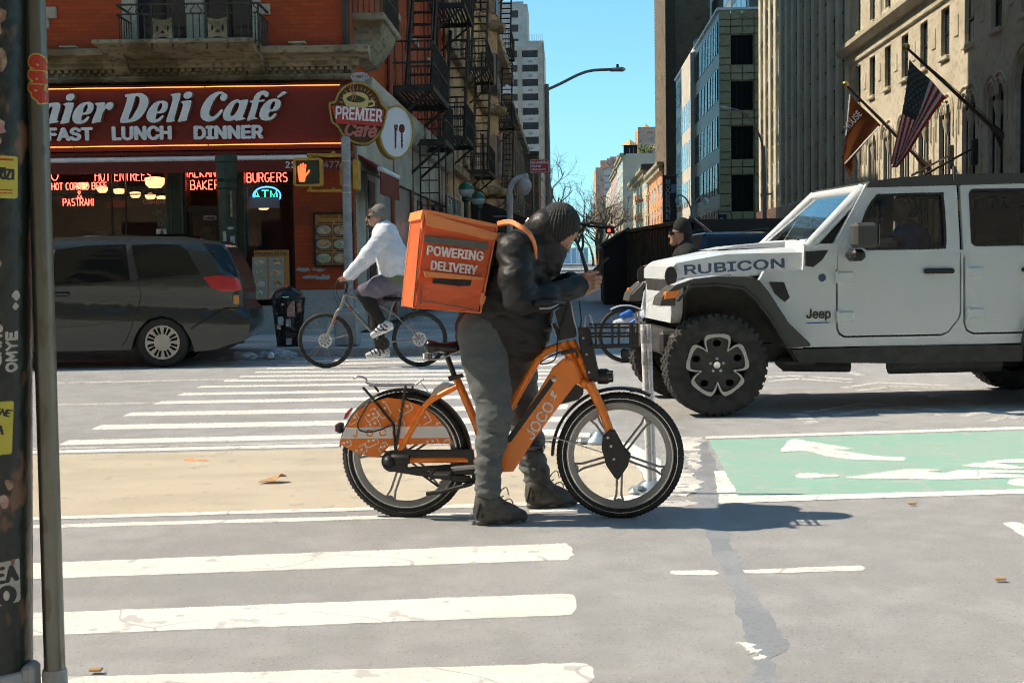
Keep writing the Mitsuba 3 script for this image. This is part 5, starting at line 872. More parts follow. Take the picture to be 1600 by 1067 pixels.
obj('basket_loop', [tube(bl([(914, 511), (914.5, 494), (921, 491.5), (928, 511)], y), .005, 6) for y in (-yb, yb)] + [tube(bl([(994, 520), (994, 488), (998, 486), (998.5, 520)], y), .005, 6) for y in (-yb, yb)], 'mat_alu', bk, True, fr=B)
obj('number_plate_holder', [rbx(B.q(970, 545)[0], B.q(984, 545)[0], -.05, .05, B.q(977, 559)[1], B.q(977, 545)[1], .008)], 'mat_sat_black', bk, fr=B)
x, z = B.q(944, 588); la = obj('front_light', [lathe([(.0, -.035), (.036, -.034), (.04, -.02), (.04, .015), (.03, .03), (.03, .045)], 16, (x, 0, z), 'x'), rbx(x - .05, x - .02, -.025, .025, z - .02, z + .02, .004)], 'mat_sat_black', bike, 30, fr=B)
obj('lens', lathe([(.026, .046), (.0, .05)], 16, (x, 0, z), 'x'), 'mat_white_pl', la, fr=B); obj('guard_loop', tube(bl([(949, 582), (957, 582), (958, 592), (949, 593)], -.03), .0035, 5, closed=False), 'mat_alu', la, True, fr=B)
# ---------------------------------------------------------------- the rider standing over the bicycle
def W(px, py, d): x, z = ID.q(px, py, d); return np.array([x, d, z])
def folds(f, amp, s=(1, 1, 1), seed=0, ridge=True):
    s = np.asarray(s) * f
    def fn(p):
        n = mnoise(p * s, seed) * .65 + mnoise(p * s * 2.1, seed + 3) * .35
        return -amp * (1 - np.abs(2 * n - 1) * 1.6 if ridge else 2 * n - 1)
    return fn
mat('nylon', (.012, .012, .012), .56, specular=.4); mat('knit', (.032, .033, .031), .85, sheen=.6); mat('jersey', spotty((.096, .106, .106), (.108, .118, .118), 160, .3, .7, 2), .9, sheen=.5); mat('boot', spotty((.05, .049, .043), (.085, .082, .07), 25), .6); mat('boot_dark', (.012, .012, .012), .5)
mat('bag_orange', spotty((.72, .115, .035), (.78, .145, .045), 3), .5, bump=(lambda p, n, uv: fbm(p.x * 16, p.y * 16, p.z * 22, 3), 3e-3), bscale=.012); mat('bag_bright', (.78, .27, .09), .5); mat('reflective', (.12, .12, .11), .4)
rider = thing('person', 'person in black jacket, knit cap and grey sweatpants bent over a phone', 'person')
hc = W(872, 352, 6.80); fwd_h = np.array([.69, .10, -.72]); fwd_h /= np.linalg.norm(fwd_h); up_h = np.array([.72, .05, .69]); up_h -= fwd_h * (up_h @ fwd_h); up_h /= np.linalg.norm(up_h); sd_h = np.cross(fwd_h, up_h)
H = lambda f, u, s=0: hc + fwd_h * f + up_h * u + sd_h * s
head = Soft().cone(H(-.01, .01), H(.01, .015), .093, .093).cone(H(.03, -.05), H(.035, -.075), .072, .062).cone(H(.045, -.11), H(.07, -.112), .045, .035).cone(H(.075, .01, -.03), H(.075, .01, .03), .028, .028, sm=.03)
head.cone(H(.098, -.005), H(.122, -.052), .010, .017, sm=.015).cone(H(.108, -.055, -.014), H(.108, -.055, .014), .011, .011, sm=.01)
for s in (-1, 1): head.cut(H(.115, -.01, s * .033), H(.11, -.012, s * .045), .014, .012); head.cone(H(.09, -.012, s * .034), H(.09, -.012, s * .034), .015, sm=.004).cone(H(.085, -.045, s * .035), H(.07, -.05, s * .055), .024, .02, sm=.03)
head.cone(H(.098, -.088, -.018), H(.098, -.088, .018), .011, sm=.012).cone(H(.094, -.102, -.014), H(.094, -.102, .014), .012, sm=.01)
head.cone(H(-.03, -.08), W(846, 400, 6.80), .062, .065)
def hand(sh, flip=1, dd=0.0):
    s = Soft(); w = lambda px, py, d: W(px, py, d + dd) + np.asarray(sh)
    s.cone(w(898, 447, 6.75), w(906, 447, 6.75), .03, .032, w=[0, 1, 0], k=.75).cone(w(908, 440, 6.755), w(921, 437, 6.765), .021, .018).cone(w(908, 450, 6.755), w(920, 452, 6.765), .024, .02).cone(w(915, 445, 6.76), w(921, 445, 6.765), .026, .022)
    for i in range(4):
        y = 434 + 6.3 * i; e = (940, 939, 936.5, 931.5)[i]; r = (.0088, .0092, .0088, .0076)[i]
        s.chain([w(919, y + 1.5, 6.755), w((919 + e) / 2 + 1, y - .8, 6.742), w(e - 2, y - 1, 6.762), w(e - 1.5, y, 6.785), w(e - 9, y + .5, 6.80)], [r * 1.08, r, r * .98, r * .9, r * .75], sm=.006)
    s.chain([w(906, 436, 6.75), w(914, 430, 6.74), w(924, 427, 6.752), w(934, 425.5, 6.768)], [.017, .0125, .0105, .0085], sm=.01)
    return s.mesh(.0032)
inner = Soft().cone(W(764, 520, 6.8), W(790, 468, 6.8), .13, .13, w=[0, 1, 0], k=1.2).cone(W(790, 468, 6.8), W(822, 400, 6.8), .13, .12, w=[0, 1, 0], k=1.3).chain([W(752, 530, 6.68), W(774, 650, 6.6), W(763, 770, 6.57)], [.07, .045, .026]).chain([W(795, 530, 6.94), W(818, 630, 7.0), W(838, 750, 7.02)], [.07, .045, .028])
inner.chain([W(806, 398, 6.6), W(814, 468, 6.52), W(902, 447, 6.75)], [.05, .042, .028]).chain([W(836, 380, 7.0), W(852, 460, 7.06), W(893, 440, 6.86)], [.05, .042, .028])
obj('body', [inner.mesh(.014), head.mesh(.005), hand((0, 0, 0)), hand((-.012, .0, -.004), dd=.085)], 'mat_skin', rider, True)
# face details
obj('eye', [sph(H(.099, -.012, s * .034), .0105, 1) for s in (-1, 1)], 'mat_white_pl', rider, True); obj('eyebrow', [tube([H(.108, .012, s * .02), H(.107, .016, s * .036), H(.09, .012, s * .052)], .004, 5) for s in (-1, 1)], 'mat_boot_dark', rider, True)
obj('eye_pupil', [sph(H(.107, -.016, s * .034), .005, 1) for s in (-1, 1)], 'mat_boot_dark', rider)
# cap with knitted ribs, black face cover
ax = np.array([.18, -.05, .98]); ax /= np.linalg.norm(ax); e1 = np.cross(ax, [0, 1, 0]); e1 /= np.linalg.norm(e1); e2 = np.cross(ax, e1); cc_ = W(872, 351, 6.80)
def ribs(p):
    q_ = p - cc_; a = np.arctan2(q_ @ e2, q_ @ e1); r = np.hypot(q_ @ e1, q_ @ e2); return -.0036 * np.sin(a * 38) * np.clip(r / .05, 0, 1)
cap = Soft().cone(W(871, 350, 6.80), W(874, 346, 6.80), .104, .1, sm=.05).cone(W(862, 366, 6.8), W(856, 374, 6.8), .088, .08, sm=.05).cone(W(890, 352, 6.77), W(890, 352, 6.83), .045, .045, sm=.04)
cap.cut(W(899, 388, 6.68), W(896, 389, 6.9), .068, .068).cut(W(885, 405, 6.68), W(880, 405, 6.92), .07, .07)
obj('knit_cap', cap.mesh(.0052, ribs), 'mat_knit', rider, True, label='dark grey ribbed knit cap')
mask = Soft().cone(H(-.02, -.03), H(.02, -.085), .09, .075, sm=.04).cone(H(.05, -.115), H(.065, -.115), .052, .045, sm=.04).cone(H(-.04, -.07), W(850, 398, 6.8), .08, .085, sm=.05).cone(W(862, 395, 6.8), W(852, 415, 6.8), .07, .08)
mask.cone(H(.06, -.112), H(.085, -.098), .05, .036, sm=.03)
mask.cut(W(894, 374, 6.70), W(892, 379, 6.88), .05, .05)
obj('face_cover', mask.mesh(.006, folds(14, .006, seed=4)), 'mat_boot_dark', rider, True, label='black face cover open at the eyes')
# jacket
jk = Soft().cone(W(765, 517, 6.80), W(784, 478, 6.80), .172, .178, w=[0, 1, 0], k=1.12, sm=.06).cone(W(784, 478, 6.8), W(808, 425, 6.8), .172, .15, w=[0, 1, 0], k=1.2, sm=.05).cone(W(808, 425, 6.8), W(824, 392, 6.8), .145, .105, w=[0, 1, 0], k=1.45, sm=.05)
jk.cone(W(778, 518, 6.8), W(792, 536, 6.8), .145, .115, w=[0, 1, 0], k=1.2, sm=.05).cone(W(806, 392, 6.60), W(838, 380, 7.0), .088, .088, sm=.05).cone(W(818, 505, 6.78), W(822, 530, 6.78), .12, .105, w=[0, 1, 0], k=1.3, sm=.06).cone(W(826, 465, 6.8), W(822, 500, 6.8), .12, .12, sm=.06).cone(W(836, 378, 6.8), W(846, 362, 6.82), .085, .06, sm=.04).cone(W(824, 362, 6.86), W(838, 343, 6.88), .035, .02, sm=.02)
jk.chain([W(806, 396, 6.58), W(806, 436, 6.52), W(812, 468, 6.50)], [.082, .075, .068], sm=.035).chain([W(812, 468, 6.50), W(850, 466, 6.58), W(902, 447.5, 6.74)], [.068, .061, .048], sm=.03).chain([W(838, 384, 7.0), W(854, 460, 7.06), W(893, 440, 6.87)], [.078, .066, .046], sm=.03)
def jwob(p):
    t = (p - W(765, 517, 6.8)) @ np.array([.45, 0, .9]); n = mnoise(p * 8, 1)
    return folds(6, .006, (1, 1, 1.3), 2)(p) + folds(17, .0065, (.8, 1, 1.4), 5)(p) + .002 * np.cos((t + .03 * n) * 2 * math.pi / .07)
obj('jacket', jk.mesh(.0075, jwob), 'mat_nylon', rider, True, label='black shiny quilted jacket')
obj('cuff', [tube([W(897, 449, 6.735), W(904, 447, 6.745)], .05, 16), tube([W(889, 442, 6.87), W(895, 439.5, 6.865)], .045, 14)], 'mat_nylon', rider, True)
obj('sleeve_print', [tube(spline([W(a, b, 6.405) + np.array([0, .02 * math.sin(a), 0]) for a, b in P], 4), .0042, 5) for P in (((808, 372), (822, 378), (812, 384)), ((806, 393), (818, 398), (808, 402)), ((811, 428), (826, 440), (818, 446), (834, 437), (826, 452)), ((806, 410), (820, 414)))], 'mat_reflective', rider, True) if False else None
# trousers, boots
tr = Soft().cone(W(758, 514, 6.72), W(776, 514, 6.9), .13, .13, sm=.05).chain([W(753, 530, 6.69), W(758, 565, 6.66), W(766, 602, 6.63), W(773, 650, 6.60), W(768, 690, 6.585), W(763, 728, 6.575), W(762.5, 764, 6.57)], [.115, .104, .09, .072, .056, .041, .044], sm=.04)
tr.chain([W(793, 530, 6.92), W(806, 580, 6.96), W(817, 640, 7.0), W(826, 690, 7.02), W(836, 738, 7.02)], [.13, .1, .078, .06, .052], sm=.04)
def twob(p):
    low = np.clip((1.0 - p[..., 2]) / .8, .25, 1); return low * (folds(9, .022, (1, 1, 1.9), 11)(p) + folds(20, .008, (1, 1, 2.2), 13)(p))
obj('trousers', tr.mesh(.0075, twob), 'mat_jersey', rider, True, label='grey jersey sweatpants with gathered cuffs')
obj('trouser_cuff', [lathe([(.054, -.03), (.06, -.02), (.06, .015), (.055, .03)], 20, W(763, 766, 6.57)), lathe([(.056, -.03), (.063, -.02), (.063, .015), (.058, .03)], 20, W(837, 742, 7.02))], 'mat_jersey', rider, True)
mat('sole', (.13, .125, .11), .8)
def boot(ax_, ay, d, dx):
    w = lambda a, b, y=0.0: W(ax_ + a, ay + b, d + y + a * .0009)
    s = Soft().cone(w(0, -30), w(-2, -8), .058, .056, w=[0, 1, 0], k=.85, sm=.03).cone(w(-4, -4), w(4, 8), .052, .05, w=[0, 1, 0], k=.85, sm=.03).cone(w(-8, 10), w(30, 12), .045, .046, sm=.03).cone(w(30, 12), w(50, 14), .046, .036, sm=.03).cone(w(5, -5), w(35, 8), .05, .036, sm=.03)
    s.cut(w(20, 56), w(20, 57), .105 if False else .001); k = obj('boot', s.mesh(.007, folds(18, .004, seed=9)), 'mat_boot', rider, True)
    so = Soft().cone(w(-12, 22, -.012), w(50, 22, -.012), .022, .02, w=[0, 0, 1], k=.8).cone(w(-12, 22, .012), w(50, 22, .012), .022, .02, w=[0, 0, 1], k=.8).cone(w(20, 22, -.025), w(44, 22, -.02), .02).cone(w(20, 22, .025), w(44, 22, .02), .02)
    obj('sole', so.mesh(.006), 'mat_sole', k, True); lc = []
    for i in range(6): a, b = 6 + i * 4.6, -26 + i * 5.6; lc.append(tube([w(a + 8, b + 6, -.045), w(a + 13, b + 2, 0), w(a + 8, b + 5, .045)], .0035, 5))
    lc += [tube(spline([w(20, -8, -.04), w(34, -14, -.05), w(38, -4, -.045), w(26, 2, -.04)], 5), .003, 5), tube(spline([w(14, -20, -.04), w(27, -32, -.05), w(32, -20, -.05)], 5), .003, 5)]
    obj('lace', lc, 'mat_reflective', k, True)
    obj('heel_stripe', [tube([w(-13 + 7 * i, -6, -.047 + .004 * i), w(-18 + 9 * i, 16, -.044)], .006, 5) for i in range(3)], 'mat_boot_dark', k, True)
boot(763, 793, 6.57, 0); boot(842, 767, 7.0, 0)
ph = thing('phone', 'dark smartphone held up in the rider\'s two hands', 'phone'); PF = W(917, 434, 6.80); du = W(943, 410, 6.80) - PF; du /= np.linalg.norm(du); dn = np.array([-du[2], 0, du[0]]); PF = PF
m = rbx(-.015, .155, -.037, .037, -.004, .0045, .004); M_ = np.eye(4); M_[:3, 0] = du; M_[:3, 1] = [0, 1, 0]; M_[:3, 2] = dn; M_[:3, 3] = W(916, 434, 6.815); m.apply_transform(M_); obj('case', m, 'mat_black', ph)
m = rbx(-.01, .15, -.034, .034, .0046, .0056, .0004); m.apply_transform(M_); obj('screen', m, 'mat_black_gloss', ph)
# ---------------------------------------------------------------- delivery box on the rider's back
KO = W(705, 410, 6.56); K = Fr((KO[0], KO[1]), 13.0); kq = K.q; zk = lambda *p: P2([kq(620 + a / 4.103, 300 + b / 4.103) for a, b in p])
bag = thing('delivery_bag', 'square orange insulated delivery bag carried on the rider\'s back', 'bag')
BD = .40; face = P2([kq(662, 331), kq(777, 354), kq(751, 489), kq(646, 481)])
m = cat_([ext(face.buffer(-.012), 0, BD), ext(face, .014, BD - .014)])
m = m.subdivide_to_size(.035); m.vertices[:, 1] += (mfbm(m.vertices * [5, 5, 9], 3, 2) - .5) * .035 * (m.vertices[:, 1] < .05); m.vertices += (mfbm(m.vertices * 4 + 9, 2)[:, None] - .5) * .014
obj('body', m, 'mat_bag_orange', bag, 25, fr=K)
[obj('piping', tube([(a, y, b) for a, b in list(face.exterior.coords)[:-1]], .0065, 6, closed=True), 'mat_bag_bright', bag, True, fr=K) for y in (.004, BD - .004)]
obj('lid_flap', [ext(zk((178, 128), (205, 140), (645, 268), (632, 308), (575, 306), (400, 262), (205, 220), (186, 205)), -.016, .006)], 'mat_bag_bright', bag, fr=K, label='folded lid edge of the bag')
lf = P2([kq(661, 328), kq(672, 328.5), kq(778, 351), kq(777, 357), kq(664, 334)]); obj('lid', [ext(lf, -.004, BD + .004), ext(P2([kq(657, 342), kq(660, 328), kq(664, 330), kq(662, 343)]), -.005, BD + .004)], 'mat_bag_bright', bag, fr=K)
obj('reflective_stripe', ext(zk((177, 281), (585, 326), (579, 371), (171, 322)), -.013, -.004), 'mat_reflective', bag, fr=K)
for t_, a, b, c, h in (('POWERING', 190, 401, 548, 47), ('DELIVERY', 214, 497, 508, 47)):
    (x, z), (x2, z2) = kq(620 + a / 4.103, 300 + b / 4.103), kq(620 + c / 4.103, 300 + (b + .112 * (c - a)) / 4.103); L_ = math.hypot(x2 - x, z2 - z)
    obj('lettering', fat(letters(t_, h / 4.103 / 262, -.014, x, z, fit=L_, depth=.003, ang=math.degrees(math.atan2(z2 - z, x2 - x))), .0016), 'mat_white_ink', bag, fr=K)
obj('pocket_flap', ext(zk((168, 506), (300, 520), (532, 546), (545, 552), (520, 566), (400, 560), (180, 546)), -.03, -.004), 'mat_bag_bright', bag, fr=K); obj('pocket_slot', ext(zk((229, 557), (478, 563), (468, 601), (400, 604), (232, 584)), -.014, -.004), 'mat_boot_dark', bag, fr=K)
obj('side_pull', ext(zk((543, 638), (588, 690), (540, 735), (530, 700)), .0, .05), 'mat_bag_bright', bag, fr=K)
obj('seam', [tube([(a, -.008, b) for a, b in (kq(620 + p[0] / 4.103, 300 + p[1] / 4.103) for p in P)], .003, 5) for P in (((150, 235), (104, 735)), ((168, 700), (520, 760)), ((160, 600), (150, 720)))], 'mat_reflective', bag, fr=K)
st = [W(778, 352, 6.62), W(797, 349, 6.56), W(814, 357, 6.50), W(828, 368, 6.50), W(836, 386, 6.53), W(837, 404, 6.58)]
obj('shoulder_strap', [tube(spline(np.array(st) + [0, dy, dz], 5), .009, 6) for dy, dz in ((0, 0), (.025, .012))], 'mat_bag_bright', bag, True)
obj('back_pad', ext(zk((640, 300), (660, 320), (585, 700), (545, 720)), .05, BD - .05), 'mat_boot_dark', bag, fr=K)
# ---------------------------------------------------------------- sheet-metal helper: a curved car side from its outline
from scipy.spatial import Delaunay
def sheet(poly, fn, step=.07, off=0.0):
    """points (x, z) inside the outline, lifted to y = fn(x, z, distance to nothing) - off"""
    out = []
    for g in polys(poly):
        g = g.simplify(.003); L = g.exterior.length; n = max(12, int(L / (step * .7)))
        rings = [g.exterior] + list(g.interiors); P = []
        for r in rings:
            c = np.array(r.coords[:-1]); m_ = max(12, int(r.length / (step * .7))); P.append(c); P.append(np.array([r.interpolate(i / m_, normalized=True).coords[0] for i in range(m_)]))
        a, b, c, d = g.bounds; X_, Z_ = np.meshgrid(np.arange(a + step / 2, c, step), np.arange(b + step / 2, d, step)); q_ = np.stack([X_.ravel(), Z_.ravel()], 1); inn = g.buffer(-step * .35)
        if not inn.is_empty: P.append(q_[shapely.contains_xy(inn, q_[:, 0], q_[:, 1])])
        P = np.unique(np.round(np.vstack(P), 5), axis=0); t = Delaunay(P).simplices; ce = P[t].mean(1); t = t[shapely.contains_xy(g.buffer(1e-4), ce[:, 0], ce[:, 1])]
        y = fn(P) - off; m = TM(np.stack([P[:, 0], y, P[:, 1]], 1), t)
        fl = m.face_normals[:, 1] > 0
        m.faces[fl] = m.faces[fl][:, ::-1]; out.append(m)
    return cat_(out)
def pillow(outline, Rr, depth, lean=None, flat_below=None):
    bnd = outline.exterior if flat_below is None else sg.LineString([c for c in outline.exterior.coords if c[1] > flat_below])
    def fn(P):
        dd = shapely.distance(shapely.points(P), bnd); t = np.clip(dd / Rr, 0, 1); y = depth * (1 - np.sqrt(np.clip(1 - (1 - t) ** 2, 0, 1)))
        return y + (lean(P) if lean else 0)
    return fn
def shell(outline, fn, width, step=.07):
    """whole body: near side, mirrored far side and the strip between them"""
    a = sheet(outline, fn, step); b = a.copy(); b.vertices[:, 1] = width - b.vertices[:, 1]; b.invert()
    c = np.array(outline.exterior.coords)[:-1]; n = int(outline.exterior.length / .06); c = np.array([outline.exterior.interpolate(i / n, normalized=True).coords[0] for i in range(n)]); y = fn(c); v, f = [], []
    ts = np.linspace(0, 1, 5)
    for i in range(n):
        for t in ts: v.append([c[i][0], y[i] + (width - 2 * y[i]) * t, c[i][1]])
    for i in range(n):
        j = (i + 1) % n
        for k in range(4): f += [[i * 5 + k, j * 5 + k, j * 5 + k + 1], [i * 5 + k, j * 5 + k + 1, i * 5 + k + 1]]
    s = TM(v, f); ccw = sg.LinearRing(c).is_ccw
    if not ccw: s.invert()
    return cat_([a, b, s])
# ---------------------------------------------------------------- the white off-roader
J = Fr(G(1122, 652), AVE); YB = .14; WJ = 1.88
j8 = lambda *p, y=YB: [J.q(1000 + a / 2.425, 240 + b / 2.425, y) for a, b in p]
jp = lambda *p, y=YB: P2(j8(*p, y=y))
mat('jeep_paint', (.56, .59, .60), .14, specular=.6, clearcoat=.8, clearcoat_gloss=.95, two=True); mat('jeep_black', spotty((.028, .028, .026), (.04, .04, .037), 9), .6); mat('jeep_flare', (.055, .055, .05), .62); mat('soft_top', (.05, .052, .05), .8); mat('navy_ink', (.045, .075, .14), .5); mat('tread', spotty((.022, .022, .02), (.04, .039, .036), 12), .85); mat('seat_dark', (.02, .02, .02), .8); mat('shirt_blue', (.05, .13, .4), .8)
scene['mat_tint'] = {'type': 'thindielectric', 'int_ior': 1.5, 'specular_transmittance': {'type': 'rgb', 'value': [.3, .33, .32]}}
scene['mat_tint_dark'] = {'type': 'thindielectric', 'int_ior': 1.5, 'specular_transmittance': {'type': 'rgb', 'value': [.05, .055, .05]}}
scene['mat_wind'] = {'type': 'thindielectric', 'int_ior': 1.6, 'specular_transmittance': {'type': 'rgb', 'value': [.6, .66, .66]}}
jeep = thing('off_road_car', 'white four door off-road car crossing the junction with black flares and roof', 'car')
zbelt = J.q(1430, 391, YB)[1]
lean = lambda m, y_mid=WJ / 2: None
def leanin(m):
    v = m.vertices; h = np.clip(v[:, 2] - zbelt, 0, 1); v[:, 1] += np.where(v[:, 1] < WJ / 2, 1, -1) * h * .13; return m
def ob2(name, m, *a, **k):
    obj(name, m, *a, **k); b = m.copy(); b.vertices[:, 1] = WJ - b.vertices[:, 1]; b.invert(); return obj(name, b, *a, **k)
def both(m):
    b = m.copy(); b.vertices[:, 1] = WJ - b.vertices[:, 1]; b.invert(); return cat_([m, b])
S_R = J.q(1724, 570)[0] + .95                                             # rear end of the body
sR = J.q(1724, 570)[0]
zsill = J.q(1400, 540, YB)[1]
xr_ = lambda a: j8((a, 300))[0][0]
d1 = jp((747, 438), (748, 660), (757, 682), (775, 692), (1140, 685), (1165, 675), (1205, 625), (1212, 600), (1212, 380), (747, 388)).buffer(0)
d2 = jp((1230, 380), (1230, 640), (1240, 668), (1265, 680), (1640, 671), (1690, 600), (1730, 480), (1760, 380))
zb_, zt_j = zbelt, J.q(1500, 276, YB)[1]
tub = P2([j8((617, 440))[0], j8((570, 735))[0], (sR - .62, zsill), (sR - .55, zsill + .3), (sR - .3, zsill + .52), (sR + .3, zsill + .52), (sR + .55, zsill + .3), (sR + .6, zsill), (S_R, zsill + .05), (S_R, zbelt), j8((747, 372))[0], j8((720, 372))[0]])
side = tub.difference(unary_union([d1.buffer(.012), d2.buffer(.012)])); side = side.intersection(sg.box(-9, 0, 99, zbelt + .03))
ob2('body_side', ext(side, YB, YB + .05), 'mat_jeep_paint', jeep, fr=J)
ob2('inner_side', ext(tub, YB + .055, YB + .075), 'mat_seat_dark', jeep, fr=J)
for dpoly, nm in ((d1, 'door'), (d2, 'door')):
    ob2('door', ext(dpoly.buffer(-.004), YB - .008, YB + .045), 'mat_jeep_paint', jeep, fr=J)
# upper frames and glass
up1 = jp((747, 392), (790, 300), (882, 118), (1212, 108), (1212, 392)); w1 = P2(spline(j8((838, 345), (832, 300), (862, 215), (902, 158), (930, 152), (1140, 147), (1160, 160), (1163, 300), (1158, 350), (1135, 362), (890, 366), (855, 364)), 3, True))
up2 = jp((1226, 392), (1226, 108), (1780, 90), (1780, 392)); w2 = rrect(*j8((1255, 352))[0], *j8((1700, 128))[0], .05); up3 = P2([j8((1790, 392))[0], j8((1790, 93))[0], (S_R, J.q(1700, 275, YB)[1] - .02), (S_R, zbelt)])
ob2('door_frame', leanin(ext(up1.difference(w1), YB - .004, YB + .04).subdivide_to_size(.25)), 'mat_jeep_paint', jeep, fr=J); ob2('door_frame', leanin(ext(up2.difference(w2), YB - .004, YB + .04).subdivide_to_size(.25)), 'mat_jeep_paint', jeep, fr=J); ob2('rear_quarter', leanin(ext(up3, YB, YB + .04)), 'mat_soft_top', jeep, fr=J)
ob2('window_seal', leanin(cat_([ext(w.difference(w.buffer(-.022)), YB - .008, YB + .03) for w in (w1, w2)]).subdivide_to_size(.25)), 'mat_black', jeep, fr=J)
for w, m_ in ((w1, 'mat_tint'), (w2, 'mat_tint_dark')):
    for s_ in (0, 1):
        g = leanin(flat(w.buffer(-.01), 0).apply_transform(np.array([[1, 0, 0, 0], [0, 0, 1, YB + .02], [0, 1, 0, 0], [0, 0, 0, 1.0]])).subdivide_to_size(.3))
        if s_: g.vertices[:, 1] = WJ - g.vertices[:, 1]
        obj('window_glass', g, m_, jeep, fr=J)
# hood, cowl, grille
xc, xf = j8((745, 400))[0][0], j8((118, 500), y=.3)[0][0]
def taper(m):
    m = m.subdivide_to_size(.2); v = m.vertices; t = np.clip((v[:, 0] - xf) / (xc - xf), 0, 1); hw = .60 + .20 * t; v[:, 1] = WJ / 2 + (v[:, 1] - WJ / 2) / .8 * hw; return m
hood = jp((124, 428), (150, 404), (330, 366), (600, 350), (622, 350), (622, 440), (400, 455), (140, 474), (124, 478), y=.22)
def crown(m):
    v = m.vertices; top = v[:, 2] > np.interp(v[:, 0], [xf, xc], [J.q(1030, 433, .2)[1], J.q(1250, 420, .2)[1]]); v[:, 2] -= np.where(top, .07 * np.abs((v[:, 1] - WJ / 2) / .8) ** 4, 0); return m
obj('hood', crown(taper(ext(hood, .14, WJ - .14))), 'mat_jeep_paint', jeep, 40, fr=J); hb = jp((340, 362), (420, 346), (600, 330), (600, 352)); obj('hood_bulge', taper(ext(hb, .5, WJ - .5)), 'mat_jeep_paint', jeep, 25, fr=J)
cowl = jp((622, 352), (745, 340), (747, 375), (747, 440), (617, 441)); obj('cowl', ext(cowl, YB, WJ - YB), 'mat_jeep_paint', jeep, fr=J)
eng = jp((130, 482), (140, 476), (400, 457), (617, 442), (600, 740), (150, 640)); obj('engine_bay', taper(ext(eng, .28, WJ - .28)), 'mat_jeep_black', jeep, fr=J)
fsd = jp((470, 446), (617, 441), (617, 738), (575, 738), (500, 600), (430, 520)); ob2('front_quarter', ext(fsd, YB, YB + .06), 'mat_jeep_paint', jeep, fr=J)
gx = xf; gz1, gz0 = J.q(1035, 420, .34)[1], J.q(1030, 505, .34)[1]; yg0, yg1 = .30, WJ - .30
gp = sg.Polygon([(yg0, gz0 + .08), (yg0 + .05, gz0), (yg1 - .05, gz0), (yg1, gz0 + .08), (yg1 - .02, gz1 - .12), (yg1 - .1, gz1), (yg0 + .1, gz1), (yg0 + .02, gz1 - .12)])
slots = [rrect(WJ / 2 + o - .028, gz0 + .1, WJ / 2 + o + .028, gz1 - .1, .025) for o in np.linspace(-.3, .3, 7)]; hl = [oval(WJ / 2 + s * .47, gz1 - .19, .10) for s in (-1, 1)]
gpl = gp.difference(unary_union(slots + hl)); m = trimesh.util.concatenate([trimesh.creation.extrude_polygon(g, .09, engine='earcut') for g in polys(gpl)]); v = m.vertices; m = TM(np.stack([gx + v[:, 2] + (v[:, 1] - gz0) * .06, v[:, 0], v[:, 1]], 1), m.faces)
obj('grille', m, 'mat_jeep_paint', jeep, fr=J); obj('grille_back', bx(gx + .1, gx + .14, yg0 + .03, yg1 - .03, gz0 + .02, gz1 - .03), 'mat_black', jeep, fr=J)
for s in (-1, 1): obj('headlight', lathe([(0, -.0), (.06, .01), (.098, .05), (.1, .08)], 20, (gx + .03, WJ / 2 + s * .47, gz1 - .19), 'x'), 'mat_chrome', jeep, True, fr=J)
obj('grille_side', taper(ext(jp((122, 478), (135, 440), (190, 465), (190, 500), (165, 590), (150, 640), (130, 640), (120, 560), y=.3), .2, WJ - .2)), 'mat_jeep_paint', jeep, fr=J)
ob2('lamp_recess', ext(oval(*j8((118, 466), y=.27)[0], .05, .085), .265, .3), 'mat_black', jeep, fr=J)
# flares, bumper, wheels, underside
fl = jp((78, 578), (86, 545), (135, 500), (200, 478), (300, 466), (405, 467), (455, 480), (495, 530), (565, 640), (650, 722), (646, 731), (568, 737), (500, 615), (440, 540), (395, 503), (300, 490), (190, 496), (140, 520), (135, 578), y=0)
m = ext(fl, .02, .36); v = m.vertices; ob2('front_flare', m, 'mat_jeep_flare', jeep, fr=J)
ob2('flare_lip', ext(P2(j8((140, 560), (190, 500), (300, 494), (395, 508), (440, 545), (500, 620), (568, 740), (560, 742), (490, 625), (432, 552), (392, 516), (300, 503), (195, 509), (150, 560), y=0)), .0, .03), 'mat_jeep_black', jeep, fr=J)
ob2('fender_top', ext(jp((84, 548), (135, 498), (200, 474), (300, 462), (405, 463), (440, 472), (405, 468), (300, 467), (200, 480), (135, 504), (88, 552), y=.04), .05, .36), 'mat_jeep_paint', jeep, fr=J)
ob2('marker_lamp', ext(jp((92, 552), (100, 524), (152, 520), (140, 546), y=0), -.005, .1), 'mat_amber_lens', jeep, fr=J)
ob2('flare_vent', ext(jp((488, 486), (545, 488), (566, 545), (548, 562), (510, 530)), YB - .01, YB + .02), 'mat_black', jeep, fr=J)
rf = [(sR + .62 * math.cos(a) * 1.08, zsill - .05 + .66 * math.sin(a)) for a in np.linspace(.05, math.pi - .05, 20)] + [(sR + .5 * math.cos(a) * 1.08, zsill - .05 + .55 * math.sin(a)) for a in np.linspace(math.pi - .05, .05, 20)]
ob2('rear_flare', ext(P2(rf), .02, .3), 'mat_jeep_flare', jeep, fr=J)
obj('bumper', [rbx(xf - .12, xf + .1, .2, WJ - .2, .52, .72, .03), rbx(xf - .05, xf + .15, .1, WJ - .1, .55, .7, .03)], 'mat_jeep_black', jeep, fr=J)
zr0 = J.q(1400, 565, .1)[1]; ob2('rocker_rail', ext(P2([j8((570, 742))[0], j8((1000, 728))[0], (sR - .66, zsill - .012), (sR - .66, zr0 - .02), j8((1000, 795))[0], j8((600, 790))[0]]), YB - .02, YB + .12), 'mat_jeep_black', jeep, fr=J)
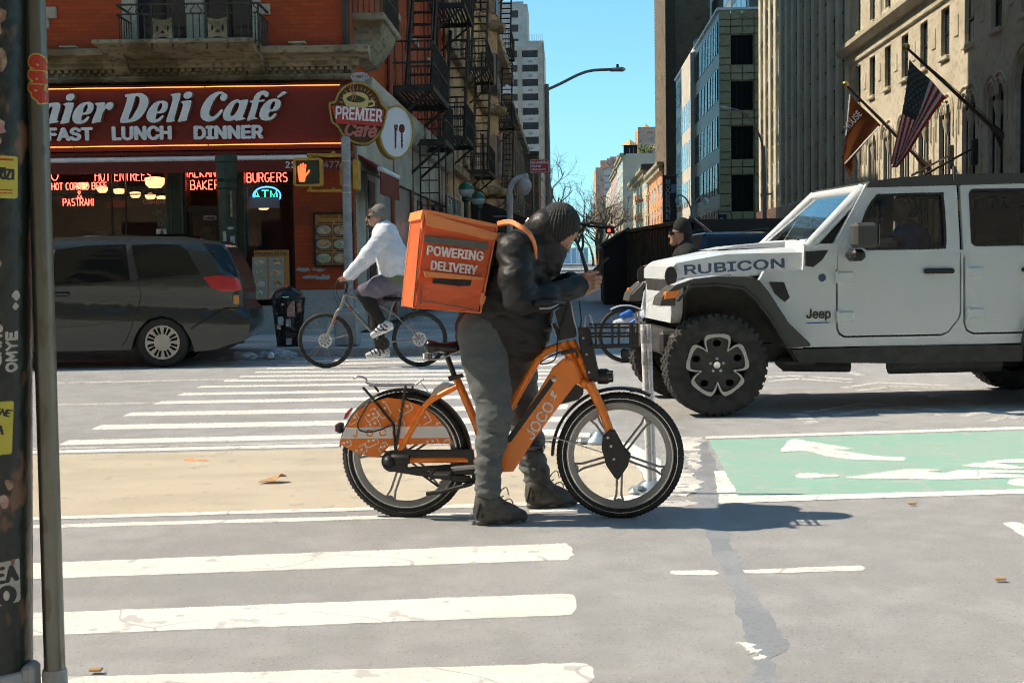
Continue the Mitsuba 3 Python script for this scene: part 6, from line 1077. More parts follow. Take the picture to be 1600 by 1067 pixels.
obj('chassis', [bx(xf + .3, S_R - .1, .45, .6, .42, .58), bx(xf + .3, S_R - .1, WJ - .6, WJ - .45, .42, .58), rbx(xf + 1.2, sR - .5, .5, WJ - .5, .42, .6, .05), bar((J.q(1122, 571)[0], .1, .43), (J.q(1122, 571)[0], WJ - .1, .43), .06, 10), bar((sR, .1, .43), (sR, WJ - .1, .43), .06, 10), sph((J.q(1122, 571)[0], .85, .43), .17, 2), sph((sR, .95, .43), .17, 2), bar((.7, .5, .38), (1.3, .5, .36), .05, 8), rbx(.62, .95, .3, .5, .36, .47, .04), bar((1.6, .35, .37), (2.6, .35, .37), .07, 10)], 'mat_jeep_black', jeep, fr=J)
def off_wheel(s0, y0, face):
    w = thing_part = numbered(jeep + '__wheel'); Rr = J.q(1122, 571)[1]; hw = .14
    pr = [(.25, hw - .02), (.30, hw), (.37, hw + .005), (Rr - .03, hw - .005), (Rr - .012, hw - .03), (Rr - .012, -hw + .03), (Rr - .03, -hw + .005), (.37, -hw - .005), (.30, -hw), (.25, -hw + .02), (.25, hw - .02)]
    t = lathe(pr, 60, (0, 0, 0), 'y'); lug = []
    for i in range(40):
        a = 2 * math.pi * i / 40
        for y_, sh in ((-.105, 0), (-.035, .5), (.035, 0), (.105, .5)):
            b = rbx(-.022, .022, y_ - .03, y_ + .03, Rr - .016, Rr - .004, .003)
            if abs(y_) > .1: b = cat_([b, rbx(-.02, .02, y_ + math.copysign(.02, y_) - .012, y_ + math.copysign(.034, y_) + .006, Rr - .06, Rr - .01, .003)])
            lug.append(b.apply_transform(trimesh.transformations.rotation_matrix(a + sh * .157, [0, 1, 0])))
    scene[w] = mikit.ply(J.W(cat_([t] + lug).apply_translation([s0, y0, Rr])), 'mat_tread', smooth=30)
    rim = lathe([(.0, face * .02), (.1, face * .03), (.13, face * .0), (.22, face * -.02), (.25, face * hw * .8)][::(1 if face > 0 else 1)], 40, (0, 0, 0), 'y'); obj('rim', rim.apply_translation([s0, y0, Rr]), 'mat_jeep_black', w, 30, fr=J)
    # outline of the five-lobed silver wheel face
    pts = []; pin = []
    for k in range(5):
        a = math.radians(90 + 72 * k)
        for da, r in ((-24, .262), (-15, .268), (0, .262), (15, .268), (24, .262), (31, .215), (36, .165), (41, .215)): pts.append((r * math.cos(a + math.radians(da)), r * math.sin(a + math.radians(da))))
        for da, r in ((-22, .232), (0, .236), (22, .232), (29, .19), (36, .138), (43, .19)): pin.append((r * math.cos(a + math.radians(da)), r * math.sin(a + math.radians(da))))
    p = P2(spline(pts, 3, True)); pi_ = P2(spline(pin, 3, True)); e = p.difference(pi_); yf = face * (hw - .005)
    obj('rim_face', ext(sa.translate(e, s0, Rr), y0 + min(yf, yf - face * .05), y0 + max(yf, yf - face * .05)), 'mat_alu', w, fr=J, label='bright machined edge of the five lobed wheel')
    inner = pi_.difference(unary_union([oval(.185 * math.cos(math.radians(90 + 72 * k)), .185 * math.sin(math.radians(90 + 72 * k)), .036, .03, 12) for k in range(5)])); obj('rim_disc', ext(sa.translate(inner, s0, Rr), y0 + face * (hw - .07) - .02, y0 + face * (hw - .03)), 'mat_jeep_black', w, fr=J)
    obj('wheel_nut', [sph((s0 + .057 * math.cos(math.radians(90 + 72 * k)), y0 + face * (hw - .03), Rr + .057 * math.sin(math.radians(90 + 72 * k))), .016, 1) for k in range(5)] + [lathe([(.03, 0), (.028, .004), (0, .005)], 12, (s0, y0 + face * (hw - .025), Rr), 'y')], 'mat_chrome', w, fr=J)
for s0 in (J.q(1122, 571)[0], sR): off_wheel(s0, .15, -1); off_wheel(s0, WJ - .15, 1)
# windscreen, roof
zw0, zw1 = j8((620, 345))[0][1], j8((800, 128))[0][1]; sw0, sw1 = j8((640, 340))[0][0], j8((868, 118))[0][0]
def wsheet(y0, y1, o=0, t0=0, t1=1):
    p = lambda t, y: (sw0 + (sw1 - sw0) * t - o, y + (.09 * t if y < WJ / 2 else -.09 * t), zw0 + (zw1 - zw0) * t)
    return TM([p(t0, y0), p(t0, y1), p(t1, y1), p(t1, y0)], [[0, 2, 1], [0, 3, 2]])
obj('windscreen', wsheet(YB + .09, WJ - YB - .09, .005, .08, .93), 'mat_wind', jeep, fr=J)
pil = [tube([(sw0, y, zw0 - .03), (sw1, y + (.09 if y < 1 else -.09), zw1)], .05, 8) for y in (YB + .05, WJ - YB - .05)] + [tube([(sw0 + .02, YB + .05, zw0 - .0), (sw0 + .02, WJ - YB - .05, zw0 - .0)], .05, 8), tube([(sw1, YB + .14, zw1 - .01), (sw1, WJ - YB - .14, zw1 - .01)], .045, 8)]
obj('windscreen_frame', pil, 'mat_jeep_paint', jeep, True, fr=J)
ob2('pillar_panel', leanin(ext(jp((735, 345), (870, 112), (892, 118), (800, 300), (752, 392), (745, 392)), YB - .002, YB + .05).subdivide_to_size(.25)), 'mat_jeep_paint', jeep, fr=J)
rp_ = P2([j8((868, 128))[0], j8((880, 104))[0], j8((1000, 88))[0], j8((1200, 76))[0], (S_R - .1, j8((1700, 64))[0][1]), (S_R, zt_j - .1), (S_R, zt_j - .05), (j8((1456, 110))[0][0], j8((1456, 112))[0][1])])
m = ext(rp_, YB + .06, WJ - YB - .06).subdivide_to_size(.2); v = m.vertices; e_ = np.abs(v[:, 1] - WJ / 2) / (WJ / 2 - YB - .06); v[:, 2] -= .035 * e_ ** 4 * (v[:, 2] > zt_j + .03); obj('roof', m, 'mat_soft_top', jeep, 30, fr=J, label='dark soft roof')
obj('roof_strap', rbx(j8((1203, 90))[0][0] - .015, j8((1203, 90))[0][0] + .015, YB + .045, YB + .08, zt_j - .04, zt_j + .09, .004), 'mat_soft_top', jeep, fr=J)
obj('tailgate', bx(S_R - .05, S_R, YB + .1, WJ - YB - .1, zsill, zt_j - .05), 'mat_jeep_paint', jeep, fr=J)
# mirror, vent, handles, hinges, badges
(mx, mz) = j8((820, 318))[0]; obj('mirror', [rbx(mx - .11, mx + .10, -.13, .02, mz - .09, mz + .12, .03)], 'mat_jeep_flare', jeep, 30, fr=J); obj('mirror_arm', rbx(mx - .1, mx + .02, -.05, YB, mz - .2, mz - .1, .03), 'mat_black', jeep, fr=J); obj('mirror_glass', bx(mx + .1, mx + .104, -.12, .0, mz - .07, mz + .1), 'mat_chrome', jeep, fr=J)
ob2('cowl_vent', ext(jp((626, 372), (712, 366), (690, 402), (655, 430), (626, 426)), YB - .012, YB + .01), 'mat_black', jeep, fr=J)
for a0, a1 in ((1070, 1186), (1440, 1556)): x0, x1 = j8((a0, 445))[0][0], j8((a1, 445))[0][0]; z = j8((1120, 445))[0][1]; obj('door_handle', [rbx(x0, x1, YB - .05, YB - .02, z - .022, z + .022, .015), bx(x0 + .01, x0 + .05, YB - .03, YB, z - .015, z + .015), bx(x1 - .06, x1 - .01, YB - .03, YB, z - .02, z + .02)], 'mat_black', jeep, fr=J)
for (a, b) in ((775, 468), (778, 618), (1265, 450), (1270, 605)): x, z = j8((a, b))[0]; obj('hinge', [rbx(x - .07, x + .07, YB - .03, YB - .005, z - .045, z + .045, .01), bar((x - .075, YB - .025, z - .05), (x - .075, YB - .025, z + .05), .016, 8)], 'mat_jeep_paint', jeep, fr=J)
x, z = j8((690, 470))[0]; obj('round_badge', lathe([(0, -.006), (.03, -.005), (.034, 0)], 16, (x, YB, z), 'y'), 'mat_navy_ink', jeep, fr=J)
x, z = j8((630, 624))[0]; obj('badge', letters('Jeep', .075, YB - .004, x, z, fit=j8((722, 624))[0][0] - x, depth=.008), 'mat_jeep_black', jeep, fr=J); obj('badge_bar', bx(x, x + .2, YB - .005, YB, z - .045, z - .035), 'mat_shirt_blue', jeep, fr=J)
(x0, z0), (x1, z1) = j8((178, 459), y=.22)[0], j8((548, 432), y=.2)[0]; L_ = math.hypot(x1 - x0, z1 - z0); m = letters('RUBICON', .078, 0, x0, z0, fit=L_, depth=.004, ang=math.degrees(math.atan2(z1 - z0, x1 - x0)), bold=True)
v = m.vertices; t = np.clip((v[:, 0] - xf) / (xc - xf), 0, 1); v[:, 1] += WJ / 2 - (.60 + .20 * t) * (WJ / 2 - .14) / .8 - .004; obj('hood_lettering', m, 'mat_navy_ink', jeep, fr=J)
obj('wiper', tube(j8_ := [(a, .4 + .3 * i, b) for i, (a, b) in enumerate(j8((640, 330), (660, 315)))], .012, 5), 'mat_black', jeep, fr=J)
# cabin and driver
cab = obj('seats', [rbx(1.25, 1.75, .35, .85, .75, .95, .05), rbx(1.62, 1.82, .38, .82, .9, 1.5, .06), rbx(1.25, 1.75, 1.05, 1.5, .75, .95, .05), rbx(1.62, 1.82, 1.05, 1.5, .9, 1.5, .06), rbx(2.45, 2.7, .35, 1.5, .9, 1.5, .06), bx(.6, 3.6, .25, 1.65, .6, .68), rbx(.62, .95, .22, 1.66, .95, 1.2, .05), bx(2.72, 2.76, .25, 1.64, .7, 1.75)], 'mat_seat_dark', jeep, fr=J, kind=None)
obj('steering_wheel', tube([(.98 + .06 * math.sin(a), .62 + .18 * math.cos(a), 1.22 + .18 * math.sin(a)) for a in np.linspace(0, 2 * math.pi, 20)[:-1]], .016, 6, closed=True), 'mat_black', jeep, True, fr=J)
drv = thing('person', 'driver in a blue shirt at the wheel of the white off-road car', 'person')
dh = J.q(1414, 323, .55); dx_, dz_ = dh
s = Soft().cone((dx_, .58, dz_), (dx_ + .01, .58, dz_ + .03), .092, .095).cone((dx_ - .05, .58, dz_ - .08), (dx_ - .03, .58, dz_ - .07), .06).cone((dx_ - .1, .58, dz_ - .02), (dx_ - .105, .58, dz_ - .03), .016, sm=.01).cone((dx_ + .01, .58, dz_ - .1), (dx_ + .03, .58, dz_ - .2), .055, .065).chain([(dx_ + .05, .42, dz_ - .3), (dx_ - .1, .38, dz_ - .52), (dx_ - .36, .5, dz_ - .42)], [.05, .042, .035]).chain([(dx_ + .05, .74, dz_ - .3), (dx_ - .1, .78, dz_ - .52), (dx_ - .36, .7, dz_ - .42)], [.05, .042, .035])
s.cone((dx_ + .05, .58, dz_ - .3), (dx_ + .08, .58, dz_ - .7), .13, .14).chain([(dx_ + .05, .5, dz_ - .72), (dx_ - .35, .5, dz_ - .68)], [.09, .07]).chain([(dx_ + .05, .66, dz_ - .72), (dx_ - .35, .66, dz_ - .68)], [.09, .07]); obj('body', s.mesh(.012), 'mat_skin_b', drv, True, fr=J)
s = Soft().cone((dx_ + .06, .44, dz_ - .27), (dx_ + .06, .72, dz_ - .27), .09).cone((dx_ + .06, .58, dz_ - .3), (dx_ + .08, .58, dz_ - .72), .17, .16, w=[0, 1, 0], k=1.2).chain([(dx_ + .04, .42, dz_ - .3), (dx_ - .1, .37, dz_ - .52), (dx_ - .2, .42, dz_ - .48)], [.085, .07, .06]).chain([(dx_ + .04, .75, dz_ - .3), (dx_ - .1, .79, dz_ - .52), (dx_ - .2, .76, dz_ - .48)], [.085, .07, .06]); obj('shirt', s.mesh(.012), 'mat_shirt_blue', drv, True, fr=J)
s = Soft().cone((dx_ + .02, .58, dz_ + .04), (dx_ + .05, .58, dz_ - .03), .1, .085); obj('hair', s.mesh(.01), 'mat_boot_dark', drv, True, fr=J)
# ---------------------------------------------------------------- the dark minivan at the far kerb
V = Fr(G(253, 575), AVE); v5 = lambda *p, y=0: [V.q(a / 3.048, 250 + b / 3.048, y) for a, b in p]
vp = lambda *p, y=0: P2(v5(*p, y=y)); WV = 1.82
def f_van(p, n, uv): return mix((.024, .031, .030), (.034, .043, .041), noise(p.x * 300, p.y * 300, p.z * 300))
mat('van_paint', f_van, .15, metal=.4, clearcoat=1.0, clearcoat_gloss=.97, two=True)
van = thing('minivan', 'dark green grey minivan parked at the far kerb before the deli', 'car')
out = vp((-700, 640), (-560, 600), (-300, 470), (-120, 405), (120, 374), (400, 362), (600, 360), (860, 362), (935, 375), (1040, 392), (1075, 420), (1105, 480), (1135, 545), (1150, 610), (1153, 690), (1185, 716), (1190, 780), (1182, 838), (1160, 862), (1090, 880), (1030, 902), (925, 915),
         (905, 850), (870, 790), (820, 755), (765, 742), (705, 760), (660, 805), (632, 860), (622, 905), (300, 912), (-300, 925), (-480, 925), (-490, 860), (-530, 790), (-600, 760), (-670, 790), (-700, 850), (-710, 800))
zbv = V.q(200, 438)[1]
vlean = lambda P: .20 * np.clip((P[:, 1] - zbv) / .75, 0, 1.2) + .05 * np.clip((.75 - P[:, 1]) / .5, 0, 1) ** 1.5
vfn = pillow(out, .22, .13, vlean, zbv - .45)
obj('body', shell(out, vfn, WV, .075), 'mat_van_paint', van, 40, fr=V)
panel = lambda name, poly, m, off=.004, par=van, step=.09, **k: obj(name, sheet(poly.intersection(out.buffer(-.012)) if off > -.05 else poly, vfn, step, off), m, par, True, fr=V, **k)
panel('window', vp((255, 428), (400, 408), (588, 401), (600, 450), (618, 573), (440, 586), (250, 598)), 'mat_dark_glass'); panel('window', vp((616, 404), (760, 400), (850, 404), (885, 432), (952, 543), (800, 556), (662, 568), (640, 500)), 'mat_dark_glass'); panel('window', vp((-160, 470), (100, 425), (236, 430), (232, 598), (-200, 620), (-260, 590)), 'mat_dark_glass')
panel('window_trim', vp((240, 425), (254, 424), (249, 600), (236, 600)), 'mat_black', .006); panel('window_trim', vp((590, 400), (614, 402), (660, 570), (620, 575)), 'mat_black', .006)
panel('roof_rail', vp((120, 384), (250, 372), (400, 358), (600, 352), (860, 349), (935, 362), (935, 374), (860, 360), (600, 363), (400, 369), (250, 383), (120, 395)), 'mat_black', -.06)
panel('rear_light', vp((968, 558), (1045, 548), (1120, 560), (1160, 590), (1150, 618), (1110, 627), (1050, 626), (1005, 606)), 'mat_red_lens', .012)
panel('rear_window', vp((955, 395), (1040, 402), (1120, 485), (1165, 540), (1140, 560), (1060, 520)), 'mat_dark_glass', .006)
panel('fuel_flap', rrect(*v5((720, 636))[0], *v5((792, 584))[0], .05), 'mat_van_paint', .006)
for pl in (((655, 575), (668, 640), (655, 700), (612, 830), (580, 885)), ((250, 600), (248, 700), (260, 905))): obj('door_gap', [tube([(a, float(vfn(np.array([[a, b]]))[0]) - .001, b) for a, b in spline(v5(*pl), 5)], .006, 4)], 'mat_black', van, fr=V)
panel('moulding', vp((265, 800), (440, 788), (612, 768), (606, 782), (440, 803), (265, 815)), 'mat_van_paint', .02); panel('belt_trim', vp((250, 601), (440, 589), (660, 572), (955, 547), (955, 552), (660, 578), (440, 595), (250, 607)), 'mat_black', .008)
panel('bumper_line', vp((905, 800), (1060, 705), (1210, 700), (1210, 706), (1062, 712), (910, 808)), 'mat_black', .003); (x, z) = v5((1125, 665))[0]; panel('number_plate', rrect(x - .035, z - .06, x + .035, z + .06, .01), 'mat_poster_orange', .03)
(x, z) = v5((290, 643))[0]; obj('door_handle', rbx(x - .1, x + .1, -.04, .06, z - .022, z + .022, .015), 'mat_van_paint', van, fr=V)
obj('spoiler', [ext(vp((880, 372), (1040, 384), (1050, 400), (900, 386)), .35, WV - .35)], 'mat_van_paint', van, fr=V)
obj('underside', [bx(v5((-600, 800))[0][0], v5((1060, 800))[0][0], .25, WV - .25, .2, .5)], 'mat_black', van, fr=V)
def car_wheel(fr, par, s0, y0, Rr, rr, face, spokes=7, style=0):
    w = obj('wheel', [lathe([(rr, .09), (rr + .02, .10), (Rr - .03, .10), (Rr - .004, .07), (Rr, .03), (Rr, -.03), (Rr - .004, -.07), (Rr - .03, -.10), (rr + .02, -.10), (rr, -.09), (rr, .09)], 40, (s0, y0, Rr), 'y')], 'mat_rubber', par, 35, fr=fr)
    c = sg.Point(0, 0).buffer(rr, quad_segs=10); holes = []
    for k in range(spokes):
        a = 360 / spokes * k
        for dx in (-.026, .026): holes.append(sa.rotate(sg.Polygon([(dx - .014, rr * .48), (dx + .014, rr * .48), (dx + .022 * np.sign(dx) + .02, rr * .86), (dx + .022 * np.sign(dx) - .02, rr * .86)]), a, origin=(0, 0)))
    yf = y0 + face * .085; obj('hub_cap', [ext(sa.translate(c.difference(unary_union(holes)), s0, Rr), yf - .015, yf + .01), lathe([(0, .014 * face), (.04, .012 * face), (.055, 0)], 16, (s0, yf, Rr), 'y')], 'mat_alu', w, fr=fr); obj('rim_back', lathe([(0, 0), (rr, .0)], 24, (s0, y0 + face * .03, Rr), 'y'), 'mat_black', w, fr=fr); return w
RV = V.q(253, 534)[1]
for s0 in (V.q(253, 533)[0], v5((-600, 860))[0][0]): car_wheel(V, van, s0, .13, .335, .225, -1, 8); car_wheel(V, van, s0, WV - .13, .335, .225, 1, 8)
# dark car waiting beyond the off-roader
SV = Fr((3.2, 22.9), 0); sv = lambda *p, y=0: [SV.q(a, b, y) for a, b in p]
suv = thing('sport_utility_car', 'black sport utility car behind the hood of the white off-road car', 'car'); XS0, XS1 = SV.q(1092, 392)[0], SV.q(1238, 392)[0]; mat('blue_black', (.012, .016, .025), .2, clearcoat=1.0, clearcoat_gloss=.97)
zr_ = SV.q(1160, 362)[1]; body = rbx(XS0 - .1, XS1 + .1, .0, 4.6, .35, 1.18, .16); obj('body', body, 'mat_blue_black', suv, fr=SV)
cabn = trimesh.convex.convex_hull(np.array([(XS0, .3, 1.15), (XS1, .3, 1.15), (XS0 + .2, .85, zr_ - .02), (XS1 - .2, .85, zr_ - .02), (XS0 + .2, 3.6, zr_ - .02), (XS1 - .2, 3.6, zr_ - .02), (XS0, 4.4, 1.15), (XS1, 4.4, 1.15), (XS0 + .3, 1.1, zr_ + .02), (XS1 - .3, 1.1, zr_ + .02), (XS0 + .3, 3.2, zr_ + .02), (XS1 - .3, 3.2, zr_ + .02)])); obj('cabin', cabn, 'mat_blue_black', suv, fr=SV)
wsn = lambda a, t: (XS0 + (XS1 - XS0) * a + (.2 if a < .5 else -.2) * t, .3 + .55 * t - .012, 1.15 + (zr_ - 1.17) * t)
obj('windscreen', TM([wsn(.06, .1), wsn(.94, .1), wsn(.94, .9), wsn(.06, .9)], [[0, 1, 2], [0, 2, 3]]), 'mat_dark_glass', suv, fr=SV)
obj('roof_rail', [tube([(XS0 + .24, .8, zr_ + .02), (XS0 + .24, 1.0, zr_ + .06), (XS0 + .24, 3.4, zr_ + .06)], .02, 6), tube([(XS1 - .24, .8, zr_ + .02), (XS1 - .24, 1.0, zr_ + .06), (XS1 - .24, 3.4, zr_ + .06)], .02, 6)], 'mat_black', suv, fr=SV); obj('wiper', [tube([(XS0 + .5, .27, 1.2), (XS0 + 1.0, .31, 1.24)], .012, 4), tube([(XS0 + .9, .27, 1.2), (XS0 + 1.3, .31, 1.24)], .012, 4)], 'mat_alu', suv, fr=SV)
for s in (XS0 + .1, XS1 - .1): obj('headlight', rbx(s - .2, s + .2, -.03, .1, .75, .9, .04), 'mat_chrome', suv, fr=SV); obj('mirror', rbx(s - .32 if s < 4 + 0 and s < (XS0 + XS1) / 2 else s + .12, s - .12 if s < (XS0 + XS1) / 2 else s + .32, .75, .9, 1.12, 1.28, .04), 'mat_blue_black', suv, fr=SV)
for s in (XS0 + .02, XS1 - .02):
    for y in (.9, 3.7): obj('wheel', lathe([(0, .12), (.24, .12), (.36, .1), (.37, 0), (.36, -.1), (.24, -.12), (0, -.12)], 24, (s, y, .37), 'x'), 'mat_rubber', suv, fr=SV)
# ---------------------------------------------------------------- cyclists
def thin_wheel(fr, par, c, Rr, m_rim='black', spokes=28, disc=True, tw=.019):
    w = obj('wheel', ring(c, [(Rr - .04, tw), (Rr - .015, tw + .003), (Rr, .004), (Rr, -.004), (Rr - .015, -tw - .003), (Rr - .04, -tw), (Rr - .04, tw)], 48), 'mat_tyre', par, 35, fr=fr)
    obj('rim', ring(c, [(Rr - .037, .012), (Rr - .037, -.012), (Rr - .055, -.008), (Rr - .055, .008), (Rr - .037, .012)], 48), 'mat_' + m_rim, w, fr=fr)
    sp = [bar((c[0] + .02 * math.cos(a), (-1) ** i * .025, c[1] + .02 * math.sin(a)), (c[0] + (Rr - .05) * math.cos(a + .25 * (-1) ** (i // 2)), 0, c[1] + (Rr - .05) * math.sin(a + .25 * (-1) ** (i // 2))), .0016, 3) for i, a in enumerate(np.linspace(0, 2 * math.pi, spokes + 1)[:-1])]
    obj('spokes', sp + [tube([(c[0], -.05, c[1]), (c[0], .05, c[1])], .016, 8)], 'mat_alu', w, fr=fr, kind='stuff')
    if disc: d = sg.Point(0, 0).buffer(.09, quad_segs=8).difference(sg.Point(0, 0).buffer(.025)).difference(unary_union([sa.rotate(sg.box(.035, -.012, .07, .012), a, origin=(0, 0)) for a in range(0, 360, 45)])); obj('disc', ext(sa.translate(d, *c), -.045, -.04), 'mat_steel', w, fr=fr)
    return w
C1 = Fr(G(508.5, 575), .6); z1 = lambda *p, y=0: [(lambda t: (t[0], y, t[1]))(C1.q(420 + a / 3.047, 250 + b / 3.047)) for a, b in p]
mat('bike_grey', (.26, .26, .25), .35, .4); mat('hoodie', spotty((.58, .62, .68), (.64, .68, .74), 8), .85, sheen=.3); mat('purple_grey', spotty((.12, .11, .15), (.15, .14, .18), 20), .9); mat('black_cloth', (.014, .014, .014), .9); mat('shoe_white', (.6, .6, .58), .6); mat('cap_grey', (.16, .16, .155), .9)
bk1 = thing('hybrid_bicycle', 'grey hybrid bicycle ridden left by the man in the pale hoodie', 'bicycle')
cw = lambda a, b: (z1((a, b))[0][0], z1((a, b))[0][2])
thin_wheel(C1, bk1, (cw(270, 853)[0], .355), .355); thin_wheel(C1, bk1, (cw(718, 846)[0], .355), .355)
P = lambda *p: z1(*p)
obj('frame', [tube(P((362, 645), (338, 715)), .022, 8), tube(P((355, 668), (535, 868)), .021, 8), tube(P((360, 640), (470, 672), (600, 735)), .018, 8), tube(P((585, 690), (545, 872)), .017, 8)] + [tube([tuple(np.add(P((592, 728))[0], (0, y * .3, 0))), tuple(np.add(P((715, 846))[0], (0, y, 0)))], .009, 6) for y in (-.06, .06)] + [tube([tuple(np.add(P((545, 872))[0], (0, y * .3, 0))), tuple(np.add(P((715, 850))[0], (0, y, 0)))], .009, 6) for y in (-.06, .06)], 'mat_bike_grey', bk1, True, fr=C1)
obj('fork', [tube(P((338, 710), (322, 730)), .024, 8)] + [tube([tuple(np.add(P(q_)[0], (0, y, 0))) for q_ in ((325, 725), (300, 790), (270, 853))], [.02, .016, .013], 8) for y in (-.055, .055)], 'mat_bike_grey', bk1, True, fr=C1); obj('red_decal', [tube([tuple(np.add(P(q_)[0], (0, -.058, 0))) for q_ in ((318, 750), (306, 780))], .0185, 8), tube([tuple(np.add(P(q_)[0], (0, -.0, 0))) for q_ in ((383, 700), (398, 716))], .0225, 8)], 'mat_rust', bk1, fr=C1)
obj('handlebar', [tube(P((362, 645), (375, 590)), .014, 6), tube([tuple(np.add(P((372, 585))[0], (0, .0, 0)))] + [tuple(np.add(P((372, 583))[0], (-.04, y, .0))) for y in (-.12,)] + [tuple(np.add(P((350, 572))[0], (-.0, y, .0))) for y in (-.3,)], .012, 6), tube([P((372, 585))[0], tuple(np.add(P((350, 572))[0], (0, .3, 0)))], .012, 6)], 'mat_black', bk1, True, fr=C1)
obj('cable', [tube(spline(P((345, 570), (320, 590), (310, 640), (330, 690), (345, 720)), 5), .004, 4), tube(spline(P((350, 560), (325, 575), (320, 620), (345, 680)), 5), .004, 4)], 'mat_black', bk1, fr=C1); obj('saddle', rbx(P((590, 668))[0][0] - .12, P((590, 668))[0][0] + .16, -.06, .06, P((590, 672))[0][2], P((590, 655))[0][2], .02), 'mat_black', bk1, fr=C1); obj('seat_post', tube(P((598, 670), (585, 700)), .014, 8), 'mat_bike_grey', bk1, fr=C1)
obj('crank', [lathe([(.085, -.003), (.085, .003), (.02, .003), (.02, -.003), (.085, -.003)], 24, (P((545, 872))[0][0], -.05, P((545, 872))[0][2]), 'y'), tube([tuple(np.add(P(q_)[0], (0, -.07, 0))) for q_ in ((545, 872), (550, 808))], .012, 6), tube([tuple(np.add(P(q_)[0], (0, .07, 0))) for q_ in ((545, 872), (525, 935))], .012, 6), rbx(P((550, 806))[0][0] - .05, P((550, 806))[0][0] + .05, -.17, -.08, P((550, 810))[0][2], P((550, 804))[0][2], .004)], 'mat_black', bk1, fr=C1)
man = thing('person', 'man in pale grey hoodie and grey cap riding a bicycle leftwards', 'person')
p1 = lambda a, b, y=0: np.array(z1((a, b), y=y)[0])
hd = p1(517, 268); hs_ = Soft().cone(p1(525, 255), p1(520, 262), .1, .095).cone(p1(497, 290), p1(500, 305), .062, .05).cone(p1(472, 272), p1(466, 287), .014, .016, sm=.012).cone(p1(488, 262, -.03), p1(488, 262, .03), .03).cone(p1(484, 312), p1(490, 316), .03, .03, sm=.02).cone(p1(525, 290), p1(548, 335), .062, .075).cone(p1(530, 275, -.085), p1(530, 285, -.085), .02, sm=.01)
def grip(pt, y): s = Soft().cone(pt + [.05, y, .012], pt + [-.0, y, 0], .032, .036); [s.chain([pt + [-.01, y - .03 + .02 * i, .02], pt + [-.042, y - .03 + .02 * i, .005], pt + [-.035, y - .03 + .02 * i, -.03]], [.0105, .0105, .01], sm=.006) for i in range(4)]; s.chain([pt + [.01, y - .05, .01], pt + [-.02, y - .055, -.02]], [.012, .01], sm=.006); return s.mesh(.005)
inn = Soft().chain([p1(550, 360, -.12), p1(470, 450, -.2), p1(380, 555, -.27)], [.05, .042, .033]).chain([p1(550, 360, .12), p1(470, 450, .2), p1(380, 555, .27)], [.05, .042, .033]).cone(p1(560, 370), p1(610, 560), .14, .15).chain([p1(600, 585, -.1), p1(450, 640, -.11), p1(540, 770, -.1)], [.08, .06, .04]).chain([p1(600, 585, .1), p1(500, 720, .11), p1(520, 890, .1)], [.08, .06, .04])
obj('body', [inn.mesh(.016), hs_.mesh(.007), grip(p1(365, 565), -.27), grip(p1(365, 565), .27)], 'mat_skin_b', man, True, fr=C1)
s = Soft().cone(p1(528, 250), p1(522, 254), .108, .104, sm=.04).cone(p1(538, 268), p1(536, 275), .085, .075).cut(p1(470, 290), p1(500, 320), .055, .06); obj('cap', s.mesh(.007, folds(40, .003)), 'mat_cap_grey', man, True, fr=C1)
obj('cap_patch', ext(oval(p1(487, 245)[0], p1(487, 245)[2], .03), -.1, -.085), 'mat_pink_brick', man, fr=C1)
obj('glasses', [tube([tuple(p1(476, 270, -.055)), tuple(p1(505, 270, -.092))], .006, 5), rbx(p1(474, 272)[0] - .012, p1(474, 272)[0] + .02, -.062, -.012, p1(474, 280)[2], p1(474, 266)[2], .008)], 'mat_black', man, fr=C1); obj('beard', Soft().cone(p1(474, 312), p1(492, 318), .026, .04).mesh(.006), 'mat_boot_dark', man, True, fr=C1)
s = Soft().cone(p1(555, 350, -.09), p1(555, 350, .09), .12, .12, sm=.06).cone(p1(555, 370), p1(590, 470), .165, .19, w=[0, 1, 0], k=1.25, sm=.06).cone(p1(590, 470), p1(600, 545), .19, .19, w=[0, 1, 0], k=1.2, sm=.06).cone(p1(615, 540), p1(620, 560), .165, .15, w=[0, 1, 0], k=1.2).cone(p1(545, 318), p1(585, 335), .085, .06, sm=.04)
s.chain([p1(548, 362, -.16), p1(478, 455, -.24), p1(388, 550, -.27)], [.092, .082, .05], sm=.04).chain([p1(548, 362, .16), p1(478, 455, .24), p1(388, 550, .27)], [.092, .082, .05], sm=.04)
obj('hoodie', s.mesh(.011, folds(7, .016, (1, 1, 1.3), 3)), 'mat_hoodie', man, True, fr=C1, label='pale blue grey hooded sweatshirt')
mat('olive_shirt', (.14, .16, .09), .9); obj('shirt_hem', Soft().cone(p1(600, 568, -.08), p1(600, 568, .08), .165).cone(p1(625, 570, -.08), p1(625, 570, .08), .13).mesh(.012), 'mat_olive_shirt', man, True, fr=C1)
s = Soft().cone(p1(605, 575, -.06), p1(605, 575, .06), .15, sm=.05).chain([p1(600, 580, -.1), p1(530, 600, -.12), p1(462, 628, -.12)], [.13, .125, .1], sm=.04).chain([p1(600, 580, .1), p1(540, 640, .12), p1(500, 715, .12)], [.13, .115, .09], sm=.04); obj('shorts', s.mesh(.01, folds(9, .01, seed=6)), 'mat_purple_grey', man, True, fr=C1)
s = Soft().chain([p1(455, 632, -.12), p1(490, 690, -.11), p1(540, 765, -.1)], [.098, .082, .06], sm=.04).chain([p1(505, 712, .12), p1(510, 800, .11), p1(522, 890, .1)], [.09, .075, .055], sm=.04); obj('leggings', s.mesh(.01), 'mat_black_cloth', man, True, fr=C1)
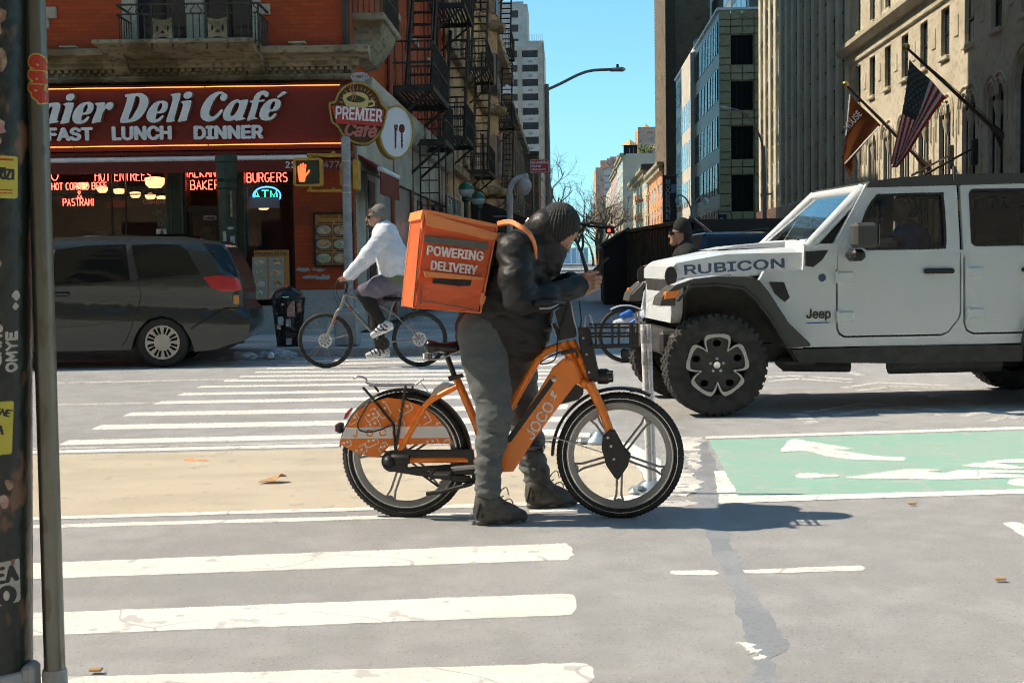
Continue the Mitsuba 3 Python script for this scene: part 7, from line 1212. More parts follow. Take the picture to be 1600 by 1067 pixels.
for (a, b, y, r) in ((545, 800, -.12, -24), (522, 918, .1, -5)):
    o = p1(a, b, y); c_, s_ = math.cos(math.radians(r)), math.sin(math.radians(r)); L_ = lambda u, v, w=0: o + np.array([-(u * c_ + v * s_), w, u * s_ * 1.0 + v * c_]) if False else o + np.array([-u * c_ - v * s_ * -1, w, u * math.sin(math.radians(r)) + v * c_])
    k = obj('shoe', Soft().cone(L_(-.1, 0), L_(.06, -.005), .045, .042).cone(L_(.06, -.01), L_(.15, -.02), .042, .03).cone(L_(-.06, .04), L_(.0, .03), .042, .04).mesh(.007), 'mat_shoe_white', man, True, fr=C1); obj('shoe_stripe', [tube([tuple(L_(-.04 + .05 * i, .045, -.048)), tuple(L_(-.07 + .05 * i, -.015, -.05))], .009, 4) for i in range(4)], 'mat_navy', k, fr=C1); obj('sole', Soft().cone(L_(-.11, -.04, -.01), L_(.15, -.042, -.005), .022, .018).cone(L_(-.11, -.04, .012), L_(.15, -.042, .01), .022, .018).mesh(.007), 'mat_letter_white', k, True, fr=C1)
# second cyclist, mostly behind the off-roader, on a white and blue hire bicycle
C2 = Fr(G(975, 566.5), 2); y2 = lambda a, b, y=0: np.array([C2.q(a, b)[0], y, C2.q(a, b)[1]])
bk2 = thing('share_bicycle', 'share bicycle with white and blue front fairing, half hidden by the off-road car', 'bicycle'); mat('share_blue', (.02, .13, .5), .35); mat('share_white', (.5, .54, .58), .4)
cwx = y2(977, 521)[0]; thin_wheel(C2, bk2, (cwx, .36), .36, disc=False, tw=.024); thin_wheel(C2, bk2, (cwx + 1.1, .36), .36, disc=False, tw=.024)
obj('frame', [tube([y2(1006, 478), y2(1000, 515), y2(1030, 548), y2(1062, 548)], .035, 8), tube([y2(1062, 548), y2(1085, 470)], .028, 8), tube([y2(1062, 548), y2(1110, 520)], .02, 6), tube([y2(1014, 420), y2(1003, 490)], .022, 8), tube([y2(1003, 488, -.06), y2(977, 521, -.06)], .016, 6), tube([y2(1003, 488, .06), y2(977, 521, .06)], .016, 6)], 'mat_share_white', bk2, True, fr=C2)
obj('fairing', Soft().cone(y2(1006, 497), y2(962, 505), .10, .05, w=[0, 1, 0], k=1.5).cone(y2(1006, 497), y2(1000, 520), .10, .06).mesh(.012), 'mat_share_white', bk2, True, fr=C2); obj('blue_mark', Soft().cone(y2(982, 489, -.07), y2(970, 493, -.07), .05, .03).cone(y2(984, 489, .05), y2(972, 493, .05), .04, .03).mesh(.012), 'mat_share_blue', bk2, True, fr=C2); obj('blue_mark', tube([y2(998, 494, -.155), y2(984, 504, -.135)], .022, 6), 'mat_share_blue', bk2, True, fr=C2)
obj('mudguard', guard((cwx, .36), .39, 20, 120, .03), 'mat_share_white', bk2, fr=C2); obj('handlebar', [tube([y2(1013, 424, 0), y2(1013, 424, -.12), y2(1008, 422, -.3)], .014, 6), tube([y2(1013, 424, 0), y2(1008, 422, .3)], .014, 6), tube([y2(1006, 420, -.28), y2(995, 428, -.28), y2(993, 436, -.28)], .008, 5)], 'mat_black', bk2, True, fr=C2)
m2 = thing('person', 'cyclist in black coat, black cap and sunglasses beyond the off-road car hood', 'person')
s = Soft().cone(y2(1064, 358), y2(1062, 362), .098, .092).cone(y2(1053, 370), y2(1054, 377), .055, .045).cone(y2(1047, 366), y2(1045.5, 370), .012, .015, sm=.01).cone(y2(1050, 380), y2(1052, 381), .03, .028).cone(y2(1064, 375), y2(1072, 392), .06, .07)
inn = Soft().cone(y2(1075, 400), y2(1080, 470), .14, .14).chain([y2(1068, 405, -.16), y2(1050, 440, -.2), y2(1022, 418, -.24)], [.05, .045, .03]).chain([y2(1068, 405, .16), y2(1050, 440, .2), y2(1022, 418, .24)], [.05, .045, .03]).chain([y2(1080, 475, -.1), y2(1045, 490, -.1), y2(1055, 548, -.1)], [.09, .07, .05]).chain([y2(1080, 475, .1), y2(1050, 510, .1), y2(1060, 560, .1)], [.09, .07, .05])
obj('body', [inn.mesh(.016), s.mesh(.007), grip(y2(1012, 419), -.25), grip(y2(1012, 419), .25)], 'mat_skin_b', m2, True, fr=C2)
s = Soft().cone(y2(1066, 353), y2(1064, 357), .108, .104).cone(y2(1073, 364), y2(1072, 368), .075, .07).cut(y2(1040, 372), y2(1058, 382), .05, .055); obj('cap', s.mesh(.008, folds(40, .003)), 'mat_black_cloth', m2, True, fr=C2)
obj('sunglasses', [rbx(y2(1048, 364)[0] - .03, y2(1048, 364)[0] + .03, -.075, -.01, y2(1048, 367)[2], y2(1048, 362)[2], .008), tube([y2(1050, 363, -.07), y2(1064, 364, -.1)], .006, 4)], 'mat_black_gloss', m2, fr=C2)
s = Soft().cone(y2(1073, 398, -.08), y2(1073, 398, .08), .13, sm=.05).cone(y2(1074, 402), y2(1082, 470), .18, .19, w=[0, 1, 0], k=1.25).chain([y2(1070, 402, -.17), y2(1054, 442, -.23), y2(1024, 420, -.25)], [.095, .085, .055]).chain([y2(1070, 402, .17), y2(1054, 442, .23), y2(1024, 420, .25)], [.095, .085, .055]).cone(y2(1072, 385), y2(1074, 390), .1); obj('coat', s.mesh(.012, folds(8, .012)), 'mat_black_cloth', m2, True, fr=C2)
s = Soft().chain([y2(1082, 475, -.1), y2(1042, 488, -.12), y2(1055, 545, -.1)], [.13, .1, .065]).chain([y2(1082, 475, .1), y2(1048, 510, .12), y2(1060, 555, .1)], [.13, .1, .065]); obj('trousers', s.mesh(.012), 'mat_black_cloth', m2, True, fr=C2)
for y in (-.1, .1): obj('shoe', Soft().cone(y2(1058, 556, y), y2(1042, 560, y), .045, .035).mesh(.009), 'mat_black_cloth', m2, True, fr=C2)
# ---------------------------------------------------------------- the two near posts with their stickers
DP = 3.9
def post_axis(b, t): return W(b[0], b[1], DP), W(t[0], t[1], DP)
def on_post(poly_px, r, pxc, off=.0012, step=4):
    """a sheet wrapped on the front of a post; outline in pixels, pxc(y): the axis"""
    out = []
    for g in polys(poly_px if hasattr(poly_px, 'geom_type') else P2(poly_px)):
        a, b, c, d = g.bounds; X_, Y_ = np.meshgrid(np.arange(a + step / 2, c, step), np.arange(b + step / 2, d, step)); q_ = np.stack([X_.ravel(), Y_.ravel()], 1); n = max(8, int(g.exterior.length / step))
        rings = [np.array([rg_.interpolate(i / max(8, int(rg_.length / step)), normalized=True).coords[0] for i in range(max(8, int(rg_.length / step)))]) for rg_ in [g.exterior, *g.interiors]]
        P_ = np.vstack(rings + [q_[shapely.contains_xy(g.buffer(-step * .3), q_[:, 0], q_[:, 1])]]); t = Delaunay(P_).simplices; ce = P_[t].mean(1); t = t[shapely.contains_xy(g, ce[:, 0], ce[:, 1])]; v = []
        for x, y in P_:
            u = np.clip((x - pxc(y)) * DP / F / r, -.999, .999); a_ = math.asin(u); c_ = W(pxc(y), y, DP); v.append(c_ + np.array([(r + off) * math.sin(a_), -(r + off) * math.cos(a_), 0]))
        m = TM(v, t); f_ = m.face_normals[:, 1] > 0; m.faces[f_] = m.faces[f_][:, ::-1]; out.append(m)
    return cat_(out)
def f_post(p, n, uv): return mix(mix((.007, .014, .010), (.015, .02, .015), fbm(p.x * 9, p.y * 9, p.z * 5, 3)), (.15, .075, .04), smoothstep(.60, .72, fbm(p.x * 14 + 3, p.y * 14, p.z * 7, 4)))
def f_galv(p, n, uv): return mix(mix((.14, .145, .12), (.2, .2, .175), fbm(p.x * 20, p.y * 20, p.z * 6, 3)), (.12, .11, .09), .7 * smoothstep(.62, .75, fbm(p.x * 30 + 5, p.y * 30, p.z * 9, 3)))
mat('post_paint', f_post, .35, bump=(lambda p, n, uv: fbm(p.x * 25, p.y * 25, p.z * 18, 3), 2e-3), bscale=.006); mat('galvanised', f_galv, .34, .85)
mat('sticker_yellow', (.52, .45, .05), .45); mat('sticker_white', spotty((.5, .48, .42), (.38, .36, .3), 14), .5); mat('sticker_red', (.42, .04, .02), .4); mat('sticker_gold', (.45, .33, .06), .4); mat('ink_black', (.02, .02, .02), .5); mat('torn_paper', spotty((.36, .26, .17), (.2, .09, .05), 30), .7); mat('torn_pale', spotty((.45, .36, .25), (.4, .2, .18), 40), .7)
lp_ = thing('lamp_post', 'thick dark green lamp post plastered with stickers at the left edge of the picture', 'lamp post'); rP = .11; pc = lambda y: -13 + (y / 1067) * 4.0
a, b = W(pc(1085), 1085, DP), W(pc(-120), -120, DP); a[2] = .0; obj('pole', tube([a, b + (b - a) * .9], rP, 32), 'mat_post_paint', lp_, True)
obj('base_flange', [lathe([(rP + .02, 0), (rP + .02, .1), (rP + .012, .12), (rP + .003, .125)], 32, (a[0], a[1], 0)), rbx(a[0] + rP - .01, a[0] + rP + .03, a[1] - .06, a[1] + .02, 0, .14, .012)], 'mat_base_stone', lp_, 30)
ws = lambda text, x, y, w, h, t, rot=0: (lambda p: sa.translate(sa.rotate(sa.scale(p, 1, -1, origin=(0, 0)), rot, origin=(0, 0)), x, y))(inked(text, w, h, t)[0])
k = obj('yellow_sticker', on_post([(-60, 246), (38, 248), (38, 313), (-60, 312)], rP, pc), 'mat_sticker_yellow', lp_); obj('print', on_post(unary_union([P2([(-6, 264), (26, 266), (13, 294)]), ws('UZI', 20, 283, 4.6, 14, 1.5)]), rP, pc, .002, 2), 'mat_ink_black', k); obj('print', on_post(unary_union([sg.box(-20, 252 + .0, 34, 255), sg.box(-20, 299, 34, 301), sg.box(-20, 304, 34, 305.5)]), rP, pc, .002, 3), 'mat_sticker_red', k)
k = obj('yellow_sticker', on_post([(-60, 620), (35, 623), (33, 704), (-60, 702)], rP, pc), 'mat_sticker_yellow', lp_, label='lower yellow sticker with hand-drawn arrow'); arrow = sg.LineString(spline([(0, 697), (8, 698), (15, 690), (15, 672), (18, 666)], 5)).buffer(1.6); obj('print', on_post(unary_union([arrow, sg.LineString([(11, 674), (20, 660), (22, 672)]).buffer(1.6), ws('SNE', 13, 640, 5, 9, 1.0, 20), ws('COWMZ', 2, 684, 7, 9, 1.3, -75)]), rP, pc, .002, 2), 'mat_ink_black', k)
k = obj('white_sticker', on_post([(-60, 873), (41, 866), (42, 932), (-60, 941)], rP, pc), 'mat_sticker_white', lp_); obj('print', on_post(unary_union([ws('PEA', 3, 899, 9.5, 21, 2.6, -3), ws('SO', 0, 933, 15, 24, 3.8, -3)]), rP, pc, .002, 2), 'mat_ink_black', k)
obj('sticker_lettering', on_post(unary_union([ws('OMYE', 8, 505, 12, 13, 1.9, 92), ws('OMYE', 37, 577, 12, 10, 1.8, -90)]), rP, pc, .0015, 2), 'mat_sticker_white', lp_, label='white cut-out letters stuck on end')
for i_, (x, y, s_, m_) in enumerate(((12, 40, 26, 'torn_paper'), (18, 105, 20, 'torn_paper'), (2, 60, 18, 'torn_paper'), (19, 205, 14, 'torn_pale'), (12, 225, 15, 'torn_pale'), (8, 430, 9, 'torn_pale'), (18, 412, 7, 'torn_paper'), (30, 750, 10, 'torn_paper'), (24, 775, 14, 'torn_pale'), (36, 462, 8, 'sticker_white'), (36, 478, 6, 'sticker_white'), (-2, 100, 7, 'sticker_white'), (34, 870, 6, 'torn_paper'), (2, 120, 12, 'sticker_white'))):
    rr = np.random.default_rng(i_); an = np.linspace(0, 2 * math.pi, 15)[:-1]; obj('torn_scrap', on_post([(x + s_ * .55 * math.cos(t) * rr.uniform(.5, 1.1), y + s_ * math.sin(t) * rr.uniform(.6, 1.15)) for t in an], rP, pc, .0025, 3), 'mat_' + m_, lp_)
sp_ = thing('sign_post', 'bare galvanised sign post with a red sticker, second post from the left', 'post'); rS = .031; pc2 = lambda y: 54 + (y / 1060) * 32
a, b = W(pc2(1085), 1085, DP), W(pc2(-120), -120, DP); a[2] = 0; obj('pole', tube([a, b + (b - a) * .6], rS, 24), 'mat_galvanised', sp_, True); obj('collar', lathe([(rS + .006, 0), (rS + .006, .105), (rS + .003, .115), (rS, .115)], 24, (a[0], a[1], 0)), 'mat_base_stone', sp_, 30)
red = unary_union([oval(62, 99, 11, 11), oval(68, 108, 9, 8), oval(61, 119, 11, 9), oval(67, 129, 9, 8), oval(61, 139, 11, 9), oval(66, 150, 10, 8), P2([(60, 150), (76, 146), (79, 160), (66, 164)])])
k = obj('red_sticker', on_post(red.buffer(2.2), rS, pc2, .001, 3), 'mat_sticker_gold', sp_); obj('print', on_post(red.difference(unary_union([sg.LineString([(54, 113), (74, 113)]).buffer(.8), sg.LineString([(54, 134), (74, 134)]).buffer(.8), oval(64, 104, 2), oval(63, 126, 2), oval(62, 144, 2.2)])), rS, pc2, .0016, 3), 'mat_sticker_red', k)
# ---------------------------------------------------------------- delineator posts, litter, waste basket, green column
mat('post_white', spotty((.74, .74, .72), (.64, .64, .62), 18, c=(.25, .24, .22), s2=60), .5); mat('band_grey', spotty((.36, .36, .35), (.48, .48, .47), 50), .5)
def delineator(name, lab, top, bot, d0):
    k = thing('traffic_delineator', lab, 'delineator post'); a, b = np.array(bot), np.array(top); L_ = np.linalg.norm(b - a)
    obj('post', [tube([a + o, b + o], .0165, 12) for o in (np.array([-.012, 0, 0]), np.array([.014, -.004, 0]))], 'mat_post_white', k, True)
    for t0, t1 in ((.75, .835), (.885, .965)): obj('reflective_band', [tube([a + (b - a) * t0 + o, a + (b - a) * t1 + o], .0175, 12) for o in (np.array([-.012, 0, 0]), np.array([.014, -.004, 0]))], 'mat_band_grey', k, True)
    return k
g0 = G(1018, 775); tp = W(1008.5, 507, 7.36); k = delineator('post', 'white plastic delineator post with grey bands standing behind the front wheel', tp, (g0[0] + .01, 7.38, .04), 7.4)
mat('base_metal', spotty((.25, .32, .38), (.4, .45, .48), 12), .35, .5); obj('base', [lathe([(.10, 0), (.105, .02), (.07, .045), (.045, .07), (.0, .07)], 20, (g0[0], 7.38, 0)), rbx(g0[0] - .12, g0[0] + .06, 7.3, 7.42, 0, .04, .02), lathe([(0, 0), (.02, .0), (.02, .015), (0, .017)], 8, (g0[0] - .06, 7.31, .04))], 'mat_base_metal', k, 30)
g1 = G(932, 693); k = thing('traffic_delineator', 'knocked-over white delineator post lying behind the front wheel', 'delineator post'); ga_ = G(800, 688)
obj('post', [tube([(ga_[0], ga_[1] + o, .045), (g1[0] - .04, g1[1] + o, .05)], .026, 12) for o in (-.02, .02)], 'mat_post_white', k, True); obj('reflective_band', [tube([(ga_[0] + (g1[0] - ga_[0]) * t, ga_[1] - .02 + (g1[1] - ga_[1]) * t, .045), (ga_[0] + (g1[0] - ga_[0]) * (t + .09), ga_[1] - .02 + (g1[1] - ga_[1]) * (t + .09), .046)], .0275, 12) for t in (.18, .36)], 'mat_band_grey', k, True); obj('base', [lathe([(.11, 0), (.11, .02), (.07, .06), (.04, .09), (0, .09)], 16, (g1[0] + .02, g1[1], 0)), rbx(g1[0] - .14, g1[0] + .12, g1[1] - .06, g1[1] + .05, 0, .045, .02)], 'mat_base_metal', k, 30)
def crumple(c, r, m, lab, s=(1, 1, .5), seed=0):
    rr = np.random.default_rng(seed); me = trimesh.creation.icosphere(2); me.vertices *= (.55 + .6 * mfbm(me.vertices * 2.3 + seed * 7, 3))[:, None] * np.array(s) * r; me.vertices[:, 2] = np.maximum(me.vertices[:, 2], -.3 * r); return obj('litter', me.apply_translation(np.array(c) + [0, 0, .3 * r]), 'mat_' + m, label=lab, cat='litter')
mat('litter_white', spotty((.5, .52, .55), (.3, .33, .36), 20), .6)
for i_, (px_, py_, r, m_, lab, s_) in enumerate(((413, 561, .13, 'litter_white', 'crumpled pale paper in the gutter near the waste basket, left of the cup', (1, .6, .6)), (440, 561, .17, 'litter_white', 'largest crumpled white paper bag in the gutter below the waste basket', (1.5, .7, .6)), (381, 563, .17, 'litter_white', 'crumpled grey wrapper in the gutter beside the minivan bumper', (1.3, .7, .5)), (355, 563, .1, 'litter_white', 'small pale wrapper in the gutter under the minivan bumper', (1.4, .8, .5)), (390, 557, .12, 'poster_ground', 'brown crumpled paper in the gutter beside the minivan', (1.3, .7, .5)))): crumple(G(px_, py_), r, m_, lab, s_, i_)
c = G(424, 562); obj('litter', lathe([(.0, -.08), (.04, -.08), (.05, .08), (.0, .08)], 14, (c[0], c[1], .06), 'y'), 'mat_letter_white', label='white paper cup lying among the litter in the gutter', cat='cup', smooth=30)
c = G(428, 754); v = np.array([(-.09, -.05, .0), (.02, -.06, .01), (.05, -.02, .045), (.075, .035, .02), (-.02, .05, .012), (-.06, .02, .006)]); m = TM(np.vstack([v + c + [0, 0, .012], v + c + [0, 0, .015]]), [[0, 1, 5], [1, 4, 5], [1, 2, 4], [2, 3, 4], [6, 11, 7], [7, 11, 10], [7, 10, 8], [8, 10, 9]]); obj('cardboard', m, 'mat_card', label='torn tan cardboard scrap on the painted kerb extension', cat='cardboard'); mat('card', (.42, .26, .11), .8)
for px_, py_, lab in ((1425, 790, 'tiny yellow leaf on the asphalt below the green lane'), (1563, 909, 'yellow cigarette stub on the asphalt at the right'), (150, 1052, 'tan scrap on the lowest crosswalk bar beside the sign post')): c = G(px_, py_); obj('leaf', rbx(c[0] - .022, c[0] + .022, c[1] - .012, c[1] + .012, .009, .019, .004), 'mat_card', label=lab, cat='litter')
wb = thing('waste_basket', 'black wire waste basket stuffed with bags on the corner pavement', 'waste basket'); BF_ = Fr((0, 19.15), 0); (bx0, bz1), (bx1, bz0) = BF_.q(419, 467), BF_.q(473, 544); cx_ = (bx0 + bx1) / 2; r1 = (bx1 - bx0) / 2; r0 = r1 * .72; bz0 = .125
obj('mesh_wall', [tube([(r0 * math.cos(a) + cx_, .3 + r0 * math.sin(a), bz0), (r1 * math.cos(a + d_) + cx_, .3 + r1 * math.sin(a + d_), bz1)], .006, 4) for a in np.linspace(0, 2 * math.pi, 37)[:-1] for d_ in (-.25, .25)] + [tube([(r * math.cos(a) + cx_, .3 + r * math.sin(a), z) for a in np.linspace(0, 2 * math.pi, 31)[:-1]], .013, 6, closed=True) for r, z in ((r0, bz0 + .01), (r0 + (r1 - r0) * .5, (bz0 + bz1) / 2), (r1, bz1))], 'mat_black', wb, fr=BF_, kind='stuff')
m = Soft().cone((cx_, .3, bz0 + .12), (cx_, .3, bz1 - .06), r0 * .92, r1 * .9).cone((cx_ - .05, .3, bz1), (cx_ + .05, .3, bz1 + .02), .14, .1).mesh(.015, folds(6, .03)); obj('rubbish_bag', m, 'mat_black_gloss', wb, True, fr=BF_)
for i_, (px_, py_, w_, h_, m_) in enumerate(((453, 483, 13, 24, 'torn_pale'), (437, 502, 9, 14, 'litter_white'), (434, 512, 6, 7, 'food_1'), (449, 505, 8, 12, 'litter_white'), (466, 481, 7, 16, 'torn_paper'), (450, 534, 9, 10, 'litter_white'), (441, 475, 5, 4, 'letter_white'), (445, 466, 10, 5, 'letter_white'))):
    (x0, z1_), (x1, z0_) = BF_.q(px_ - w_ / 2, py_ - h_ / 2), BF_.q(px_ + w_ / 2, py_ + h_ / 2); obj('wrapper', rbx(x0, x1, .3 - r1 * .96, .3 - r1 * .9, z0_, z1_, .02), 'mat_' + m_, wb, fr=BF_)
gc = thing('iron_column', 'dark green octagonal iron column before the deli window, covered in scraps', 'column'); CF = Fr((0, 20.4), 0); x0, zt_c = CF.q(353, 243); hw = (CF.q(367, 300)[0] - CF.q(339, 300)[0]) / 2
obj('shaft', lathe([(hw * 1.5, .12), (hw * 1.5, .5), (hw * 1.15, .6), (hw, .75), (hw * .96, zt_c - .42), (hw * 1.2, zt_c - .36), (hw * 1.2, zt_c - .30), (hw * 1.15, zt_c - .12), (hw * 1.25, zt_c - .1), (hw * 1.25, zt_c - .02), (hw * 1.0, zt_c), (0, zt_c + .02)], 8, (x0, 0, 0)), 'mat_green_iron', gc, 20, fr=CF); obj('band', lathe([(hw * .99, 0), (hw * 1.12, .02), (hw * 1.12, .1), (hw * .99, .12)], 8, (x0, 0, CF.q(353, 296)[1])), 'mat_green_iron', gc, fr=CF)
for (px_, py_, w_, h_, m_) in ((364, 320, 3, 40, 'torn_paper'), (366, 375, 7, 12, 'litter_white'), (367, 391, 6, 9, 'litter_white'), (354, 373, 5, 22, 'sticker_white'), (363, 357, 9, 4, 'litter_white')): x, z = CF.q(px_, py_); s_ = 20.4 / F; obj('torn_scrap', bx(x - w_ / 2 * s_, x + w_ / 2 * s_, -hw * 1.02, -hw * .9, z - h_ / 2 * s_, z + h_ / 2 * s_), 'mat_' + m_, gc, fr=CF)
# ---------------------------------------------------------------- pedestrian signal on its grey post
mat('signal_yellow', spotty((.42, .25, .03), (.34, .2, .03), 10), .45); mat('post_grey', spotty((.22, .25, .27), (.28, .31, .33), 6, c=(.15, .16, .16), s2=20), .4); mat('hand_red', (.6, .08, .03), .4)
sg_ = thing('pedestrian_signal', 'pedestrian signal showing a red hand on a grey street post', 'traffic signal'); PFm = Fr((0, 19.3), 0); pq = PFm.q; x0 = pq(543, 350)[0]; rp = 7 * 19.3 / F
obj('pole', [lathe([(rp, .12), (rp, pq(543, 215)[1]), (rp * .8, pq(543, 214)[1]), (0, pq(543, 213.5)[1])], 20, (x0, 0, 0)), rbx(pq(524, 500)[0], pq(561, 500)[0], -.16, .18, .12, pq(543, 486)[1], .03), rbx(pq(527, 500)[0], pq(558, 500)[0], -.13, .15, pq(543, 488)[1], pq(543, 482)[1], .03)], 'mat_post_grey', sg_, 30, fr=PFm)
for zz in (253, 291, 302): obj('pole_strap', lathe([(rp + .004, 0), (rp + .004, .012), (rp, .012)], 20, (x0, 0, pq(543, zz)[1])), 'mat_steel', sg_, fr=PFm)
(hx0, hz1), (hx1, hz0) = pq(461, 249), pq(506, 292); hs2 = obj('housing', [ext(rrect(hx0, hz0, hx1, hz1, .04).difference(rrect(hx0 + .03, hz0 + .03, hx1 - .03, hz1 - .03, .02)), -.2, -.02), rbx(hx0 + .01, hx1 - .01, -.1, .12, hz0 + .01, hz1 - .01, .03)], 'mat_signal_yellow', sg_, fr=PFm); obj('face', bx(hx0 + .03, hx1 - .03, -.13, -.11, hz0 + .03, hz1 - .03), 'mat_green_iron', hs2, fr=PFm)
hp_ = lambda pts: P2([pq(430 + a / 10.67, 240 + b / 10.67, -.135) for a, b in pts]); hand_s = unary_union([hp_(spline([(405, 470), (395, 420), (383, 350), (383, 330), (500, 330), (520, 360), (500, 420), (488, 472)], 3, True))] + [sg.LineString([pq(430 + a / 10.67, 240 + b / 10.67, -.135) for a, b in s_]).buffer(.013) for s_ in (((395, 340), (390, 225)), ((428, 340), (427, 190)), ((460, 340), (466, 175)), ((490, 340), (502, 195)), ((492, 390), (530, 340), (565, 290)))])
obj('hand_symbol', ext(hand_s, -.138, -.131), 'mat_hand_red', hs2, fr=PFm, emitter=glow((1.1, .07, .02)))
obj('arm', [tube([(pq(480, 243)[0], -.02, pq(480, 243)[1]), (x0, 0, pq(543, 243)[1])], .03, 10), tube([(pq(480, 298)[0], -.02, pq(480, 298)[1]), (x0, 0, pq(543, 298)[1])], .022, 10), tube([(pq(485, 243)[0], -.02, pq(480, 243)[1]), (pq(485, 250)[0], -.02, pq(480, 250)[1])], .03, 8), tube([(pq(485, 298)[0], -.02, pq(480, 298)[1]), (pq(485, 290)[0], -.02, pq(480, 290)[1])], .022, 8), sph((pq(521, 298)[0], 0, pq(521, 296)[1]), .03, 1), sph((pq(521, 243)[0], 0, pq(521, 240)[1]), .035, 1)], 'mat_signal_yellow', sg_, True, fr=PFm)
obj('side_signal', [rbx(pq(528, 260)[0], pq(552, 260)[0], .14, .36, pq(540, 292)[1], pq(540, 252)[1], .03), ext(rrect(pq(551, 260)[0], pq(540, 296)[1], pq(558, 260)[0], pq(540, 249)[1], .01), .02, .44)], 'mat_signal_yellow', sg_, fr=PFm, label='second signal head turned to the side street')
# ---------------------------------------------------------------- hanging cafe signs
zr = lambda *p: [(500 + a / 6.667, 100 + b / 6.667) for a, b in p]
cs = thing('hanging_sign', 'round cafe sign with a coffee cup hanging at the deli corner', 'shop sign'); SF = Fr((0, 22.0), 8); rp_s = lambda *p: P2([SF.q(*c) for c in zr(*p)]); sc = lambda c: [SF.q(*q_) for q_ in zr(*c)]
mat('sign_brown', (.09, .04, .015), .5); mat('sign_gold', (.42, .28, .06), .45); mat('cup_cream', (.62, .5, .2), .5); mat('coffee', (.05, .06, .015), .4); mat('sign_red', (.48, .05, .04), .45); mat('script_pink', (.5, .17, .14), .5)
oc = spline([(90, 450), (100, 410), (150, 395), (180, 320), (240, 250), (310, 212), (380, 200), (470, 215), (550, 265), (610, 330), (650, 420), (700, 480), (700, 520), (660, 680), (620, 740), (560, 810), (500, 845), (420, 850), (330, 825), (240, 765), (180, 670), (120, 620), (100, 530)], 3, True); outl = rp_s(*oc)
obj('board', ext(outl, -.1, .1), 'mat_sign_brown', cs, fr=SF); obj('rim', [ext(outl.difference(outl.buffer(-.035)), -.13, -.1), tube([(a, -.14, b) for a, b in list(outl.buffer(-.018).exterior.coords)[:-1]], .012, 5, closed=True)], 'mat_sign_gold', cs, fr=SF)
ray_ = []
for i in range(17):
    a = math.radians(200 - i * 13.7); c_ = (390, 430); ray_.append(rp_s((c_[0] + 150 * math.cos(a - .05), c_[1] - 150 * math.sin(a - .05)), (c_[0] + 205 * math.cos(a), c_[1] - 205 * math.sin(a)), (c_[0] + 150 * math.cos(a + .05), c_[1] - 150 * math.sin(a + .05))))
obj('sun_rays', ext(unary_union(ray_), -.115, -.1), 'mat_sign_gold', cs, fr=SF, kind='stuff')
obj('cup', [ext(rp_s(*spline([(240, 345), (300, 310), (380, 302), (460, 320), (502, 365), (500, 430), (470, 465), (300, 460), (255, 420)], 3, True)), -.125, -.1), ext(rp_s(*spline([(500, 400), (540, 380), (568, 410), (560, 450), (510, 462), (505, 445), (545, 435), (548, 410), (505, 415)], 3, True)), -.12, -.1)], 'mat_cup_cream', cs, fr=SF); obj('coffee', ext(rp_s(*spline([(275, 372), (310, 345), (380, 340), (440, 360), (470, 385), (430, 412), (360, 412), (300, 400)], 3, True)), -.13, -.124), 'mat_coffee', cs, fr=SF)
obj('steam', [tube([(a, -.135, b) for a, b in sc([(x + 14 * math.sin(t * 2.2), 390 - 60 * t) for t in np.linspace(0, 3, 12)])], .008, 4) for x in (330, 355)], 'mat_script_pink', cs, fr=SF)
obj('name_band', ext(rp_s((115, 448), (670, 490), (640, 660), (170, 632)), -.16, -.1), 'mat_sign_red', cs, fr=SF); (x, z), (x2, z2) = sc([(160, 580), (640, 615)]); obj('lettering', fat(letters('PREMIER', .195, -.162, x, z, fit=math.hypot(x2 - x, z2 - z), depth=.008, ang=math.degrees(math.atan2(z2 - z, x2 - x))), .0025), 'mat_letter_white', cs, fr=SF)
(x, z), (x2, z2) = sc([(245, 750), (570, 780)]); obj('lettering', fat(letters('Café', .20, -.135, x, z, fit=math.hypot(x2 - x, z2 - z), depth=.008, shear=.25, ang=-4), .008), 'mat_script_pink', cs, fr=SF)
obj('steam_tube', [tube([(a, -.05, b) for a, b in sc([(415 + rx * math.cos(t), 140 + rz * math.sin(t)) for t in np.linspace(0, 2 * math.pi, 18)])], .009, 4) for rx, rz in ((88, 44), (70, 32), (50, 20))] + [tube([(a, -.05, b) for a, b in sc(spline([(330, 165), (380, 210), (365, 260), (400, 200), (470, 180)], 4))], .009, 4)], 'mat_chrome', cs, True, fr=SF)
x, z = SF.q(560, 160); obj('bracket', [tube([(x, .1, z), (x, 1.2, z)], .03, 6), tube([(x, .1, z - .4), (x, 1.2, z - .4)], .03, 6)], 'mat_iron', cs, fr=SF)
fs = thing('hanging_sign', 'white oval sign with a fork and spoon behind the round cafe sign', 'shop sign'); SF2 = Fr((0, 23.6), 28); r2 = lambda *p: P2([SF2.q(*c) for c in zr(*p)]); ov = r2(*[(775 + 165 * math.cos(t), 715 + 262 * math.sin(t)) for t in np.linspace(0, 2 * math.pi, 40)[:-1]])
obj('board', ext(ov, -.08, .08), 'mat_letter_white', fs, fr=SF2); obj('rim', [ext(ov.buffer(.03).difference(ov.buffer(-.004)), -.1, .1)], 'mat_sign_gold', fs, fr=SF2)
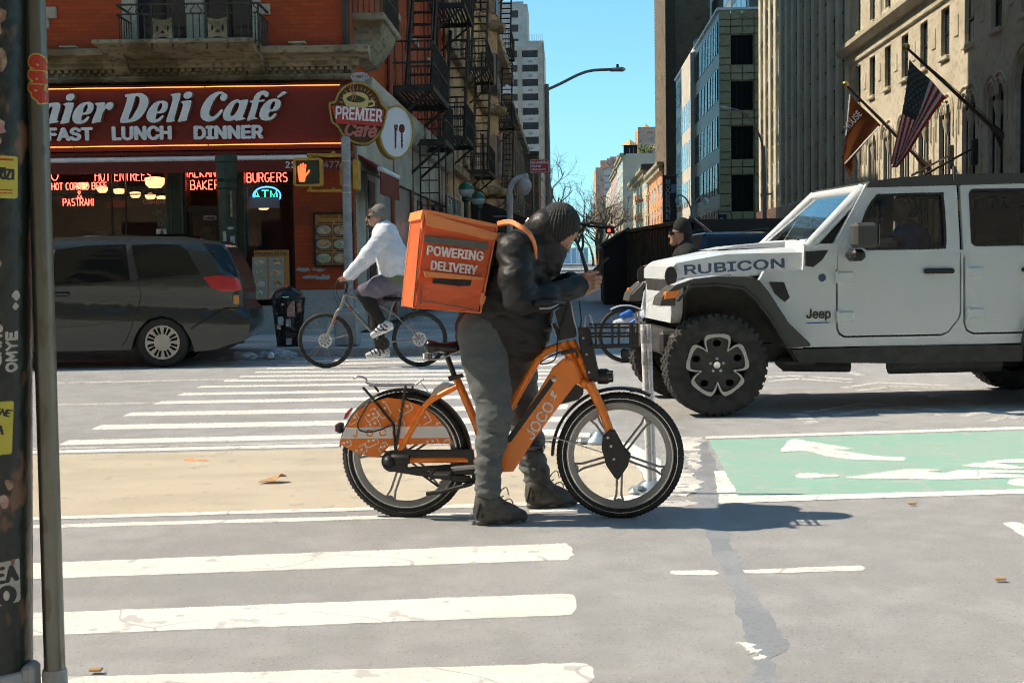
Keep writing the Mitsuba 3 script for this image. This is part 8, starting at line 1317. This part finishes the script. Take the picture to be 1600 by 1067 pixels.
obj('fork_and_spoon', [ext(unary_union([r2((760, 690), (776, 690), (772, 885), (760, 885)), r2((752, 640), (790, 640), (786, 700), (756, 700)).difference(r2((762, 630), (766, 630), (766, 675), (762, 675))).difference(r2((776, 630), (780, 630), (780, 675), (776, 675))), r2((826, 690), (840, 690), (842, 880), (826, 880)), r2(*[(832 + 30 * math.cos(t), 680 + 46 * math.sin(t)) for t in np.linspace(0, 6.28, 20)])]), -.09, -.081)], 'mat_maroon_b', fs, fr=SF2); x, z = SF2.q(*zr((700, 715))[0]); obj('bracket', tube([(x, 0, z), (x - .6, .3, z)], .03, 6), 'mat_iron', fs, fr=SF2)
# ---------------------------------------------------------------- lamps and signs along the side street
def at(px, py, d): x, z = ID.q(px, py, d); return np.array([x, d, z])
mat('globe_green', (.01, .10, .05), .15, clearcoat=1.0); mat('globe_white', (.5, .52, .45), .2); mat('lamp_paint', (.62, .63, .62), .4); mat('street_green', (.26, .27, .26), .5)
for px_, py_, r, d in ((728, 297, 12.2, 30), (747, 311, 11, 31.5)):
    c = at(px_, py_, d); rr = r * d / F; k = thing('globe_lamp', 'nearer green and white globe lamp above the delivery bag' if d < 31 else 'farther green and white globe lamp above the delivery bag', 'street lamp')
    up_ = sph((0, 0, 0), rr, 3); t = up_.triangles_center[:, 2]; obj('green_half', TM(up_.vertices + c, up_.faces[t > 0]), 'mat_globe_green', k, True); obj('white_half', TM(up_.vertices + c, up_.faces[t <= 0]), 'mat_globe_white', k, True); obj('post', lathe([(.12, .12), (.1, .5), (.055, .6), (.05, c[2] - rr - .1), (.1, c[2] - rr - .06), (.1, c[2] - rr + .02)], 12, (c[0], c[1], 0)), 'mat_green_iron', k, 30)
k = thing('street_lamp', 'white crook-armed lamp with hanging globe left of the red sign', 'street lamp'); d = 46; obj('arm', [tube(spline([at(796, 330, d), at(796, 302, d), at(801, 286, d), (at(812, 278, d)), at(826, 278, d)], 5), .1, 8), tube([at(821, 271, d), at(821, 282, d)], .09, 6), tube([at(797, 302, d), at(796, 420, d)], .11, 8)], 'mat_lamp_paint', k, True); c = at(820.5, 291, d); obj('globe', lathe([(0, -.32), (.1, -.28), (.22, -.1), (.24, .05), (.16, .22), (.06, .28), (0, .28)], 14, c), 'mat_lamp_paint', k, True); obj('red_cap', tube([at(821.5, 272, d), at(821.5, 277, d)], .07, 6), 'mat_sign_red', k)
k = thing('street_lamp', 'tall grey street lamp with a long curved arm against the sky', 'street lamp'); d = 50; b_ = at(857, 300, d); b_[2] = .1
obj('pole', tube([b_, at(854, 132, d)], [.12, .085], 12), 'mat_street_green', k, True); obj('arm', tube(spline([at(854, 141, d), at(876, 131, d), at(904, 117, d), at(926, 110.5, d), at(958, 109, d)], 6), .055, 8), 'mat_street_green', k, True); h0, h1 = at(955, 109.5, d), at(978, 108.5, d); obj('head', Soft().cone(h0, h0 + (h1 - h0) * .75, .07, .085, w=[0, 1, 0], k=1.8).cone(h0 + (h1 - h0) * .7, h1 - [.06, 0, 0], .08, .05, w=[0, 1, 0], k=1.6).mesh(.02), 'mat_base_metal', k, True); obj('sensor', lathe([(.05, 0), (.05, .12), (0, .13)], 8, at(965, 106, d)), 'mat_black', k)
k = thing('street_sign', 'red no standing sign with a white arrow before the tall street lamp', 'sign'); d = 31; a, b = at(828.5, 270.5, d), at(857.5, 249, d); NS = Fr((0, d), 0); obj('board', rbx(a[0], b[0], -.005, .005, a[2], b[2], .004), 'mat_sign_red', k, fr=NS); bw = b[0] - a[0]; bh = b[2] - a[2]
obj('border', ext(sg.box(a[0] + .01, a[2] + .01, b[0] - .01, b[2] - .01).difference(sg.box(a[0] + .018, a[2] + .018, b[0] - .018, b[2] - .018)), -.008, -.006), 'mat_letter_white', k, fr=NS)
obj('lettering', [letters('NO STANDING', .055, -.007, a[0] + .03, b[2] - .1, fit=bw - .06, depth=.003), letters('Anytime', .05, -.007, a[0] + .03, b[2] - .18, fit=bw * .5, depth=.003), ext(P2([(a[0] + .04, a[2] + .08), (a[0] + .09, a[2] + .11), (a[0] + .09, a[2] + .088), (b[0] - .07, a[2] + .088), (b[0] - .07, a[2] + .072), (a[0] + .09, a[2] + .072), (a[0] + .09, a[2] + .05)]), -.01, -.007)], 'mat_letter_white', k, fr=NS); obj('post', tube([(a[0] + .06, .03, 0.1), (a[0] + .06, .03, b[2] + .02)], .03, 8), 'mat_galvanised', k, fr=NS)
k = thing('street_lamp', 'slender dark street lamp with a curved arm before the pier tower', 'street lamp'); d = 80; b_ = at(1196, 300, d); b_[2] = .1; obj('pole', tube([b_, at(1193, 228, d)], [.16, .1], 10), 'mat_street_green', k, True); obj('arm', tube(spline([at(1193, 240, d), at(1188, 215, d), at(1172, 186, d), at(1155, 173, d), at(1138, 170, d)], 6), .06, 6), 'mat_street_green', k, True); obj('head', Soft().cone(at(1129, 169, d), at(1140, 170.5, d), .12, .1, w=[0, 1, 0], k=1.5).mesh(.04), 'mat_lamp_paint', k, True); obj('cross_arm', tube([at(1188, 305, d), at(1206, 303, d)], .06, 6), 'mat_street_green', k)
k = thing('street_lamp', 'twin-armed globe lamp at the foot of the glass office building', 'street lamp'); d = 118; obj('post', [tube([at(1081, 400, d) * [1, 1, 0] + [0, 0, .1], at(1081, 322, d)], .14, 8)] + [tube(spline([at(1081, 330, d), at(1081 + s * 8, 312, d), at(1081 + s * 18, 305, d), at(1081 + s * 22, 308, d)], 5), .07, 6) for s in (-1, 1)] + [rbx(at(1077, 340, d)[0], at(1086, 340, d)[0], d - .2, d + .2, at(1080, 342, d)[2], at(1080, 337, d)[2], .05)], 'mat_street_green', k, True)
for s in (-1, 1): obj('globe', lathe([(0, -.4), (.15, -.35), (.26, -.1), (.26, .1), (.15, .3), (0, .34)], 12, at(1081 + s * 21.5, 314, d)), 'mat_lamp_paint', k, True)
k = thing('street_sign', 'black blade sign reading PARK at the corner of the glass office building', 'sign'); d = 116; PK = Fr((0, d), 0); a, b = at(1123, 362, d), at(1136, 335, d); obj('blade', rbx(a[0], b[0], 0, .2, a[2], b[2], .04), 'mat_black', k, fr=PK)
for i_, ch in enumerate('PARK'): obj('lettering', letters(ch, .27, -.01, a[0] + .16, b[2] - .58 - i_ * .31, fit=.24, depth=.02), 'mat_letter_white', k, fr=PK)
k = thing('traffic_light', 'small red traffic light on a thin arm beyond the rider\'s head', 'traffic signal'); d = 36; obj('arm', tube(spline([at(856, 326, d), at(888, 342, d), at(915, 352, d), at(950, 356, d)], 5), .035, 6), 'mat_black', k, True); c = at(951, 360, d); obj('head', rbx(c[0] - .08, c[0] + .16, d - .1, d + .12, c[2] - .09, c[2] + .09, .03), 'mat_black', k); obj('lens', lathe([(0, -.02), (.05, 0), (.05, .02)], 12, (c[0], d - .11, c[2] - .01), 'y'), 'mat_tube_red', k, emitter=glow((.8, .05, .02)))
# ---------------------------------------------------------------- dark dining shed and container standing in the side street
sh = thing('dining_shed', 'black corrugated street shed beyond the rider\'s hands', 'shed'); fp = [SL(1.79, 39), SL(2.79, 29), SL(5.4, 29), SL(4.6, 39)]; mat('shed_black', (.016, .016, .013), .55); mat('shed_slat', spotty((.045, .05, .03), (.07, .075, .05), 3), .5)
m = trimesh.creation.extrude_polygon(P2([p[:2] for p in fp]), 2.16, engine='earcut'); obj('walls', m.apply_translation([0, 0, .03]), 'mat_shed_black', sh); dv = fp[1] - fp[0]; L_ = np.linalg.norm(dv); SHF = Fr(fp[0], math.degrees(math.atan2(dv[1], dv[0])))
for i_ in range(46): x = .1 + i_ * (L_ - .2) / 46; obj('slat', rbx(x, x + .13, -.05 - .02 * (i_ % 2), -.005, .25, 2.1, .012), 'mat_shed_slat', sh, fr=SHF)
obj('top_rail', [rbx(0, L_, -.1, .05, 2.12, 2.22, .02), rbx(0, L_, -.1, .05, .1, .25, .02)], 'mat_shed_slat', sh, fr=SHF); P0, P1_ = fp[1] + [0, 0, 2.2], SL(3.25, 28.4) + [0, 0, 1.75]; obj('hand_rail', tube([P0, P1_, SL(3.5, 28.2) + [0, 0, 1.3]], .03, 6), 'mat_steel', sh)
bxx = thing('container', 'black upright container left of the corrugated shed', 'container'); KF = Fr(SL(0, 39.3), -STREET); (xa, za), (xb, zb_) = KF.q(939, 473), KF.q(983, 360); obj('body', [ext(P2([(xa + .1, .03), (xb, .03), (xb, zb_ + .03), (xa + .25, zb_ - .25), (xa + .1, zb_ - .5)]), 0, 4)], 'mat_shed_black', bxx, fr=KF); obj('lid', ext(P2([(xa - .05, zb_ - .42), (xb, zb_ + .1), (xb, zb_ + .03), (xa + .05, zb_ - .52)]), -.15, 4.1), 'mat_black_gloss', bxx, fr=KF)
# ---------------------------------------------------------------- flags and poles on the club house
def flag_pole(lab, base, tip, d):
    k = thing('flag_pole', lab, 'flag pole'); a, b = at(*base, d), at(*tip, d); obj('pole', tube([a, b], [.075, .045], 10), 'mat_pole_dark', k, True); obj('finial', sph(b, .13, 2), 'mat_gold', k, True); obj('bracket', [tube([a + (b - a) * .0, a + (b - a) * .12], [.16, .09], 8), rbx(a[0] + .02, a[0] + .2, d - .15, d + .15, a[2] - .75, a[2] + .3, .03), tube([a + [.05, 0, -.6], a + (b - a) * .1], .05, 6)], 'mat_pole_dark', k); obj('halyard', tube([b, a + (b - a) * .3 + [0, -.1, .12], a + [0, -.1, .1]], .012, 4), 'mat_black', k); return k
mat('pole_dark', (.07, .045, .025), .4); [scene.__setitem__('mat_flag_' + n_, {'type': 'principledthin', 'base_color': {'type': 'rgb', 'value': c_}, 'roughness': .8, 'diff_trans': .9}) for n_, c_ in (('red', [.5, .06, .035]), ('white', [.66, .66, .68]), ('blue', [.06, .075, .075]), ('brown', [.14, .05, .022]))]
flag_pole('dark pole flying the striped flag from the club house', (1567, 214), (1415.5, 74), 43.9); flag_pole('pole with gold ball flying the brown flag from the club house', (1449, 262), (1321, 132), 52.5)
def drape(dd, Lc, Rc, amp, waves, nu, nv):
    Lc, Rc = spline(Lc, 6), spline(Rc, 6)
    def S(u, v):
        i = v * (len(Lc) - 1); i0 = int(min(i, len(Lc) - 2)); t = i - i0; l = Lc[i0] * (1 - t) + Lc[i0 + 1] * t; i = v * (len(Rc) - 1); i0 = int(min(i, len(Rc) - 2)); t = i - i0; r = Rc[i0] * (1 - t) + Rc[i0 + 1] * t
        p = at(*(l * (1 - u) + r * u), dd); p[1] += amp * (.25 + v) * math.sin(u * waves * 2 * math.pi + v * 2.2); return p
    return S
def patch(S, u0, u1, v0, v1, n, m):
    us, vs = np.linspace(u0, u1, n + 1), np.linspace(v0, v1, m + 1); V_ = np.array([S(u, v) for u in us for v in vs]); f = []
    for i in range(n):
        for j in range(m): a = i * (m + 1) + j; f += [[a, a + 1, a + m + 2], [a, a + m + 2, a + m + 1]]
    return TM(V_, f)
fl_ = thing('flag', 'striped red, white and dark blue flag hanging from the nearer club house pole', 'flag'); S = drape(43.9, [(1421, 93), (1414, 160), (1404, 215), (1395, 256)], [(1479, 152), (1450, 192), (1420, 238), (1398, 263)], .28, 1.3, 0, 0)
for i in range(13):
    v0 = .42 if i < 7 else 0; obj('stripe', patch(S, i / 13, (i + 1) / 13, v0, 1, 3, 14), 'mat_flag_' + ('red' if i % 2 == 0 else 'white'), fl_, True)
obj('canton', patch(S, 0, 7 / 13, 0, .42, 10, 10), 'mat_flag_blue', fl_, True); st = []
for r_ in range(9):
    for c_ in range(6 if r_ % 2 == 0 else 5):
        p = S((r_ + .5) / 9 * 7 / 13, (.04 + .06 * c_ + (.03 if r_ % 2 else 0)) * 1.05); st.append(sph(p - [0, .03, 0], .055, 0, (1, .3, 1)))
obj('star', st, 'mat_reflective', fl_, kind='stuff')  # stars in a dark grey, their shade put into the colour
hf = thing('flag', 'brown club flag with pale lettering on the farther club house pole', 'flag'); S = drape(52.5, [(1329, 150), (1325, 185), (1321, 225), (1320, 256)], [(1376, 196), (1362, 212), (1344, 234), (1322, 257)], .14, 1.0, 0, 0); obj('cloth', patch(S, 0, 1, 0, 1, 14, 14), 'mat_flag_brown', hf, True); S2 = drape(52.6, [(1320, 225), (1318, 245), (1322, 262), (1328, 275)], [(1345, 232), (1334, 248), (1334, 262), (1330, 276)], .1, 1, 0, 0); obj('cloth_fold', patch(S2, 0, 1, 0, 1, 8, 8), 'mat_flag_brown', hf, True)
obj('edge_rod', [tube([at(1373, 198, 52.3), at(1320, 256, 52.3)], .03, 5), tube([at(1328, 148, 52.3), at(1322, 212, 52.3)], .025, 5)], 'mat_letter_white', hf, True); a, b = at(1325, 205, 52.2), at(1343, 183, 52.2); HFf = Fr((0, 52.2), 0); obj('lettering', letters('HOUSE', .26, 0, a[0], a[2], fit=.85, depth=.01, ang=49), 'mat_letter_white', hf, fr=HFf)
mq = thing('awning_rods', 'pair of slender stay rods with wall plates on the club house', 'stay rods')
for (p0, p1, w) in (((1425, 274), (1480, 245), (1484, 246)), ((1440, 276), (1517, 234), (1521, 238))): dd = 14.4 * F / (w[0] - 888); obj('rod', tube([at(*p0, dd - 6) * [1, 1, 1], at(*p1, dd)], .04, 5), 'mat_dark_metal', mq); c = at(*w, dd); obj('wall_plate', rbx(c[0] - .05, c[0] + .12, dd - .12, dd + .12, c[2] - .45, c[2] + .45, .02), 'mat_dark_metal', mq)
# ---------------------------------------------------------------- bare street trees
mat('bark', spotty((.11, .10, .055), (.18, .16, .10), 3), .9); mat('twig', (.26, .20, .15), .9)
def tree(lab, d, l, h, seed, lean=0.0, lv=6):
    rr = np.random.default_rng(seed); k = thing('bare_tree', lab, 'tree'); b = SL(l, d); thick, thin = [], []
    def grow(p, v, L_, r, lev):
        n = 4; P_ = [p]; q_ = p.copy(); w = v.copy()
        for _ in range(n): w = w + rr.normal(0, .13, 3) + [0, 0, .05]; w /= np.linalg.norm(w); q_ = q_ + w * L_ / n; P_.append(q_.copy())
        (thick if lev < 3 else thin).append(tube(P_, np.linspace(r, r * .62, n + 1), 7 if lev < 2 else (4 if lev < 4 else 3), cap=False))
        if lev >= lv: return
        for i in range(rr.integers(2, 4) if lev else 3):
            a = rr.normal(0, 1, 3); a -= w * (a @ w); a /= np.linalg.norm(a); t = rr.uniform(.55, 1.0); s_ = P_[min(n, int(t * n + .5))]; nv_ = w * rr.uniform(.6, 1) + a * rr.uniform(.45, .85); grow(s_, nv_ / np.linalg.norm(nv_), L_ * rr.uniform(.62, .82), r * .58, lev + 1)
    grow(b + [0, 0, .0], np.array([lean, 0, 1.0]) / math.hypot(lean, 1), h * .30, h * .019, 0); obj('trunk', thick, 'mat_bark', k, True); obj('crown', thin, 'mat_twig', k, True, kind='stuff')
tree('bare leaning street tree just beyond the rider\'s face', 64, -.9, 8.2, 3, .32); tree('bare street tree behind the leaning one', 82, -.6, 9.5, 8, .2); tree('bare street tree right of the rider\'s hands', 96, 1.4, 9, 14, -.1); tree('bare street tree before the container', 110, 2.6, 9.5, 21, .0); tree('pale bare tree in the middle distance', 150, 3.6, 11.5, 33); tree('pale bare tree farther down the street', 190, 4.6, 14, 41); tree('pale bare tree near the end of the street', 240, 7, 17, 52); tree('faint bare tree before the sunlit brick houses', 290, 10.5, 20, 63); tree('faint bare tree at the far end of the street', 330, 6.5, 18, 77)
